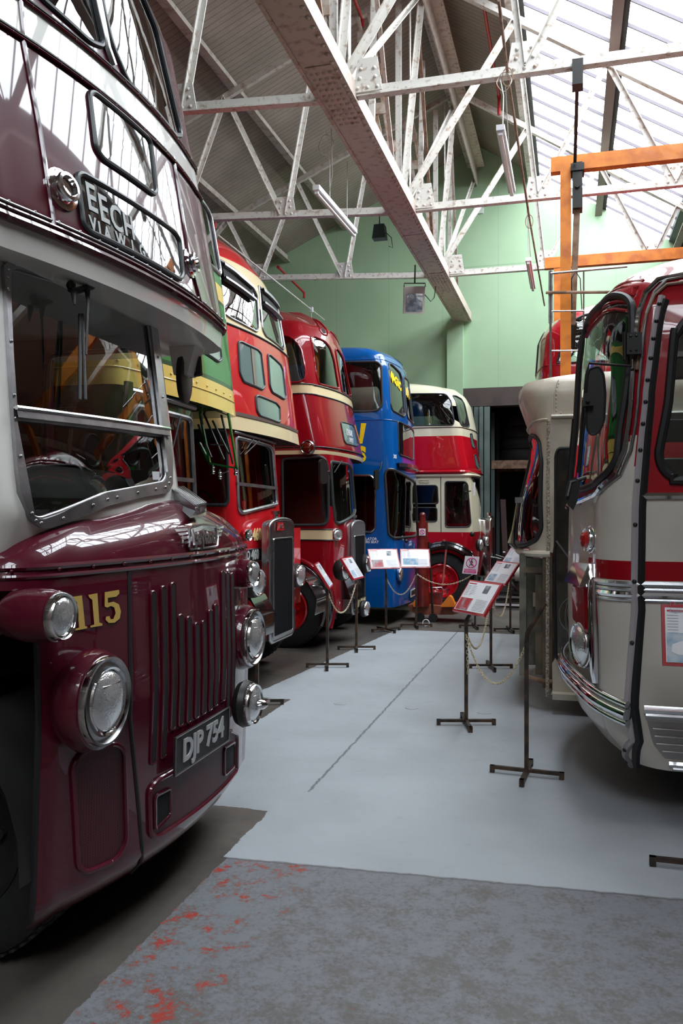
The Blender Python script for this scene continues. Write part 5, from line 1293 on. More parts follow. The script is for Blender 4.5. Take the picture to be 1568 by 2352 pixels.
    seats(B, -3.6, -10.2, 12.3, 14.2, 2.42, 6); seats(B, -5.0, -10.2, 12.3, 14.2, .64, 4)
    for a in (-4.6, -9.6): wheel(B, a, 12.38, -1); wheel(B, a, 14.1, 1)
    well(B, -4.6, 12.22, 12.7, .55); chassis(B, -2.9, -11, 12.2, 14.2, .5)
bus_blue()

# ---------------------------------------------------------------- cream and scarlet bus at the end
def bus_cream():
    B = thing('double_decker_bus', (-6.0, 15.5, 0), 'cream roofed scarlet double decker parked last in the left row, before the end wall', 'bus')
    U = Shell(14.5, 16.62, -10.5, [(2.38, 2.38, -1.64, .10, 0, 0, .16, .16), (2.45, 2.45, -1.62, .10, -.02, -.02, .16, .16), (3.0, 3.0, -1.70, .12, 0, 0, .18, .18), (3.20, 3.20, -1.70, .12, .01, .01, .2, .2), (3.68, 3.68, -1.80, .14, .05, .05, .25, .25), (3.88, 3.86, -1.90, .16, .13, .13, .35, .35),
                                   (4.05, 4.0, -2.08, .18, .28, .28, .42, .42), (4.2, 4.08, -2.4, .18, .5, .5, .4, .4), (4.4, 4.12, -2.9, .1, .7, .7, .3, .3)])
    sw = tr(U, [(880, 905), (1023, 905), (1029, 912), (1043, 968), (1040, 977), (880, 978)], .05, (-1, 3.4))
    fw = tr(U, [(1038, 908), (1046, 909), (1060, 917), (1078, 979), (1074, 981), (1059, 978), (1054, 966)], .04)
    fw2 = [(2 * (U.pf0 + U.pf1) / 2 - p[0], p[1]) for p in fw]
    sd = side_rows(U, 4, 3.25, 3.66, 2.6) + side_rows(U, 5, 3.25, 3.66, .4, near=False)
    sd = [h for h in sd if max(p[0] for p in h) < min(p[0] for p in sw) - .05 or min(p[0] for p in h) > U.pc1]
    H = [hole(h) for h in (sw, fw, fw2, *sd)]
    vt = U.inv(1000, 1001.5, -.5, 3.0)[1]; vb = U.inv(1000, 1086, -.5, 2.4)[1]
    U.grid(.05, H, [vt, vb], mi=lambda p, v: 1 if v > vt else 0, topcap=1, botcap=2, coarse=.15, fine_side=2.6, far_coarse=True).build('upper_deck_body', [M['red6'], M['cream6'], M['dark']], B)
    U.grid(.12, H, off=-.05, coarse=.3).build('upper_lining', M['inside'], B)
    add_windows(U, [sw, fw, fw2, *sd], B, M['darkglass'], .010, M['gasket'])
    vs_ = U.inv(1000, 982, -.5, 3.1)[1]; g = G(); U.line(g, [(-5, vs_), (U.pc1, vs_)], .008, .004); g.build('waist_bead', mat('brown_trim', (.09, .05, .04), .5), B)
    g = G(); U.line(g, [(-5, 2.43), (U.pc1 + 1, 2.43)], .03, .01); g.build('skirt_bead', M['red6'], B)
    box_panel(U, [(1079, 996), (1083, 996), (1090, 1026), (1087, 1030), (1083, 1025)], B, M['blindg'], 'route_number_box', .01, .008); box_panel(U, [(1088, 1045), (1092, 1044), (1101, 1074), (1096, 1077), (1092, 1070)], B, M['blindg'], 'destination_box', .01, .008)
    K = Shell(14.52, 15.9, -10.5, [(.45, .45, -1.68, .07, 0, 0, .10, .10), (1.35, 1.35, -1.58, .07, 0, 0, .10, .10), (2.40, 2.40, -1.62, .07, 0, 0, .10, .10)])
    wins = [tr(K, q, .05, (-.6, 1.9)) for q in ([(880, 1115), (1004, 1115), (1006, 1157), (880, 1158)], [(880, 1166), (1003, 1166), (1003, 1198), (880, 1197)], [(1022, 1106), (1068, 1106), (1073, 1112), (1081, 1202), (1076, 1210), (1023, 1211)])]
    fwn = tr(K, [(1082, 1097), (1104, 1101), (1112, 1186), (1108, 1194), (1096, 1206), (1091, 1198)], .04)
    ah, p0 = arch_hole(K, -2.20, .60)
    H = [hole(h) for h in (*wins, fwn, ah)]
    vr = K.inv(1000, 1222, -.4, 1.35)[1]
    K.grid(.05, H, [vr], mi=lambda p, v: 1 if v > vr else 0, coarse=.15, fine_side=2.8, far_coarse=True).build('lower_body', [M['red6'], M['cream6']], B)
    K.grid(.12, [hole(h) for h in (*wins, fwn)], off=-.03, coarse=.3, far_coarse=True, vmin=1.2).build('lower_lining', mat('red_interior', (.10, .01, .012), .6), B)
    add_windows(K, wins + [fwn], B, M['glass'], .012, M['gasket'], 'cab_window')
    g = G(); K.line(g, [(-4, 2.365), (K.pc1, 2.365)], .028, .012); g.build('drip_moulding', M['cream6'], B)
    for px in (1012,): 
        t = K.trace([(px, 1095), (px + 1, 1222)], (-.5, 1.8)); g = G(); K.line(g, t, .006, .003); g.build('door_gap', M['gasket'], B)
    g = G()
    for py in (1103, 1108): 
        t = K.trace([(962, py), (985, py)], (-.8, 2.2)); K.line(g, t, .009, .005)
    g.build('vent_louvre', M['cream6'], B)
    g = G(); wing_ring(K, g, p0, .62, .5, .06, .05, -25, 200); wing_ring(K, g, p0, .68, .5, .03, .03, -25, 200); g.build('front_wing', mat('black_gloss_paint', (.006, .006, .007), .2, 0, 1), B)
    well(B, -2.20, 14.55, 15.0, .60)
    lamp(B, onA(1106, 1252, -1.50), (1, -.2, 0), .10, M['blackmetal'], .1); lamp(B, onA(1118, 1243, -1.42), (1, -.2, 0), .085, M['blackmetal'], .1)
    g = G(); g.ball(onB(1084, 1227, 14.42), .045, 8); g.build('marker_lamp', M['blackmetal'], B)
    radiator(B, -1.42, 15.62, 16.2, .5, 1.62, M['chrome'], .25)
    mirror(B, onA(1067, 1130, -1.62) + Vector((0, 0, 0)), .16, .26, (1, -.3, 0), [onA(1067, 1130, -1.6), onA(1080, 1128, -1.58)])
    g = G(); p = onA(1089, 1108, -1.5); q = onA(1089, 1138, -1.5); g.beam(p, q, .03, .01); g.build('white_strip', M['white'], B)
    g = G(); c = Vector((-2.15, 15.2, 1.75)); g.tube([c + Vector((-.1 * math.sin(t), .22 * math.cos(t), .19 * math.sin(t))) for t in [2 * PI * k / 28 for k in range(28)]], .013, 6, closed=True); g.build('steering_wheel', M['rubber'], B)
    L = Shell(15.9, 16.6, -10.5, [(.45, .45, -3.2, 0, 0, 0, .05, .05), (2.4, 2.4, -3.2, 0, 0, 0, .05, .05)]); L.grid(.2, coarse=.3).build('lower_saloon', M['red6'], B)
    g = G(); g.box(-3.2, -1.67, 15.55, 16.4, .6, 1.5); g.build('bonnet', M['red6'], B, smooth=False)
    g = G(); g.box(-10.4, -2.9, 14.6, 16.5, .85, .9).box(-10.5, -10.46, 14.5, 16.6, .45, 4.05).box(-2.94, -2.9, 14.6, 15.9, .9, 2.38); g.build('saloon_floor', MATS['red_interior'], B, smooth=False)
    seats(B, -2.9, -9.2, 14.65, 16.5, 2.45, 6)
    for a in (-2.20, -8.5): wheel(B, a, 14.66, -1, hub=M['red460']); wheel(B, a, 16.4, 1)
    chassis(B, -1.8, -10, 14.5, 16.6)
bus_cream()
# ================================================================ vehicles on the right
M['white_roof'] = paint('white_roof_paint', (.66, .66, .64), .4, .6, .1)
M['stone'] = paint('stone_cream_paint', (.66, .61, .54), .42, .6, .1)
M['cred'] = paint('coach_red_paint', (.34, .004, .012), .3, 1, .08)
M['oldcream'] = mat('weathered_cream_paint', (.60, .54, .44), .5, 0, .2, .05, 20, .3, 3, vcol=(.46, .40, .31))
M['rawwood'] = mat('bare_timber', (.16, .12, .08), .7, 0, 0, .1, 30, .4, 6)
M['rustflake'] = mat('rust_flaked_strip', (.22, .16, .12), .8, 0, 0, .6, 70, .9, 60, vcol=(.55, .50, .42))
M['ribalu'] = mat('ribbed_aluminium', (.40, .38, .37), .4, .7, 0, .05, 30)

def coach():
    B = thing('coach', (4.6, 6.05, 0), 'red and white coach nearest on the right, with chrome bumper and a black door mirror', 'coach')
    C = Shell(4.9, 7.2, 9.5, [(.30, .30, .16, .16, .02, .02, .26, .24), (.45, .45, .04, .16, 0, 0, .26, .24), (.66, .66, -.01, .16, 0, 0, .26, .24), (1.3, 1.3, -.02, .15, 0, 0, .26, .24), (1.80, 1.80, -.01, .15, 0, 0, .26, .24), (2.35, 2.35, .04, .14, .02, .02, .28, .26),
                              (2.75, 2.75, .06, .12, .05, .05, .30, .28), (2.92, 2.92, .08, .10, .08, .08, .32, .30), (3.06, 3.06, .12, .09, .14, .14, .36, .32), (3.22, 3.20, .20, .10, .30, .30, .42, .42), (3.40, 3.32, .36, .12, .58, .58, .36, .4), (3.55, 3.39, .7, .12, .85, .85, .2, .3)], sgn=-1)
    pm = (C.pf0 + C.pf1) / 2
    mir = lambda q: [(2 * pm - p, v) for p, v in q]
    rb = C.trace([(1410, 678), (1438, 683), (1452, 700), (1453, 765), (1440, 870), (1424, 975), (1417, 1054), (1397, 1086), (1372, 1108), (1348, 1121)], (-.1, 2.3))
    vb = rb[-1][1] + .0; vt = rb[0][1]
    W1 = rnd(rb + [(pm - .03, vb + .0), (pm - .03, vt + .02)], .09)
    W2 = mir(W1)
    s1 = rnd(C.trace([(1552, 745), (1545, 800), (1532, 940), (1511, 1045), (1520, 1076), (1545, 1100)], (-.6, 2.4)), .09)
    xx = s1[-1][0]; vbt = C.trace([(1560, 1104)], (-.6, 2))[0][1]; vtt = C.trace([(1560, 730)], (-.6, 2.6))[0][1]
    s1 = s1[:-1] + [(xx, vbt), (xx - .9, vbt), (xx - .95, vbt + .1), (xx - .95, vtt - .1), (xx - .9, vtt), (s1[0][0] - .06, vtt)]
    rows = [rnd([(xx - 1.15 - i * 1.45, vbt), (xx - 2.45 - i * 1.45, vbt), (xx - 2.45 - i * 1.45, vtt), (xx - 1.15 - i * 1.45, vtt)], .1) for i in range(4)]
    far = mir([s1][0]); rows2 = [mir(r) for r in rows]
    ah, p0 = arch_hole(C, 2.9, .58); ah2, p02 = arch_hole(C, 7.6, .58)
    H = [hole(h) for h in (W1, W2, s1, far, *rows, *rows2, ah, ah2)]
    wp = [(pm, 3.10), (pm, 3.10), (.62, 3.16), (.42, 3.24)] + C.trace([(1450, 632), (1471, 656), (1478, 690), (1490, 668), (1510, 648), (1568, 634)], (.2, 3.1))
    roofline = [(pm, wp[0][1] + .05)] + wp[1:] + [(-20, wp[-1][1])]
    cl = C.trace([(1340, 1150), (1372, 1134), (1412, 1092), (1434, 1035), (1446, 990), (1458, 1000), (1466, 1135)], (0, 1.9)); vstrip = C.trace([(1520, 1139)], (-.5, 1.9))[0][1]
    redp = wp[1:] + [(-20, wp[-1][1]), (-20, vstrip), (cl[-1][0], vstrip)] + cl[::-1][1:] + [(pm, cl[0][1] - .05), (pm, wp[0][1])]
    v1, v2 = [q[1] for q in C.trace([(1520, 1290), (1520, 1335)], (-.5, 1.4))]
    vr1, vr2 = [q[1] for q in C.trace([(1520, 1658), (1520, 1742)], (-.5, .5))]
    def mi(p, v):
        pp = min(p, 2 * pm - p)
        if inside((pp, v), redp): return 1
        if v2 < v < v1 and pp < C.pf0 + .1: return 1
        if v > 2.5: return 0
        if vr2 < v < vr1 and pp < -.01: return 3
        return 2
    C.grid(.035, H, [v1, v2, vstrip, vr1, vr2], mi=mi, topcap=0, botcap=4, coarse=.2, fine_side=1.9, far_coarse=True).build('body', [M['white_roof'], M['cred'], M['stone'], M['ribalu'], M['dark']], B)
    C.grid(.12, H, off=-.05, coarse=.3, far_coarse=True).build('lining', mat('coach_interior', (.10, .08, .07), .6), B)
    add_windows(C, [W1, W2], B, M['glass'], .024, M['rubber'], 'windscreen_pane'); add_windows(C, [s1, far, *rows, *rows2], B, M['glass'], .026, M['rubber'])
    # fabric-like folds of the hood above the windscreen
    for k in range(5):
        v = 2.93 + .05 * k; q = [(C.pf0 + .5, v - .03), (C.pf0 + .2, v), (C.pf0 - .05, v + .02), (.22, v + .0), (.12, v - .04)]; g = G(); C.line(g, q, .010, .0); g.build('hood_fold', M['cred'], B)
    # chrome sweep
    tp = C.trace([(1568, 636), (1510, 647), (1483, 675), (1467, 720), (1459, 800), (1451, 900), (1444, 980), (1435, 1035), (1413, 1092), (1373, 1134), (1340, 1150)], (-.2, 2.6))
    tp = [(tp[0][0] - 7, tp[0][1])] + tp + [(pm, tp[-1][1] - .04)]
    for r, of, dv in ((.017, .012, 0), (.010, .010, .04)):
        g = G(); C.line(g, [(p - dv * .9, v) for p, v in tp[:-1]] + ([tp[-1]] if not dv else []), r, of); g.build('chrome_sweep', M['chrome'] if not dv else M['chromedull'], B)
    tp2 = C.trace([(1568, 651), (1530, 656), (1503, 680), (1484, 725), (1470, 790), (1464, 850)], (-.3, 2.6)); g = G(); C.line(g, [(tp2[0][0] - 7, tp2[0][1])] + tp2, .009, .012); g.build('brown_strip', M['rust'], B)
    # vertical door posts
    ap = C.trace([(1519, 682), (1510, 722), (1497, 800), (1484, 900), (1474, 1000), (1461, 1140), (1458, 1400), (1454, 1700), (1451, 1756)], (-.3, 2.4))
    g = G(); C.line(g, ap, .022, .004); o = g.build('door_post_strip', mat('grey_strip_paint', (.40, .36, .38), .5), B)
    k = 0
    for i in range(len(ap) - 1):
        a, b = Vector(ap[i]), Vector(ap[i + 1])
        for t in ((.25, .75) if (b - a).length > .15 else (.5,)):
            q = a.lerp(b, t); g = G(); g.rivet(C.S(q.x, q.y, .024), C.S(q.x, q.y, .05) - C.S(q.x, q.y), .013); g.build('screw', M['blackmetal'], o)
    bp = C.trace([(1527, 690), (1517, 722), (1506, 800), (1494, 900), (1486, 1000), (1475, 1140), (1472, 1400), (1468, 1700), (1463, 1758)], (-.3, 2.4))
    g = G(); C.line(g, bp, .026, .0); g.build('door_rubber', M['rubber'], B)
    # mouldings
    def vl(py, px=1520): return C.trace([(px, py)], (-.5, C.S(0, 1).z))[0][1]
    P0 = -C.Ls
    for y_, r, m_ in ((1139, .020, 'chrome'), (1343, .018, 'chromedull'), (1356, .012, 'chromedull'), (1368, .018, 'chrome'), (1380, .010, 'chromedull'), (1630, .026, 'chrome'), (1644, .020, 'chromedull'), (1752, .018, 'chrome'), (1762, .014, 'chromedull')):
        v = vl(y_); g = G(); C.line(g, [(P0, v), (.0, v)], r, .006, step=.4); g.build('side_moulding', M[m_], B)
        if 1340 < y_ < 1385:
            g = G(); C.line(g, [(-.01, v), (C.pf0 - .02, v)], r, .006); g.build('front_moulding', M[m_], B)
    for f in (.2, .4, .6, .8):
        v = vr2 + (vr1 - vr2) * f; g = G(); C.line(g, [(P0, v), (-.02, v)], .006, .002, step=.5); g.build('panel_rib', M['ribalu'], B)
    # bumper
    bv = C.trace([(1447, 1637), (1400, 1630), (1360, 1614)], (-.05, .65)); vbm = bv[0][1]
    g = G(); L0 = [(bv[0][0], vbm)] + [(bv[0][0] + .06 + k * .06, vbm + .012 * min(k, 6)) for k in range(int((2 * pm - 2 * bv[0][0]) / .06) - 1)]
    pts = [C.S(p, v, .05) for p, v in L0]
    for _ in range(14): pts = [pts[0]] + [(pts[i - 1] + pts[i] * 2 + pts[i + 1]) / 4 for i in range(1, len(pts) - 1)] + [pts[-1]]
    g.tube(pts, .036, 12); g.tube([p + Vector((0, 0, .055)) for p in pts], .022, 10); g.tube([p - Vector((0, 0, .05)) for p in pts], .02, 10); g.build('front_bumper', M['chrome'], B)
    # front lamps and chrome grille surround
    for sgn_, pc in ((1, 0), (-1, 1)):
        F_ = (lambda p, v, o=0.0: C.S(p, v, o)) if pc == 0 else (lambda p, v, o=0.0: C.S(2 * pm - p, v, o))
        n = (-1, -.35 * sgn_, 0)
        c = F_(C.pf0 + .13, .93, .05); lamp(B, c, n, .135, M['chrome'], .12, 'headlamp')
        g = G(); pts = [F_(C.pf0 - .08 + .0 * k, v, .01) for k, v in enumerate((.74, .8, .95, 1.1, 1.25, 1.34))]; g.tube(pts, [.03, .04, .045, .045, .04, .03], 10); g.build('chrome_fin', M['chrome'], B)
        q = [(C.pf0 + .02, 1.03), (C.pf0 + .26, 1.07), (C.pf0 + .26, 1.27), (C.pf0 + .02, 1.29)]
        q = q if pc == 0 else [(2 * pm - p, v) for p, v in q]
        g = G(); C.patch(g, rnd(q, .02), .05, 2); C.ring(g, rnd(q, .02), .02, .03); g.build('red_grille_panel', M['cred'], B)
        q = [(C.pf0 - .06, 1.30), (C.pf0 + .30, 1.30), (C.pf0 + .30, 1.42), (C.pf0 - .0, 1.43)]; q = q if pc == 0 else [(2 * pm - p, v) for p, v in q]
        a_ = [C.S(p, v, .0) for p, v in q]; b_ = [C.S(p, v, .09 if i in (0, 1) else .03) for i, (p, v) in enumerate(q)]
        g = G(); g.add(a_ + b_, [(0, 1, 2, 3), (4, 5, 6, 7), (0, 1, 5, 4), (1, 2, 6, 5), (2, 3, 7, 6), (3, 0, 4, 7)]); g.build('chrome_hood', M['chrome'], B, smooth=False)
        c0 = C.trace([(1357, 1240)], (.1, 1.6))[0] if pc == 0 else None
        c = C.S(*c0, .02) if pc == 0 else C.S(2 * pm - .12, 1.6, .02)
        nn = (C.S(*c0, .1) - C.S(*c0)) if pc == 0 else Vector((-1, .5, 0))
        o = lamp(B, c, nn, .075, M['chrome'], .03, 'side_lamp'); g = G(); g.lathe(c + Vector(nn).normalized() * .012, nn, [(.055, 0), (.045, .02), (.02, .03), (0, .032)], 20); g.build('red_lens', M['redlens'], o)
    # mirror on a hinge bracket
    hb = C.trace([(1463, 795)], (-.1, 2.6))[0]; P = C.S(*hb, .03); g = G(); g.box(P.x - .05, P.x + .03, P.y - .05, P.y + .02, P.z - .06, P.z + .06); g.cyl(P + Vector((-.06, -.03, -.09)), P + Vector((-.06, -.03, .07)), .012); 
    for dx in (-.03, .0):
        for dz in (-.04, .04): g.rivet((P.x + dx, P.y - .05, P.z + dz), (0, -1, 0), .008)
    g.build('hinge_bracket', M['blackmetal'], B)
    y_ = P.y - .04; A = [onB(1447, 800, y_), onB(1449, 841, y_), onB(1353, 834, y_ - .05), onB(1346, 860, y_ - .05), onB(1340, 930, y_ - .05), onB(1326, 1085, y_ + .1)]
    g = G(); g.tube(A, .008, 8); g.build('mirror_arm', M['blackmetal'], B)
    c = onB(1371, 921, y_ - .08); q = [onB(*p, y_ - .08) for p in ((1352, 848), (1375, 840), (1386, 860), (1390, 905), (1387, 965), (1376, 992), (1358, 1001), (1347, 985), (1345, 920), (1348, 870))]
    q = [Vector((p[0], y_ - .08, p[1])) for p in rnd([(v.x, v.z) for v in q], .02, 3)]
    g = G(); g.poly(q, (0, .022, 0)); o = g.build('door_mirror', M['blackmetal'], B); g = G(); g.tube(q, .007, 6, closed=True); g.build('mirror_rim', M['rubber'], o)
    g = G(); g.box(c.x - .075, c.x - .02, y_ - .13, y_ - .08, c.z - .03, c.z + .04); g.cyl((c.x - .05, y_ - .15, c.z), (c.x - .05, y_ - .12, c.z), .012); g.build('mirror_clamp', M['blackmetal'], o)
    q = [onB(*p, y_ + .12) for p in ((1303, 1105), (1322, 1095), (1332, 1110), (1326, 1150), (1316, 1172), (1303, 1160), (1298, 1130))]; g = G(); g.poly([Vector((p.x, y_ + .12, p.z)) for p in q], (0, .03, 0)); g.tube([onB(1345, 1097, y_ + .15), onB(1310, 1108, y_ + .12), onB(1303, 1140, y_ + .1)], .012, 8); g.build('lower_mirror', M['blackmetal'], B)
    for s_ in (0, 1): 
        p = C.S(pm - .15 - .5 * s_ , 1.92, .03); wiper(B, p, p + Vector((.04, -.05, .45)))
    # interior
    g = G(); g.box(.7, 9.3, 5.0, 7.1, .85, .90).box(9.44, 9.48, 4.95, 7.15, .3, 3.2); g.build('coach_floor', M['inside'], B, smooth=False)
    c = Vector((.75, 6.6, 1.75)); g = G(); g.tube([c + Vector((.14 * math.sin(t), .24 * math.cos(t), .19 * math.sin(t))) for t in [2 * PI * k / 30 for k in range(30)]], .014, 6, closed=True); g.cyl(c, c + Vector((-.2, 0, -.45)), .02); g.build('steering_wheel', M['rubber'], B)
    g = G(); g.poly([(.35, 5.05, 1.2), (.35, 5.05, 1.72), (.55, 5.05, 1.78), (.75, 5.05, 1.5), (.75, 5.05, 1.2)], (0, 2.0, 0)); g.build('dashboard', M['inside'], B, smooth=False)
    for a in [3.4 + .85 * i for i in range(7)]:
        for s0 in (5.05, 6.2):
            g = G(); g.box(a, a + .42, s0, s0 + .85, 1.2, 1.32).box(a + .38, a + .47, s0, s0 + .85, 1.3, 1.95); g.build('seat', M['seat'], B, smooth=False)
    for a in (2.9, 7.6):
        wheel(B, a, 5.08, -1, hub=M['chromedull']); wheel(B, a, 7.0, 1); g = G(); well(B, a, 4.93, 5.3, .58)
    chassis(B, .4, 9.0, 4.9, 7.2)
coach()

def stripped():
    B = thing('single_decker_bus', (4.4, 8.5, 0), 'weathered cream single decker with stripped lower front, parked beyond the red and white coach', 'bus')
    K = [(.15, .15, -.48, .05, 0, 0, .50, .26), (1.38, 1.38, -.50, .05, 0, 0, .50, .26), (1.46, 1.46, -.52, .05, 0, 0, .50, .29), (1.84, 1.84, -.48, .05, 0, 0, .50, .25), (2.35, 2.35, -.36, .05, 0, 0, .50, .13), (2.52, 2.52, -.40, .05, 0, 0, .50, .17), (2.80, 2.80, -.50, .05, .01, .01, .50, .27), (2.92, 2.90, -.50, .06, .05, .05, .5, .3), (3.0, 2.96, -.36, .16, .16, .16, .4, .4), (3.15, 3.0, .1, .16, .5, .5, .4, .4)]
    C = Shell(7.4, 9.6, 9.5, K, sgn=-1); pm = (C.pf0 + C.pf1) / 2
    w1 = C.trace([(1222, 1000), (1232, 1003), (1241, 1020), (1244, 1060), (1243, 1215), (1232, 1240), (1212, 1250), (1196, 1252)], (.1, 2.0))
    W1 = rnd(w1 + [(pm - .02, w1[-1][1]), (pm - .02, w1[0][1])], .04); W2 = [(2 * pm - p, v) for p, v in W1]
    D = rnd([(p, v) for p, v in C.trace([(1276, 1045), (1282, 1030), (1348, 1028), (1348, 1522), (1285, 1522), (1276, 1505)], (-.2, 1.6))], .05)
    rows = [rnd([(D[0][0] - .75 - i * 1.3, 1.75), (D[0][0] - 1.9 - i * 1.3, 1.75), (D[0][0] - 1.9 - i * 1.3, 2.50), (D[0][0] - .75 - i * 1.3, 2.50)], .07) for i in range(5)]
    rows2 = [[(2 * pm - p, v) for p, v in r] for r in rows]
    lower = [(-.02, -1), (-.02, 1.40), (2 * pm + .02, 1.40), (2 * pm + .02, -1)]
    ah, p0 = arch_hole(C, 3.2, .58)
    H = [hole(h) for h in (W1, W2, D, lower, ah, *rows, *rows2)]
    C.grid(.045, H, topcap=0, coarse=.2, fine_side=1.2, far_coarse=True).build('body', [M['oldcream']], B)
    C.grid(.12, H, off=-.04, coarse=.3, far_coarse=True).build('lining', M['rawwood'], B)
    add_windows(C, [W1, W2], B, M['darkglass'], .022, M['rubber'], 'windscreen_pane'); add_windows(C, [D], B, M['glass'], .014, M['rubber'], 'door_glass'); add_windows(C, rows + rows2, B, M['glass'], .014, M['gasket'])
    q = C.trace([(1259, 968), (1258, 1100), (1258, 1268), (1257, 1430), (1257, 1600)], (-.05, 1.7)); g = G(); C.line(g, q, .017, .006); g.build('rusted_joint_strip', M['rustflake'], B)
    v = C.trace([(1300, 956)], (-.2, 2.6))[0][1]; g = G(); C.line(g, [(-6, v), (-.02, v)], .018, .012); k = -1.2
    while k < -.05: g.rivet(C.S(k, v + .03, .0), (0, -1, 0), .009); k += .1
    g.build('gutter_rail', M['oldcream'], B)
    v = C.trace([(1235, 966)], (.1, 2.6))[0][1]; g = G(); C.line(g, [(.02, v), (pm * 2, v)], .012, .006); g.build('brow_joint', M['oldcream'], B)
    g = G(); 
    for i in range(9): g.rivet(C.S(-.06, 2.58 + i * .035, .002), (0, -1, 0), .006)
    C.line(g, [(-.045, 2.56), (-.045, 2.9)], .004, .002); g.build('roof_seam', M['oldcream'], B)
    # stripped framing below the ledge
    g = G(); g.tube([C.S(p, 1.37, .01) for p in [(-.02) + i * .1 for i in range(int((2 * pm) / .1) + 1)]], .03, 8); g.build('ledge', M['oldcream'], B)
    def post(x0, x1, y0, y1, z0, z1, m, nm): g = G(); g.box(x0, x1, y0, y1, z0, z1); g.build(nm, m, B, smooth=False)
    olive = mat('stained_panel', (.10, .095, .075), .6, 0, 0, .1, 20, .5, 5, vcol=(.22, .20, .16))
    post(-.44, -.38, 7.52, 7.60, .28, 1.36, olive, 'front_post'); post(-.235, -.155, 7.42, 7.48, .20, 1.36, M['rawwood'], 'corner_post'); post(-.40, -.17, 7.47, 7.50, 1.20, 1.25, M['rawwood'], 'cross_rail')
    post(-.40, -.13, 7.95, 7.98, .3, 1.30, olive, 'inner_panel'); post(-.30, -.22, 7.50, 7.52, .30, 1.2, M['rawwood'], 'plank'); post(-.34, -.26, 7.93, 7.95, .85, .98, M['oldcream'], 'access_cover')
    g = G(); g.tube([C.S(p, .26, -.01) for p in [(-.02) + i * .1 for i in range(int((2 * pm) / .1) + 1)]], .022, 8); g.build('lower_frame_tube', M['rust'], B)
    post(-.1, .9, 7.5, 9.4, .3, .36, M['dark'], 'cab_floor')
    g = G(); g.box(-.15, .75, 7.30, 7.42, .13, .18); g.build('door_step', M['oldcream'], B, smooth=False); post(-.15, .75, 7.42, 7.6, .20, .26, M['rust'], 'inner_step')
    # wires
    rr = random.Random(5)
    for k in range(9):
        c = Vector((.02 + rr.random() * .10, 7.30, .95 + rr.random() * .1)); r1, r2 = .05 + rr.random() * .09, .12 + rr.random() * .14; a0 = rr.random() * .6
        g = G(); g.tube([c + Vector((r1 * math.cos(t), -.02 * math.sin(2 * t), -r2 * .6 + r2 * math.sin(t))) for t in [a0 + 2 * PI * i / 26 for i in range(27)]], .0022, 4); g.build('loose_wire', mat('grey_wire', (.22, .22, .22), .5), B)
    g = G(); g.beam(onB(1277, 1242, 7.33), onB(1320, 1300, 7.33), .014, .014); g.build('support_rod', M['alu'], B, smooth=False)
    p = onB(1188, 1150, 7.55); q = onB(1172, 1248, 7.5); r_ = onB(1185, 1260, 7.55); g = G(); g.tube([p, q.lerp(p, .3), q], [.008, .010, .03], 6); g.tube([q, r_], .018, 6); g.box(p.x - .02, p.x + .05, p.y - .03, p.y + .03, p.z - .02, p.z + .03); g.build('side_marker_arm', M['chromedull'], B)
    c = C.S(*C.trace([(1398, 987)], (-.6, 2.5))[0], .004); text_g('TRA', .115, (c, (1, 0, 0), (0, 0, 1)), .003, .001).build('side_letters', mat('faded_red_ink', (.30, .07, .06), .5), B, smooth=False)
    g = G(); g.box(.3, 9.3, 7.5, 9.5, .75, .8).box(9.44, 9.48, 7.45, 9.55, .3, 2.9); g.build('saloon_floor', M['inside'], B, smooth=False)
    for a in (3.2, 7.8): wheel(B, a, 7.6, -1); wheel(B, a, 9.4, 1)
    well(B, 3.2, 7.43, 7.9, .58); chassis(B, .3, 9.0, 7.4, 9.6)
stripped()

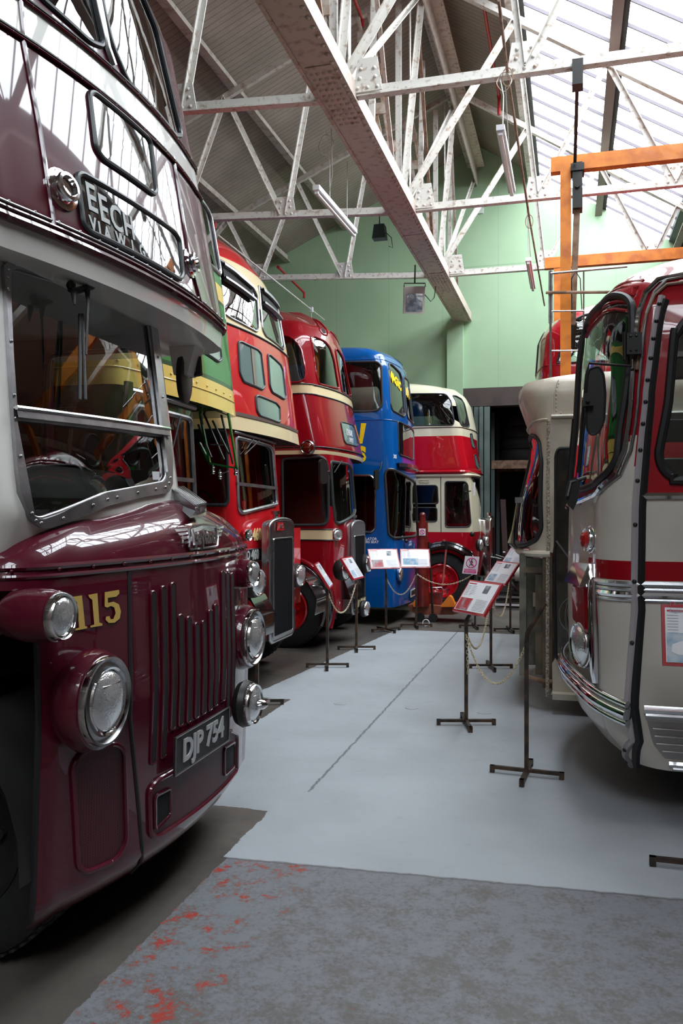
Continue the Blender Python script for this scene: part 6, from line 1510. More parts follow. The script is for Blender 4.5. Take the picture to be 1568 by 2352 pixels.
def rear_red():
    B = thing('double_decker_bus', (4.2, 11.5, 0), 'scarlet double decker with a rounded roof, standing behind the orange gantry post', 'bus')
    C = Shell(10.4, 12.6, 9.5, [(.4, .4, -.42, .10, 0, 0, .12, .12), (3.46, 3.46, -.45, .10, 0, 0, .16, .16), (3.93, 3.93, -.42, .12, .04, .04, .22, .22), (4.06, 4.06, -.37, .14, .08, .08, .28, .28), (4.22, 4.21, -.28, .16, .18, .18, .38, .38), (4.36, 4.31, -.12, .18, .32, .32, .42, .42), (4.5, 4.37, .15, .18, .5, .5, .4, .4), (4.7, 4.41, .6, .1, .7, .7, .3, .3)], sgn=-1)
    w = rnd(C.trace([(1312, 745), (1318, 735), (1340, 724), (1358, 720)], (-.5, 4)), .02)
    vb = C.trace([(1320, 832)], (-.5, 3.6))[0][1]; vt = w[-1][1] + .0
    x0 = w[0][0]; W1 = [(x0, vb)] + w + [(x0 - 1.3, vt), (x0 - 1.3, vb)]
    rows = [rnd([(x0 - 1.5 - i * 1.4, vb), (x0 - 2.7 - i * 1.4, vb), (x0 - 2.7 - i * 1.4, vt), (x0 - 1.5 - i * 1.4, vt)], .08) for i in range(3)]
    pm = (C.pf0 + C.pf1) / 2; rows2 = [[(2 * pm - p, v) for p, v in r] for r in [W1] + rows]
    fw = rnd([(C.pf0 + .7, vb), (pm - .06, vb), (pm - .06, vt), (C.pf0 + .7, vt)], .1); fw2 = [(2 * pm - p, v) for p, v in fw]
    low = [rnd([(-.6 - i * 1.4, 1.6), (-1.8 - i * 1.4, 1.6), (-1.8 - i * 1.4, 2.35), (-.6 - i * 1.4, 2.35)], .08) for i in range(4)]
    H = [hole(h) for h in [W1] + rows + rows2 + low + [fw, fw2]]
    C.grid(.07, H, topcap=0, botcap=0, coarse=.2, fine_side=1.6, far_coarse=True).build('body', [M['red6']], B); C.grid(.15, H, off=-.05, coarse=.3).build('lining', M['inside'], B)
    add_windows(C, [W1] + rows + rows2 + low + [fw, fw2], B, M['glass'], .014)
    v = C.trace([(1260, 839)], (-.2, 3.5))[0][1]; g = G(); C.line(g, [(-6, v), (C.pc1, v)], .006, .003); g.build('body_seam', M['cred'], B)
    g = G(); g.box(0, 9.3, 10.5, 12.5, 2.5, 2.55).box(9.4, 9.46, 10.45, 12.55, .4, 4.3).box(0, 9.3, 10.5, 12.5, .6, .65); g.build('saloon_floor', M['inside'], B, smooth=False)
    for a in (1.2, 7.2): wheel(B, a, 10.6, -1); wheel(B, a, 12.4, 1)
    chassis(B, .2, 9, 10.4, 12.6)
rear_red()
# ================================================================ stands, signs, chains
def cam2room(X, Y, Z=0): return Vector((CT * X - ST * Y, ST * X + CT * Y, Z))

def board(parent, c, wv, sv, w=.42, h=.30, layout=0, name='sign_board'):
    """lectern board. wv = width direction, sv = down-slope direction (room axes)"""
    c = Vector(c); X = Vector(wv).normalized(); D = Vector(sv); D = (D - X * D.dot(X)).normalized(); n = X.cross(-D)
    # n should face the viewer
    if n.dot(Vector((0, 0, EYE)) - c) < 0: X = -X; n = X.cross(-D)
    Yv = -D
    def P(u, v, o=0): return c + X * u + Yv * v + n * o
    g = G(); g.poly([P(-w / 2, -h / 2), P(w / 2, -h / 2), P(w / 2, h / 2), P(-w / 2, h / 2)], -n * .022); o = g.build(name, M['redboard'], parent, smooth=False)
    g = G(); k = .016; g.poly([P(-w / 2 + k, -h / 2 + k, .002), P(w / 2 - k, -h / 2 + k, .002), P(w / 2 - k, h / 2 - k, .002), P(-w / 2 + k, h / 2 - k, .002)], n * .001); o2 = g.build('paper_sheet', M['white'], o, smooth=False)
    def rect(u0, u1, v0, v1, m, nm): 
        g = G(); g.poly([P(u0, v0, .0036), P(u1, v0, .0036), P(u1, v1, .0036), P(u0, v1, .0036)], n * .0006); g.build(nm, m, o, smooth=False)
    g = G(); rr = random.Random(int(c.x * 100 + c.y * 10))
    for i in range(7):
        v = h * .5 - .055 - i * .014
        g.poly([P(-w * .44, v, .0036), P(-w * .44 + .05, v, .0036), P(-w * .44 + .05, v + .003, .0036), P(-w * .44, v + .003, .0036)], n * .0004)
        g.poly([P(-w * .27, v, .0036), P(-w * .27 + .03 + rr.random() * .04, v, .0036), P(-w * .27 + .03, v + .003, .0036), P(-w * .27, v + .003, .0036)], n * .0004)
    for i in range(9):
        v = -h * .08 - i * .012
        if v < -h * .43: break
        g.poly([P(.02, v, .0036), P(w * .44 - rr.random() * .03, v, .0036), P(w * .44 - .02, v + .003, .0036), P(.02, v + .003, .0036)], n * .0004)
    q = g.build('printed_text', M['ink_grey'], o, smooth=False); q['kind'] = 'stuff'
    rect(-w * .44, -w * .20, h * .38, h * .41, M['ink_red'], 'printed_heading')
    if layout == 0: rect(-w * .44, -w * .06, -h * .43, -h * .06, M['photo_red'], 'printed_photo'); rect(w * .10, w * .26, h * .14, h * .38, M['photo_grey'], 'printed_photo')
    if layout == 1: rect(-w * .40, -w * .08, -h * .40, -h * .1, M['photo_blue'], 'printed_photo'); rect(.0, w * .22, h * .2, h * .38, M['photo_grey'], 'printed_photo')
    if layout == 2: rect(-w * .42, w * .1, -h * .36, -h * .02, M['photo_blue'], 'printed_photo')
    return o, P, n

def stand(base, label, post_top=.86, brd=None, rot=0.0, arm=None):
    a, b = base; t = thing('display_stand', (a, b, 0), label, 'stand', 'metal post stands along the aisle')
    g = G(); g.box(a - .014, a + .014, b - .014, b + .014, .03, post_top); g.build('post', M['standmetal'], t, smooth=False)
    for k in range(4):
        an = rot + k * PI / 2; d = Vector((math.cos(an), math.sin(an), 0)); p = Vector((a, b, .036)); e = p + d * .24
        g = G(); g.beam(p, e, .026, .022); g.beam(e - d * .03 - Vector((0, 0, .012)), e - Vector((0, 0, .012)), .03, .046); g.build('foot', M['standmetal'], t, smooth=False)
    if arm: g = G(); g.tube(arm, .016, 6); g.build('bent_arm', M['standmetal'], t)
    if brd:
        c, wv, sv, lay = brd; o, P, n = board(t, c, wv, sv, layout=lay)
        g = G(); g.beam((a, b, post_top - .01), P(0, 0, -.022), .02, .02); g.build('board_bracket', M['standmetal'], t, smooth=False)
    return t

def bc(px, py, Y):
    X = (px - CX) / F * Y; return cam2room(X, Y, EYE - (py - CY) * Y / F)
cm = lambda x, y, z=0: cam2room(x, y, z)
R45 = TH
stand((-2.61, 8.84), 'black post stand before the red 460, red-framed board seen almost edge on', .88, (bc(744, 1320, 8.72), cm(.03, .42), cm(.168, 0, -.26), 1), TH)
stand((-2.59, 10.06), 'black post stand whose narrow red board leans before the crimson bus radiator', .86, (bc(810, 1304, 9.85), cm(.13, .40), cm(.16, -.05, -.265), 1), TH)
stand((-2.57, 11.7), 'stand beside the blue bus, board turned partly towards the aisle with a red printed picture', .84, (bc(882, 1283, 11.2), cm(.33, .08), cm(.10, -.14, -.26), 0), TH + .5)
stand((-2.23, 12.25), 'stand in front of the red workshop jack, its wide white board facing straight out', .84, (bc(953, 1282, 11.75), cm(.42, .0), cm(.02, -.16, -.26), 2), TH)
t = stand((-1.37, 12.4), 'far stand behind the no pedestrians notice, only its base and top showing', .80, None, TH)
g = G(); q = [bc(x, y, 12.2) for x, y in ((1068, 1277), (1101, 1279), (1095, 1320), (1061, 1317))]; nrm = (q[1] - q[0]).cross(q[2] - q[1]).normalized(); 
if nrm.dot(Vector((0, 0, EYE)) - q[0]) < 0: nrm = -nrm
g.poly(q, -nrm * .006); o = tag(g.build('notice_board', M['white'], None, smooth=False), 'small white notice with a pink crossed-out walking figure', 'sign')
og = o.location.copy()
def onq(u, v, off=.001): 
    a = q[0].lerp(q[1], u); b = q[3].lerp(q[2], u); return a.lerp(b, v) + nrm * off
def sub(g, nm, m):
    ob = g.build(nm, m, None, smooth=False); ob.parent = o; ob.matrix_parent_inverse = Matrix.Translation(-og); return ob
g = G(); g.poly([onq(.08, .72), onq(.92, .72), onq(.92, .95), onq(.08, .95)], nrm * .0005); sub(g, 'pink_caption_band', M['pink'])
g = G(); ring = [onq(.5 + .34 * math.cos(t_), .36 + .27 * math.sin(t_), .002) for t_ in [2 * PI * k / 30 for k in range(30)]]; g.tube(ring, .007, 5, closed=True); sub(g, 'prohibition_ring', M['pink'])
g = G(); g.tube([onq(.27, .17, .003), onq(.73, .55, .003)], .006, 5); sub(g, 'prohibition_bar', M['pink'])
g = G(); g.ball(onq(.5, .19, .001), .010, 5, sz=1)
for a_, b_ in (((.5, .24), (.49, .40)), ((.49, .40), (.60, .54)), ((.49, .40), (.40, .54)), ((.5, .26), (.61, .36)), ((.5, .26), (.40, .36))): g.tube([onq(*a_, .001), onq(*b_, .001)], .006, 5)
sub(g, 'walking_figure', M['text_black'])
for i, s_ in enumerate(('PEDESTRIANS MUST NOT', 'CROSS THIS POINT')):
    gt = text_g(s_, .020, (onq(.5, .79 + i * .09, .002), q[1] - q[0], q[0] - q[3]), .0005, .0, sx=.8); sub(gt, 'caption_text', M['white'])
stand((-.84, 12.18), 'farthest stand on the right, mostly hidden behind the stripped cream bus', .84, (bc(1182, 1278, 11.6), cm(.18, -.37), cm(-.18, -.1, -.26), 1), TH)
stand((-.85, 9.27), 'right side stand just behind the nearer tilted board, its board partly overlapped', .86, (bc(1150, 1315, 9.1), cm(.17, -.38), cm(-.17, -.1, -.24), 1), TH)
stand((-.82, 6.77), 'nearest tilted red board on a post, showing a red and white bus picture', .86, (bc(1094, 1372, 6.6), cm(.19, -.37), cm(-.175, -.085, -.265), 0), TH)
p0 = Vector((-.28, 5.58, .87)); stand((-.28, 5.58), 'bare black post with a bent top arm, no board, chained to the tilted board stand', .88, None, TH - .35, [p0, p0 + Vector((.005, 0, .07)), onB(1252, 1386, 5.62)])
t = thing('display_stand', (.78, 4.30, 0), 'stand at the right edge holding a red-framed sheet headed Ellen against the coach side', 'stand')
c = Vector((.775, 4.28, 0)); TL = onB(1523, 1388, 4.30); BL = onB(1516, 1528, 4.22); wv = Vector((.96, -.0, 0)).normalized(); W_ = .42; 
cc = (TL + BL) / 2 + wv * W_ / 2; o, P, n = board(t, cc, wv, BL - TL, W_, (TL - BL).length, layout=9)
g = G(); h_ = (TL - BL).length; g.poly([P(-.19, -.13, .0036), P(.15, -.13, .0036), P(.15, .01, .0036), P(-.19, .01, .0036)], n * .0006); g.build('printed_photo', M['photo_blue'], o, smooth=False)
g = G(); g.poly([P(-.17, -.08, .005), P(-.165, -.045, .005), P(-.10, -.02, .005), P(.12, -.02, .005), P(.13, -.09, .005), P(-.14, -.095, .005)], n * .0005); g.build('printed_coach', M['white'], o, smooth=False)
g = text_g('Ellen Smith', .032, (P(-.10, .145, .006), P(1, 0) - P(0, 0), P(0, 1) - P(0, 0)), .0005, .0004); g.build('printed_heading', M['ink_red'], o, smooth=False)
g = text_g('Registration', .022, (P(-.12, .115, .006), P(1, 0) - P(0, 0), P(0, 1) - P(0, 0)), .0005, 0); g.build('printed_heading', M['ink_grey'], o, smooth=False)
pa = cc.x; g = G(); g.box(pa - .014, pa + .014, 4.32, 4.348, .03, .95); g.build('post', M['standmetal'], t, smooth=False)
for d in ((-1, 0), (1, 0), (0, -1), (0, 1)):
    p = Vector((pa, 4.334, .036)); e = p + Vector((d[0], d[1], 0)) * .26; g = G(); g.beam(p, e, .026, .022); g.beam(e - Vector((d[0], d[1], 0)) * .03 - Vector((0, 0, .012)), e - Vector((0, 0, .012)), .03, .046); g.build('foot', M['standmetal'], t, smooth=False)
# stub of a stand foot by the nearest bus
t = stand((-2.72, 6.98), 'stand half hidden behind the maroon bus, only a foot showing past its fog lamp', .86, None, TH)

def chain(p, q, sag, lab, n=None):
    p, q = Vector(p), Vector(q); L = (q - p).length * 1.15 + sag; n = n or int(L / .030); g = G()
    pts = [p.lerp(q, i / n) - Vector((0, 0, sag * (1 - (2 * i / n - 1) ** 2))) for i in range(n + 1)]
    for i in range(n):
        a, b = pts[i], pts[i + 1]; c = (a + b) / 2; d = (b - a).normalized(); s_ = d.cross(Vector((0, 0, 1))).normalized(); u = s_ if i % 2 else s_.cross(d)
        l = (b - a).length * .66; g.tube([c + d * (l * math.cos(t_)) + u * (.009 * math.sin(t_)) for t_ in [2 * PI * k / 10 for k in range(10)]], .0028, 5, closed=True)
    o = g.build('chain', M['brass']); tag(o, lab, 'chain', None)
chain((-2.61, 8.86, .84), (-2.59, 10.03, .84), .30, 'brass chain sagging between the two left stands before the crimson bus')
chain((-2.57, 11.7, .78), (-2.23, 12.25, .80), .28, 'short brass chain hanging before the blue bus')
chain((-2.23, 12.27, .80), (-1.40, 12.4, .80), .16, 'brass chain drawn across the red wheel to the pedestrian notice')
chain((-.82, 6.75, .74), (-.28, 5.60, .87), .33, 'brass chain from the nearest tilted board to the bare bent post')
chain((-.82, 6.80, .74), (-.85, 9.25, .84), .32, 'brass chain running back between the two right stands')
chain((-.85, 9.30, .82), (-.84, 12.1, .80), .40, 'brass chain farthest back on the right, vanishing behind the cream bus')
chain((-.82, 6.77, .80), (-.80, 6.74, .42), .0, 'loose brass chain end dangling down the tilted board post')

# ================================================================ overhead lamps
def tube_light(p, q, lab, cords):
    p, q = Vector(p), Vector(q); t = thing('fluorescent_light', (p + q) / 2, lab, 'light', 'hanging fluorescent battens')
    g = G(); g.beam(p, q, .075, .05); g.build('batten', M['white'], t, smooth=False)
    g = G(); dn = Vector((0, 0, -.055)); g.tube([p + dn + (q - p) * .02, q + dn - (q - p) * .02], .018, 10); g.build('lamp_tube', mat('unlit_tube', (.80, .82, .82), .25, 0, .5), t)
    for s_ in (.02, .98): g = G(); c = p.lerp(q, s_) + dn * .6; g.box(c.x - .02, c.x + .02, c.y - .015, c.y + .015, c.z - .03, c.z + .03); g.build('tube_holder', M['white'], t, smooth=False)
    for cp in cords: g = G(); g.tube(cp, .005, 5); g.build('hanging_cord', M['paleg'] if cp[0][2] > 0 else M['paleg'], t)
tube_light((-2.62, 8.44, 5.2), (-2.58, 9.92, 5.2), 'fluorescent batten hanging left of the girder', [[(-2.60, 8.9, 5.22), (-2.60, 8.9, 5.6), (-2.58, 8.7, 5.9)], [(-2.59, 9.6, 5.22), (-2.56, 9.5, 5.9)]])
tube_light((-.61, 7.56, 5.2), (-.61, 9.10, 5.2), 'fluorescent batten hanging from the nearest truss, right of the girder', [[(-.60, 7.7, 5.22), (-.60, 7.8, 5.6), (-.66, 8.18, 5.95)], [(-.61, 8.9, 5.22), (-.62, 8.3, 5.95)]])
tube_light((-.56, 11.63, 5.2), (-.56, 13.13, 5.2), 'farther fluorescent batten, small and high before the pale green wall', [[(-.56, 11.8, 5.22), (-.58, 11.7, 5.9)], [(-.56, 12.9, 5.22), (-.58, 11.75, 5.9)]])
# cord coils
def coil(c, r, lab, drop):
    c = Vector(c); g = G(); g.tube([c + Vector((r * math.cos(t_), .02 * math.sin(3 * t_), r * 1.2 * math.sin(t_))) for t_ in [2 * PI * k / 28 for k in range(29)]], .0045, 5)
    if drop: g.tube(drop, .005, 5)
    tag(g.build('electric_cord', mat('cream_cable', (.55, .5, .42), .5)), lab, 'cable')
coil((-2.56, 8.62, 5.72), .085, 'looped cream cord beneath the girder joint', [(-2.50, 8.62, 5.89), (-2.50, 8.66, 5.4), (-2.56, 8.75, 5.25)])
coil((-.62, 8.14, 5.90), .07, 'looped cord knotted on the nearest truss tie', None)
# dark slanting rope / pole line from roof to wall
t = thing('hanging_rail', (-.9, 6, 6.5), 'thin dark wire rail running back under the skylight edge', 'rail')
pts = [onB(1145, 0, 6.9), onB(1165, 165, 8.15), onB(1215, 500, 11.5), onB(1250, 702, 16.5)]
g = G(); g.tube(pts, .014, 6); g.build('rail_rod', M['rust'], t); g = G(); 
for p in (pts[1], pts[2]): g.tube([p + Vector((.05 * math.cos(a_), 0, .09 * math.sin(a_) - .05)) for a_ in [2 * PI * k / 16 for k in range(16)]], .006, 5, closed=True)
g.build('wire_knot', M['rust'], t)
# floodlights
t = thing('floodlight', (-2.96, 16.0, 5.85), 'square floodlight hanging near the girder end against the green wall', 'light')
c = bc(951, 690, 15.0); X = Vector((CT, ST, 0)); N = Vector((ST, -CT, -.35)).normalized(); Yv = N.cross(X); Yv = -Yv if Yv.z < 0 else Yv
def FP(u, v, o=0): return c + X * u + Yv * v + N * o
g = G(); g.poly([FP(-.19, -.24), FP(.19, -.24), FP(.19, .24), FP(-.19, .24)], -N * .14); g.build('lamp_body', mat('pale_lamp_body', (.55, .53, .45), .5), t, smooth=False)
g = G(); g.poly([FP(-.15, -.20, .003), FP(.15, -.20, .003), FP(.15, .12, .003), FP(-.15, .12, .003)], N * .002); g.build('lamp_glass', mat('flood_glass', (.25, .32, .42), .1, .6, 1, .3, 8, .5, 9, vcol=(.7, .75, .8)), t, smooth=False)
g = G(); g.tube([FP(-.19, .24), FP(-.19, .30), FP(.19, .30), FP(.19, .24)], .012, 6); g.tube([FP(0, .30), FP(0, .62)], .015, 6); g.build('bracket', M['blackmetal'], t)
g = G(); g.tube([FP(.19, .1), FP(.3, -.02), FP(.36, .05), FP(.38, .25)], .008, 6); g.build('lamp_cable', M['blackmetal'], t)
t = thing('floodlight', (-3.4, 14.8, 6.0), 'small dark green floodlight under the far truss, left of the girder', 'light')
c = bc(869, 530, 12.0); g = G(); g.poly([c + Vector((-.10, 0, -.10)), c + Vector((.10, 0, -.10)), c + Vector((.08, 0, .10)), c + Vector((-.07, 0, .10))], (0, .16, 0)); g.build('lamp_body', mat('dark_teal', (.015, .05, .05), .5), t, smooth=False)
g = G(); g.tube([c + Vector((0, .08, .1)), c + Vector((0, .08, .35))], .012, 6); g.tube([c + Vector((.1, .05, -.02)), c + Vector((.18, .05, -.1)), c + Vector((.2, .05, -.25)), c + Vector((.14, .05, -.22))], .006, 5); g.build('bracket', M['blackmetal'], t)
g = G(); g.box(-.04, .04, -.03, .0, 0, .07)
o = G().box(-1.96, -1.84, 18.26, 18.31, 8.25, 8.37).build('junction_box', M['paleg'], None, smooth=False); tag(o, 'tiny pale box high on the green wall near the ridge', 'box')
# wire between the bus roofs and the far wall
p = onB(500, 540, 9.4); q = onB(745, 735, 17.5); t = thing('cable_rod', (p + q) / 2, 'thin grey conduit sloping down over the left buses with a small white clip', 'conduit')
g = G(); g.tube([p, q], .012, 6); g.build('rod', M['steel'], t); m_ = p.lerp(q, .80); g = G(); g.box(m_.x - .03, m_.x + .03, m_.y - .03, m_.y + .03, m_.z - .05, m_.z + .05); g.build('clip', M['white'], t, smooth=False)
g = G(); g.tube([m_, m_ + Vector((0, 0, -.35))], .007, 5); g.build('drop_wire', M['steel'], t)

# ================================================================ orange gantry and ladder
t = thing('lifting_gantry', (1.2, 11.7, 0), 'orange steel lifting gantry rising behind the stripped cream bus', 'gantry')
def bar(p, q, w, h, nm='gantry_beam', m='orange'): g = G(); g.beam(p, q, w, h); return g.build(nm, M[m], t, smooth=False)
g = G(); g.box(-.11, .0, 9.86, 9.96, .02, 5.72); g.box(-.115, .005, 9.85, 9.86, .02, 5.72); g.build('gantry_post', M['orange'], t, smooth=False)
bar((-.22, 9.91, 5.74), (4.0, 9.91, 5.74), .12, .17); g = G(); g.box(3.85, 3.97, 9.86, 9.96, .02, 5.66); g.build('gantry_post', M['orange'], t, smooth=False)
g = G(); g.box(-.26, -.10, 13.55, 13.67, .02, 5.60); g.build('gantry_post', M['orange'], t, smooth=False); g = G(); g.box(3.85, 4.0, 13.55, 13.67, .02, 5.60); g.build('gantry_post', M['orange'], t, smooth=False)
bar((-.40, 13.6, 5.68), (4.1, 13.6, 5.68), .12, .17)
g = G(); g.box(.02, .13, 9.80, 10.0, 5.20, 5.72); g.box(.0, .15, 9.78, 10.02, 5.62, 5.70); g.cyl((.075, 9.79, 5.45), (.075, 9.77, 5.45), .03); g.build('lifting_trolley', M['blackmetal'], t, smooth=False)
bar((.07, 9.9, 5.2), (.02, 9.95, 3.9), .07, .07, 'gantry_brace', 'rust')
g = G(); g.box(-.22, 4.3, 9.70, 10.12, .0, .04); g.build('gantry_foot', M['orange'], t, smooth=False)
g = G(); g.box(-.4, 4.3, 13.45, 13.75, .0, .04); g.build('gantry_foot', M['orange'], t, smooth=False)
t2 = thing('drop_rod', (.1, 9, 5.8), 'dark flat rod hanging from the nearest truss tie down to the orange gantry', 'rod')
g = G(); g.beam(onB(1326, 160, 8.2), onB(1320, 372, 9.75), .035, .02); g.build('rod', M['blackmetal'], t2, smooth=False); c = onB(1326, 168, 8.2); g = G(); g.box(c.x - .05, c.x + .05, 8.12, 8.28, c.z - .14, c.z + .10); g.build('clamp', M['blackmetal'], t2, smooth=False)
t3 = thing('scaffold_ladder', (.0, 9.6, 3), 'grey scaffold ladder frame standing beside the orange post', 'ladder')
Yl = 9.75; LX = lambda x, y: onB(x, y, Yl)
g = G(); g.tube([LX(1264, 622), Vector((LX(1264, 860).x, Yl, .0))], .014, 8); g.build('ladder_stile', M['alu'], t3); g = G(); g.tube([LX(1340, 622), Vector((LX(1340, 860).x, Yl, .0))], .008, 8); g.build('ladder_stile', M['alu'], t3)
g = G(); a_, b_ = LX(1264, 622), LX(1264, 742); g.beam(a_, b_, .05, .012); g.build('ladder_bracket', M['alu'], t3, smooth=False)
for y_ in (715, 806): g = G(); g.tube([LX(1262, y_), LX(1341, y_ - 1)], .010, 8); g.build('ladder_rung', M['alu'], t3)
for z_ in (2.6, 2.1, 1.6, 1.1, .6): g = G(); g.tube([(LX(1262, 800).x, Yl, z_), (LX(1341, 800).x, Yl, z_)], .010, 8); g.build('ladder_rung', M['alu'], t3)
g = G(); g.tube([onB(1253, 672, 9.72), onB(1400, 671, 9.72)], .018, 8); g.build('top_tube', M['rust'], t3)
g = G(); a_ = onB(1264, 628, 9.7); g.tube([a_ , onB(1440, 612, 9.72)], .014, 8); g.build('top_tube', M['alu'], t3)
g = G(); pts = [LX(1313, 720), LX(1312, 640), LX(1322, 624), LX(1332, 640), LX(1336, 716)]; g.tube(pts, .006, 6); g.build('rope_loop', M['blackmetal'], t3)

# ================================================================ far end clutter
t = thing('folding_door', (-2.0, 18.2, 0), 'grey green folding shutter leaves gathered at the left of the dark opening', 'door')
mfd = mat('grey_green_door', (.10, .14, .13), .5, 0, 0, .05, 20, .4, 2)
x = -2.13
for k, w_ in enumerate((.10, .12, .10, .14)):
    g = G(); g.box(x, x + w_ - .02, 18.10 + .05 * (k % 2), 18.16 + .05 * (k % 2), .02, 4.0); g.build('door_leaf', mfd, t, smooth=False); x += w_
t = thing('steel_rack', (-.9, 20, 0), 'rust brown racking beam and uprights inside the dark store', 'rack')
g = G(); g.box(-1.75, 1.6, 19.2, 19.32, 2.70, 2.86); g.box(-1.75, 1.6, 20.6, 20.7, 2.70, 2.86); g.build('rack_beam', M['rust'], t, smooth=False)
for x in (-1.72, .2, 1.55):
    for y in (19.26, 20.65): g = G(); g.box(x - .04, x + .04, y - .04, y + .04, 0, 4.0); g.build('rack_upright', mat('rack_grey', (.06, .08, .08), .5), t, smooth=False)
g = G(); g.box(-1.75, 1.6, 19.2, 20.7, 2.86, 2.89); g.build('rack_shelf', M['rust'], t, smooth=False)
g = G(); r_ = random.Random(3)
for k, (x, h_) in enumerate(((-1.45, .26), (-.62, .26), (-1.05, .26))): pass
k = 0
for x in (-1.05,):
    for i in range(4):
        g = G(); z = 2.90 + i * .265; rr_ = .55; g.lathe((x, 19.95, z + .13), (0, 0, 1), [(.30, -.10), (.42, -.13), (rr_ - .03, -.13), (rr_, -.09), (rr_, .09), (rr_ - .03, .13), (.42, .13), (.30, .10), (.30, -.10)], 40)
        tag(g.build('tyre', M['tyre']), ['lowest', 'second', 'third', 'topmost'][i] + ' tyre of the stack on the rack shelf', 'tyre', 'tyres stacked on the rack')
for i in range(5):
    x = -1.45 + i * .34; g = G(); g.poly([(x, 19.0, .0), (x + .12, 19.0, .0), (x + .02 + .05 * (i % 2), 19.2, 2.0), (x - .10, 19.2, 2.0)], (0, .05, 0)); tag(g.build('leaning_beam', mat('dark_red_steel', (.05, .018, .018), .6), smooth=False), ['leftmost dark red beam leaning in the store', 'second dark red beam from the left in the store', 'middle dark red beam leaning in the store', 'fourth leaning beam, partly behind the cream bus', 'rightmost leaning beam, behind the cream bus'][i], 'beam')
t = thing('engine', (-1.2, 15.6, 0), 'stripped engine and pipework heaped on the floor beyond the scarlet wheel', 'engine')
rr_ = random.Random(11)
eg = mat('engine_grey', (.14, .14, .13), .45, .5, 0, .2, 40, .6, 12, vcol=(.03, .03, .03))
g = G(); g.box(-1.25, -.45, 15.2, 16.0, .15, .55); g.box(-1.1, -.6, 15.25, 15.9, .55, .85); g.build('engine_block', eg, t, smooth=False)
for k in range(10):
    p = Vector((-1.15 + rr_.random() * .9, 15.0 + rr_.random() * .5, .5 + rr_.random() * .55)); g = G(); g.tube([p, p + Vector((rr_.uniform(-.25, .25), rr_.uniform(-.1, .1), rr_.uniform(-.3, .1))), p + Vector((rr_.uniform(-.3, .4), rr_.uniform(-.1, .1), rr_.uniform(-.45, .0)))], .02 + rr_.random() * .02, 8); g.build('hose', [M['blackmetal'], M['chromedull'], eg][k % 3], t)
g = G(); g.cyl((-.95, 15.0, .62), (-.60, 15.0, .62), .13, 20); g.build('canister', mat('off_white_can', (.5, .48, .42), .5), t)
for k in range(4): g = G(); g.box(-1.3 + k * .02, -.35, 14.95, 15.1, .05 + .07 * k, .09 + .07 * k); g.build('stacked_plate', [M['white'], M['blackmetal'], M['chromedull'], M['blackmetal']][k], t, smooth=False)
# workshop jack
t = thing('trolley_jack', (-2.05, 13.2, 0), 'dark red upright workshop jack with a round topped column before the blue bus', 'jack')
jr = mat('jack_red', (.20, .014, .010), .4, 0, .3, .1, 30, .4, 8)
c = onZ(975, 1428, 0); jx, jy = c.x, c.y
def JB(px, py, dy=0): return onB(px, py, jy + dy)
g = G(); a_ = JB(973, 1392); b_ = JB(970, 1200); g.tube([Vector((b_.x, jy, a_.z)), Vector((b_.x, jy, b_.z))], [.105, .085], 20); g.tube([Vector((b_.x, jy, b_.z)), Vector((b_.x, jy, JB(970, 1186).z))], .05, 16); g.ball((b_.x, jy, JB(970, 1184).z), .052, 8); g.build('column', jr, t)
g = G(); g.poly([JB(x, y) for x, y in ((936, 1390), (960, 1388), (1010, 1392), (1080, 1388), (1085, 1400), (1040, 1412), (960, 1412), (944, 1405))], (0, .5, 0)); g.build('base_frame', mat('jack_brown', (.26, .07, .035), .5, 0, 0, .1, 30, .3, 8), t, smooth=False)
g = G(); g.poly([JB(x, y, .15) for x, y in ((985, 1362), (1012, 1362), (1012, 1396), (985, 1396))], (0, .2, 0)); g.build('pump_box', jr, t, smooth=False)
for px in (965, 995): g = G(); p = JB(px, 1415); g.cyl((p.x, jy - .04, .07), (p.x, jy, .07), .07, 18); g.build('caster', M['rubber'], t)
g = G(); g.tube([JB(985, 1245), JB(994, 1420)], .018, 8); g.build('side_strut', M['blackmetal'], t)
g = G(); g.tube([JB(1016, 1345, .05), JB(1024, 1262, .0)], .014, 8); g.tube([JB(1024, 1262), JB(1026, 1243)], .018, 8, mi=1); g.build('pump_handle', [mat('faded_pink_rod', (.5, .14, .11), .5), M['blackmetal']], t)
g = G(); g.tube([JB(985, 1350), JB(1014, 1349), JB(1018, 1356), JB(1028, 1352), JB(1026, 1366)], .008, 6); g.build('hydraulic_hose', M['chromedull'], t)
g = G(); p = [JB(x, y, -.115) for x, y in ((962, 1214), (977, 1214), (977, 1230), (962, 1230))]; g.poly(p, (0, -.002, 0)); o = g.build('sticker', M['white'], t, smooth=False)
cc = (p[0] + p[2]) / 2 + Vector((0, -.006, 0)); g = G(); g.tube([cc + Vector((.035 * math.cos(a_), 0, .035 * math.sin(a_))) for a_ in [2 * PI * k / 20 for k in range(20)]], .005, 5, closed=True); g.tube([cc + Vector((-.025, 0, .025)), cc + Vector((.025, 0, -.025))], .005, 5); g.build('sticker_symbol', M['pink'], o)
# orange wheel chocks
def chock(pts, lab, dy):
    g = G(); q = rnd([tuple(v) for v in pts], 4, 3); P_ = [JB(x, y, dy) for x, y in q]; g.poly(P_, (0, .16, 0)); o = tag(g.build('wheel_chock', M['wedge']), lab, 'chock', 'orange wheel chocks')
chock([(948, 1394), (950, 1380), (957, 1372), (964, 1374), (968, 1394)], 'rounded orange wheel chock left of the jack column', -.05)
chock([(1010, 1394), (1030, 1368), (1036, 1371), (1046, 1394)], 'triangular orange wheel chock right of the jack, by the red wheel', -.15)
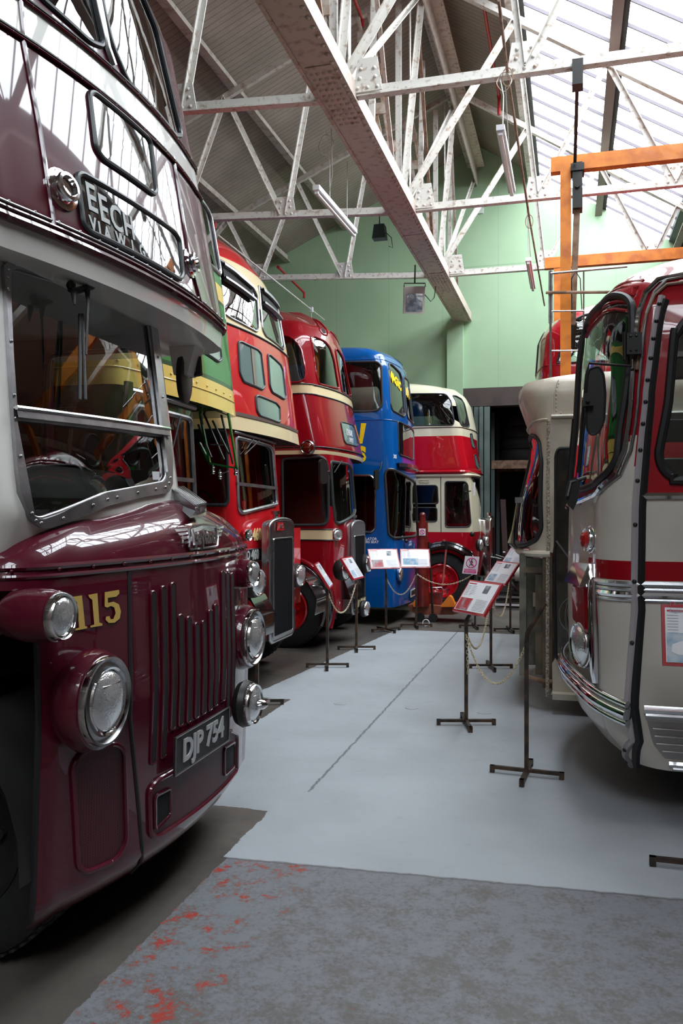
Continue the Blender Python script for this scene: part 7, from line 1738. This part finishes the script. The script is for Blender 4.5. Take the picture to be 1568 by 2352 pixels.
# white ring on the floor and small floor studs
g = G(); c = onZ(978, 1439, .0); g.tube([c + Vector((.05 * math.cos(a_), .0, .055 + .05 * math.sin(a_))) for a_ in [2 * PI * k / 20 for k in range(20)]], .009, 6, closed=True); tag(g.build('white_ring', M['white']), 'small white ring resting against a stand foot', 'ring')
for px, py, lab in ((782, 1616, 'round floor stud in the middle of the aisle'), (946, 1626, 'faint round floor stud right of the joint line'), (1112, 1637, 'round floor stud near the right stand'), (627, 1607, 'floor stud on the brown patch beside the maroon bus')):
    c = onZ(px, py, 0); g = G(); g.lathe((c.x, c.y, 0), (0, 0, 1), [(.062, .001), (.060, .004), (.04, .006), (0, .006)], 24); tag(g.build('floor_stud', mat('stud_paint', (.36, .38, .40), .4)), lab, 'stud')
g = G(); c = onZ(1105, 1395, 0); g.box(-2.0, .2, 15.0, 15.06, 0, .01)
tag(g.build('white_floor_line', M['white'], None, smooth=False), 'thin white strip across the floor beyond the stands', 'strip')
# ================================================================ camera, world, light
cam = bpy.data.cameras.new('camera'); co = bpy.data.objects.new('camera', cam); COL.objects.link(co)
cam.sensor_fit = 'VERTICAL'; cam.sensor_height = 36.0; cam.lens = F / 2352 * 36
cam.shift_y = (CY - 1176) / 2352 ; cam.clip_start = .05
co.location = (0, 0, EYE); co.rotation_euler = (PI / 2, 0, TH)
SC.camera = co
w = bpy.data.worlds.new('overcast_sky'); SC.world = w; w.use_nodes = True
nt = w.node_tree; bg = nt.nodes['Background']
bg.inputs['Color'].default_value = (.90, .95, 1.0, 1); bg.inputs['Strength'].default_value = 11.0
for x0, x1, ym, yl in ((-.66, .56, 11.35, 13.9), (.70, 2.02, 11.35, 13.9), (-.66, .56, -3.25, 5.5), (.70, 2.02, -3.25, 5.5)):
    L = bpy.data.lights.new('skylight_portal', 'AREA'); L.shape = 'RECTANGLE'; L.size = math.hypot(x1 - x0, roofz(x0) - roofz(x1)); L.size_y = yl
    L.cycles.is_portal = True
    o = bpy.data.objects.new('skylight_portal', L); COL.objects.link(o)
    xm = (x0 + x1) / 2; o.location = (xm, ym, roofz(xm) + .09)
    o.rotation_euler = (0, math.atan(.61), 0)
vs = SC.view_settings; vs.view_transform = 'Standard'; vs.look = 'None'; vs.gamma = 1; vs.use_curve_mapping = False
vs.exposure = 0.55
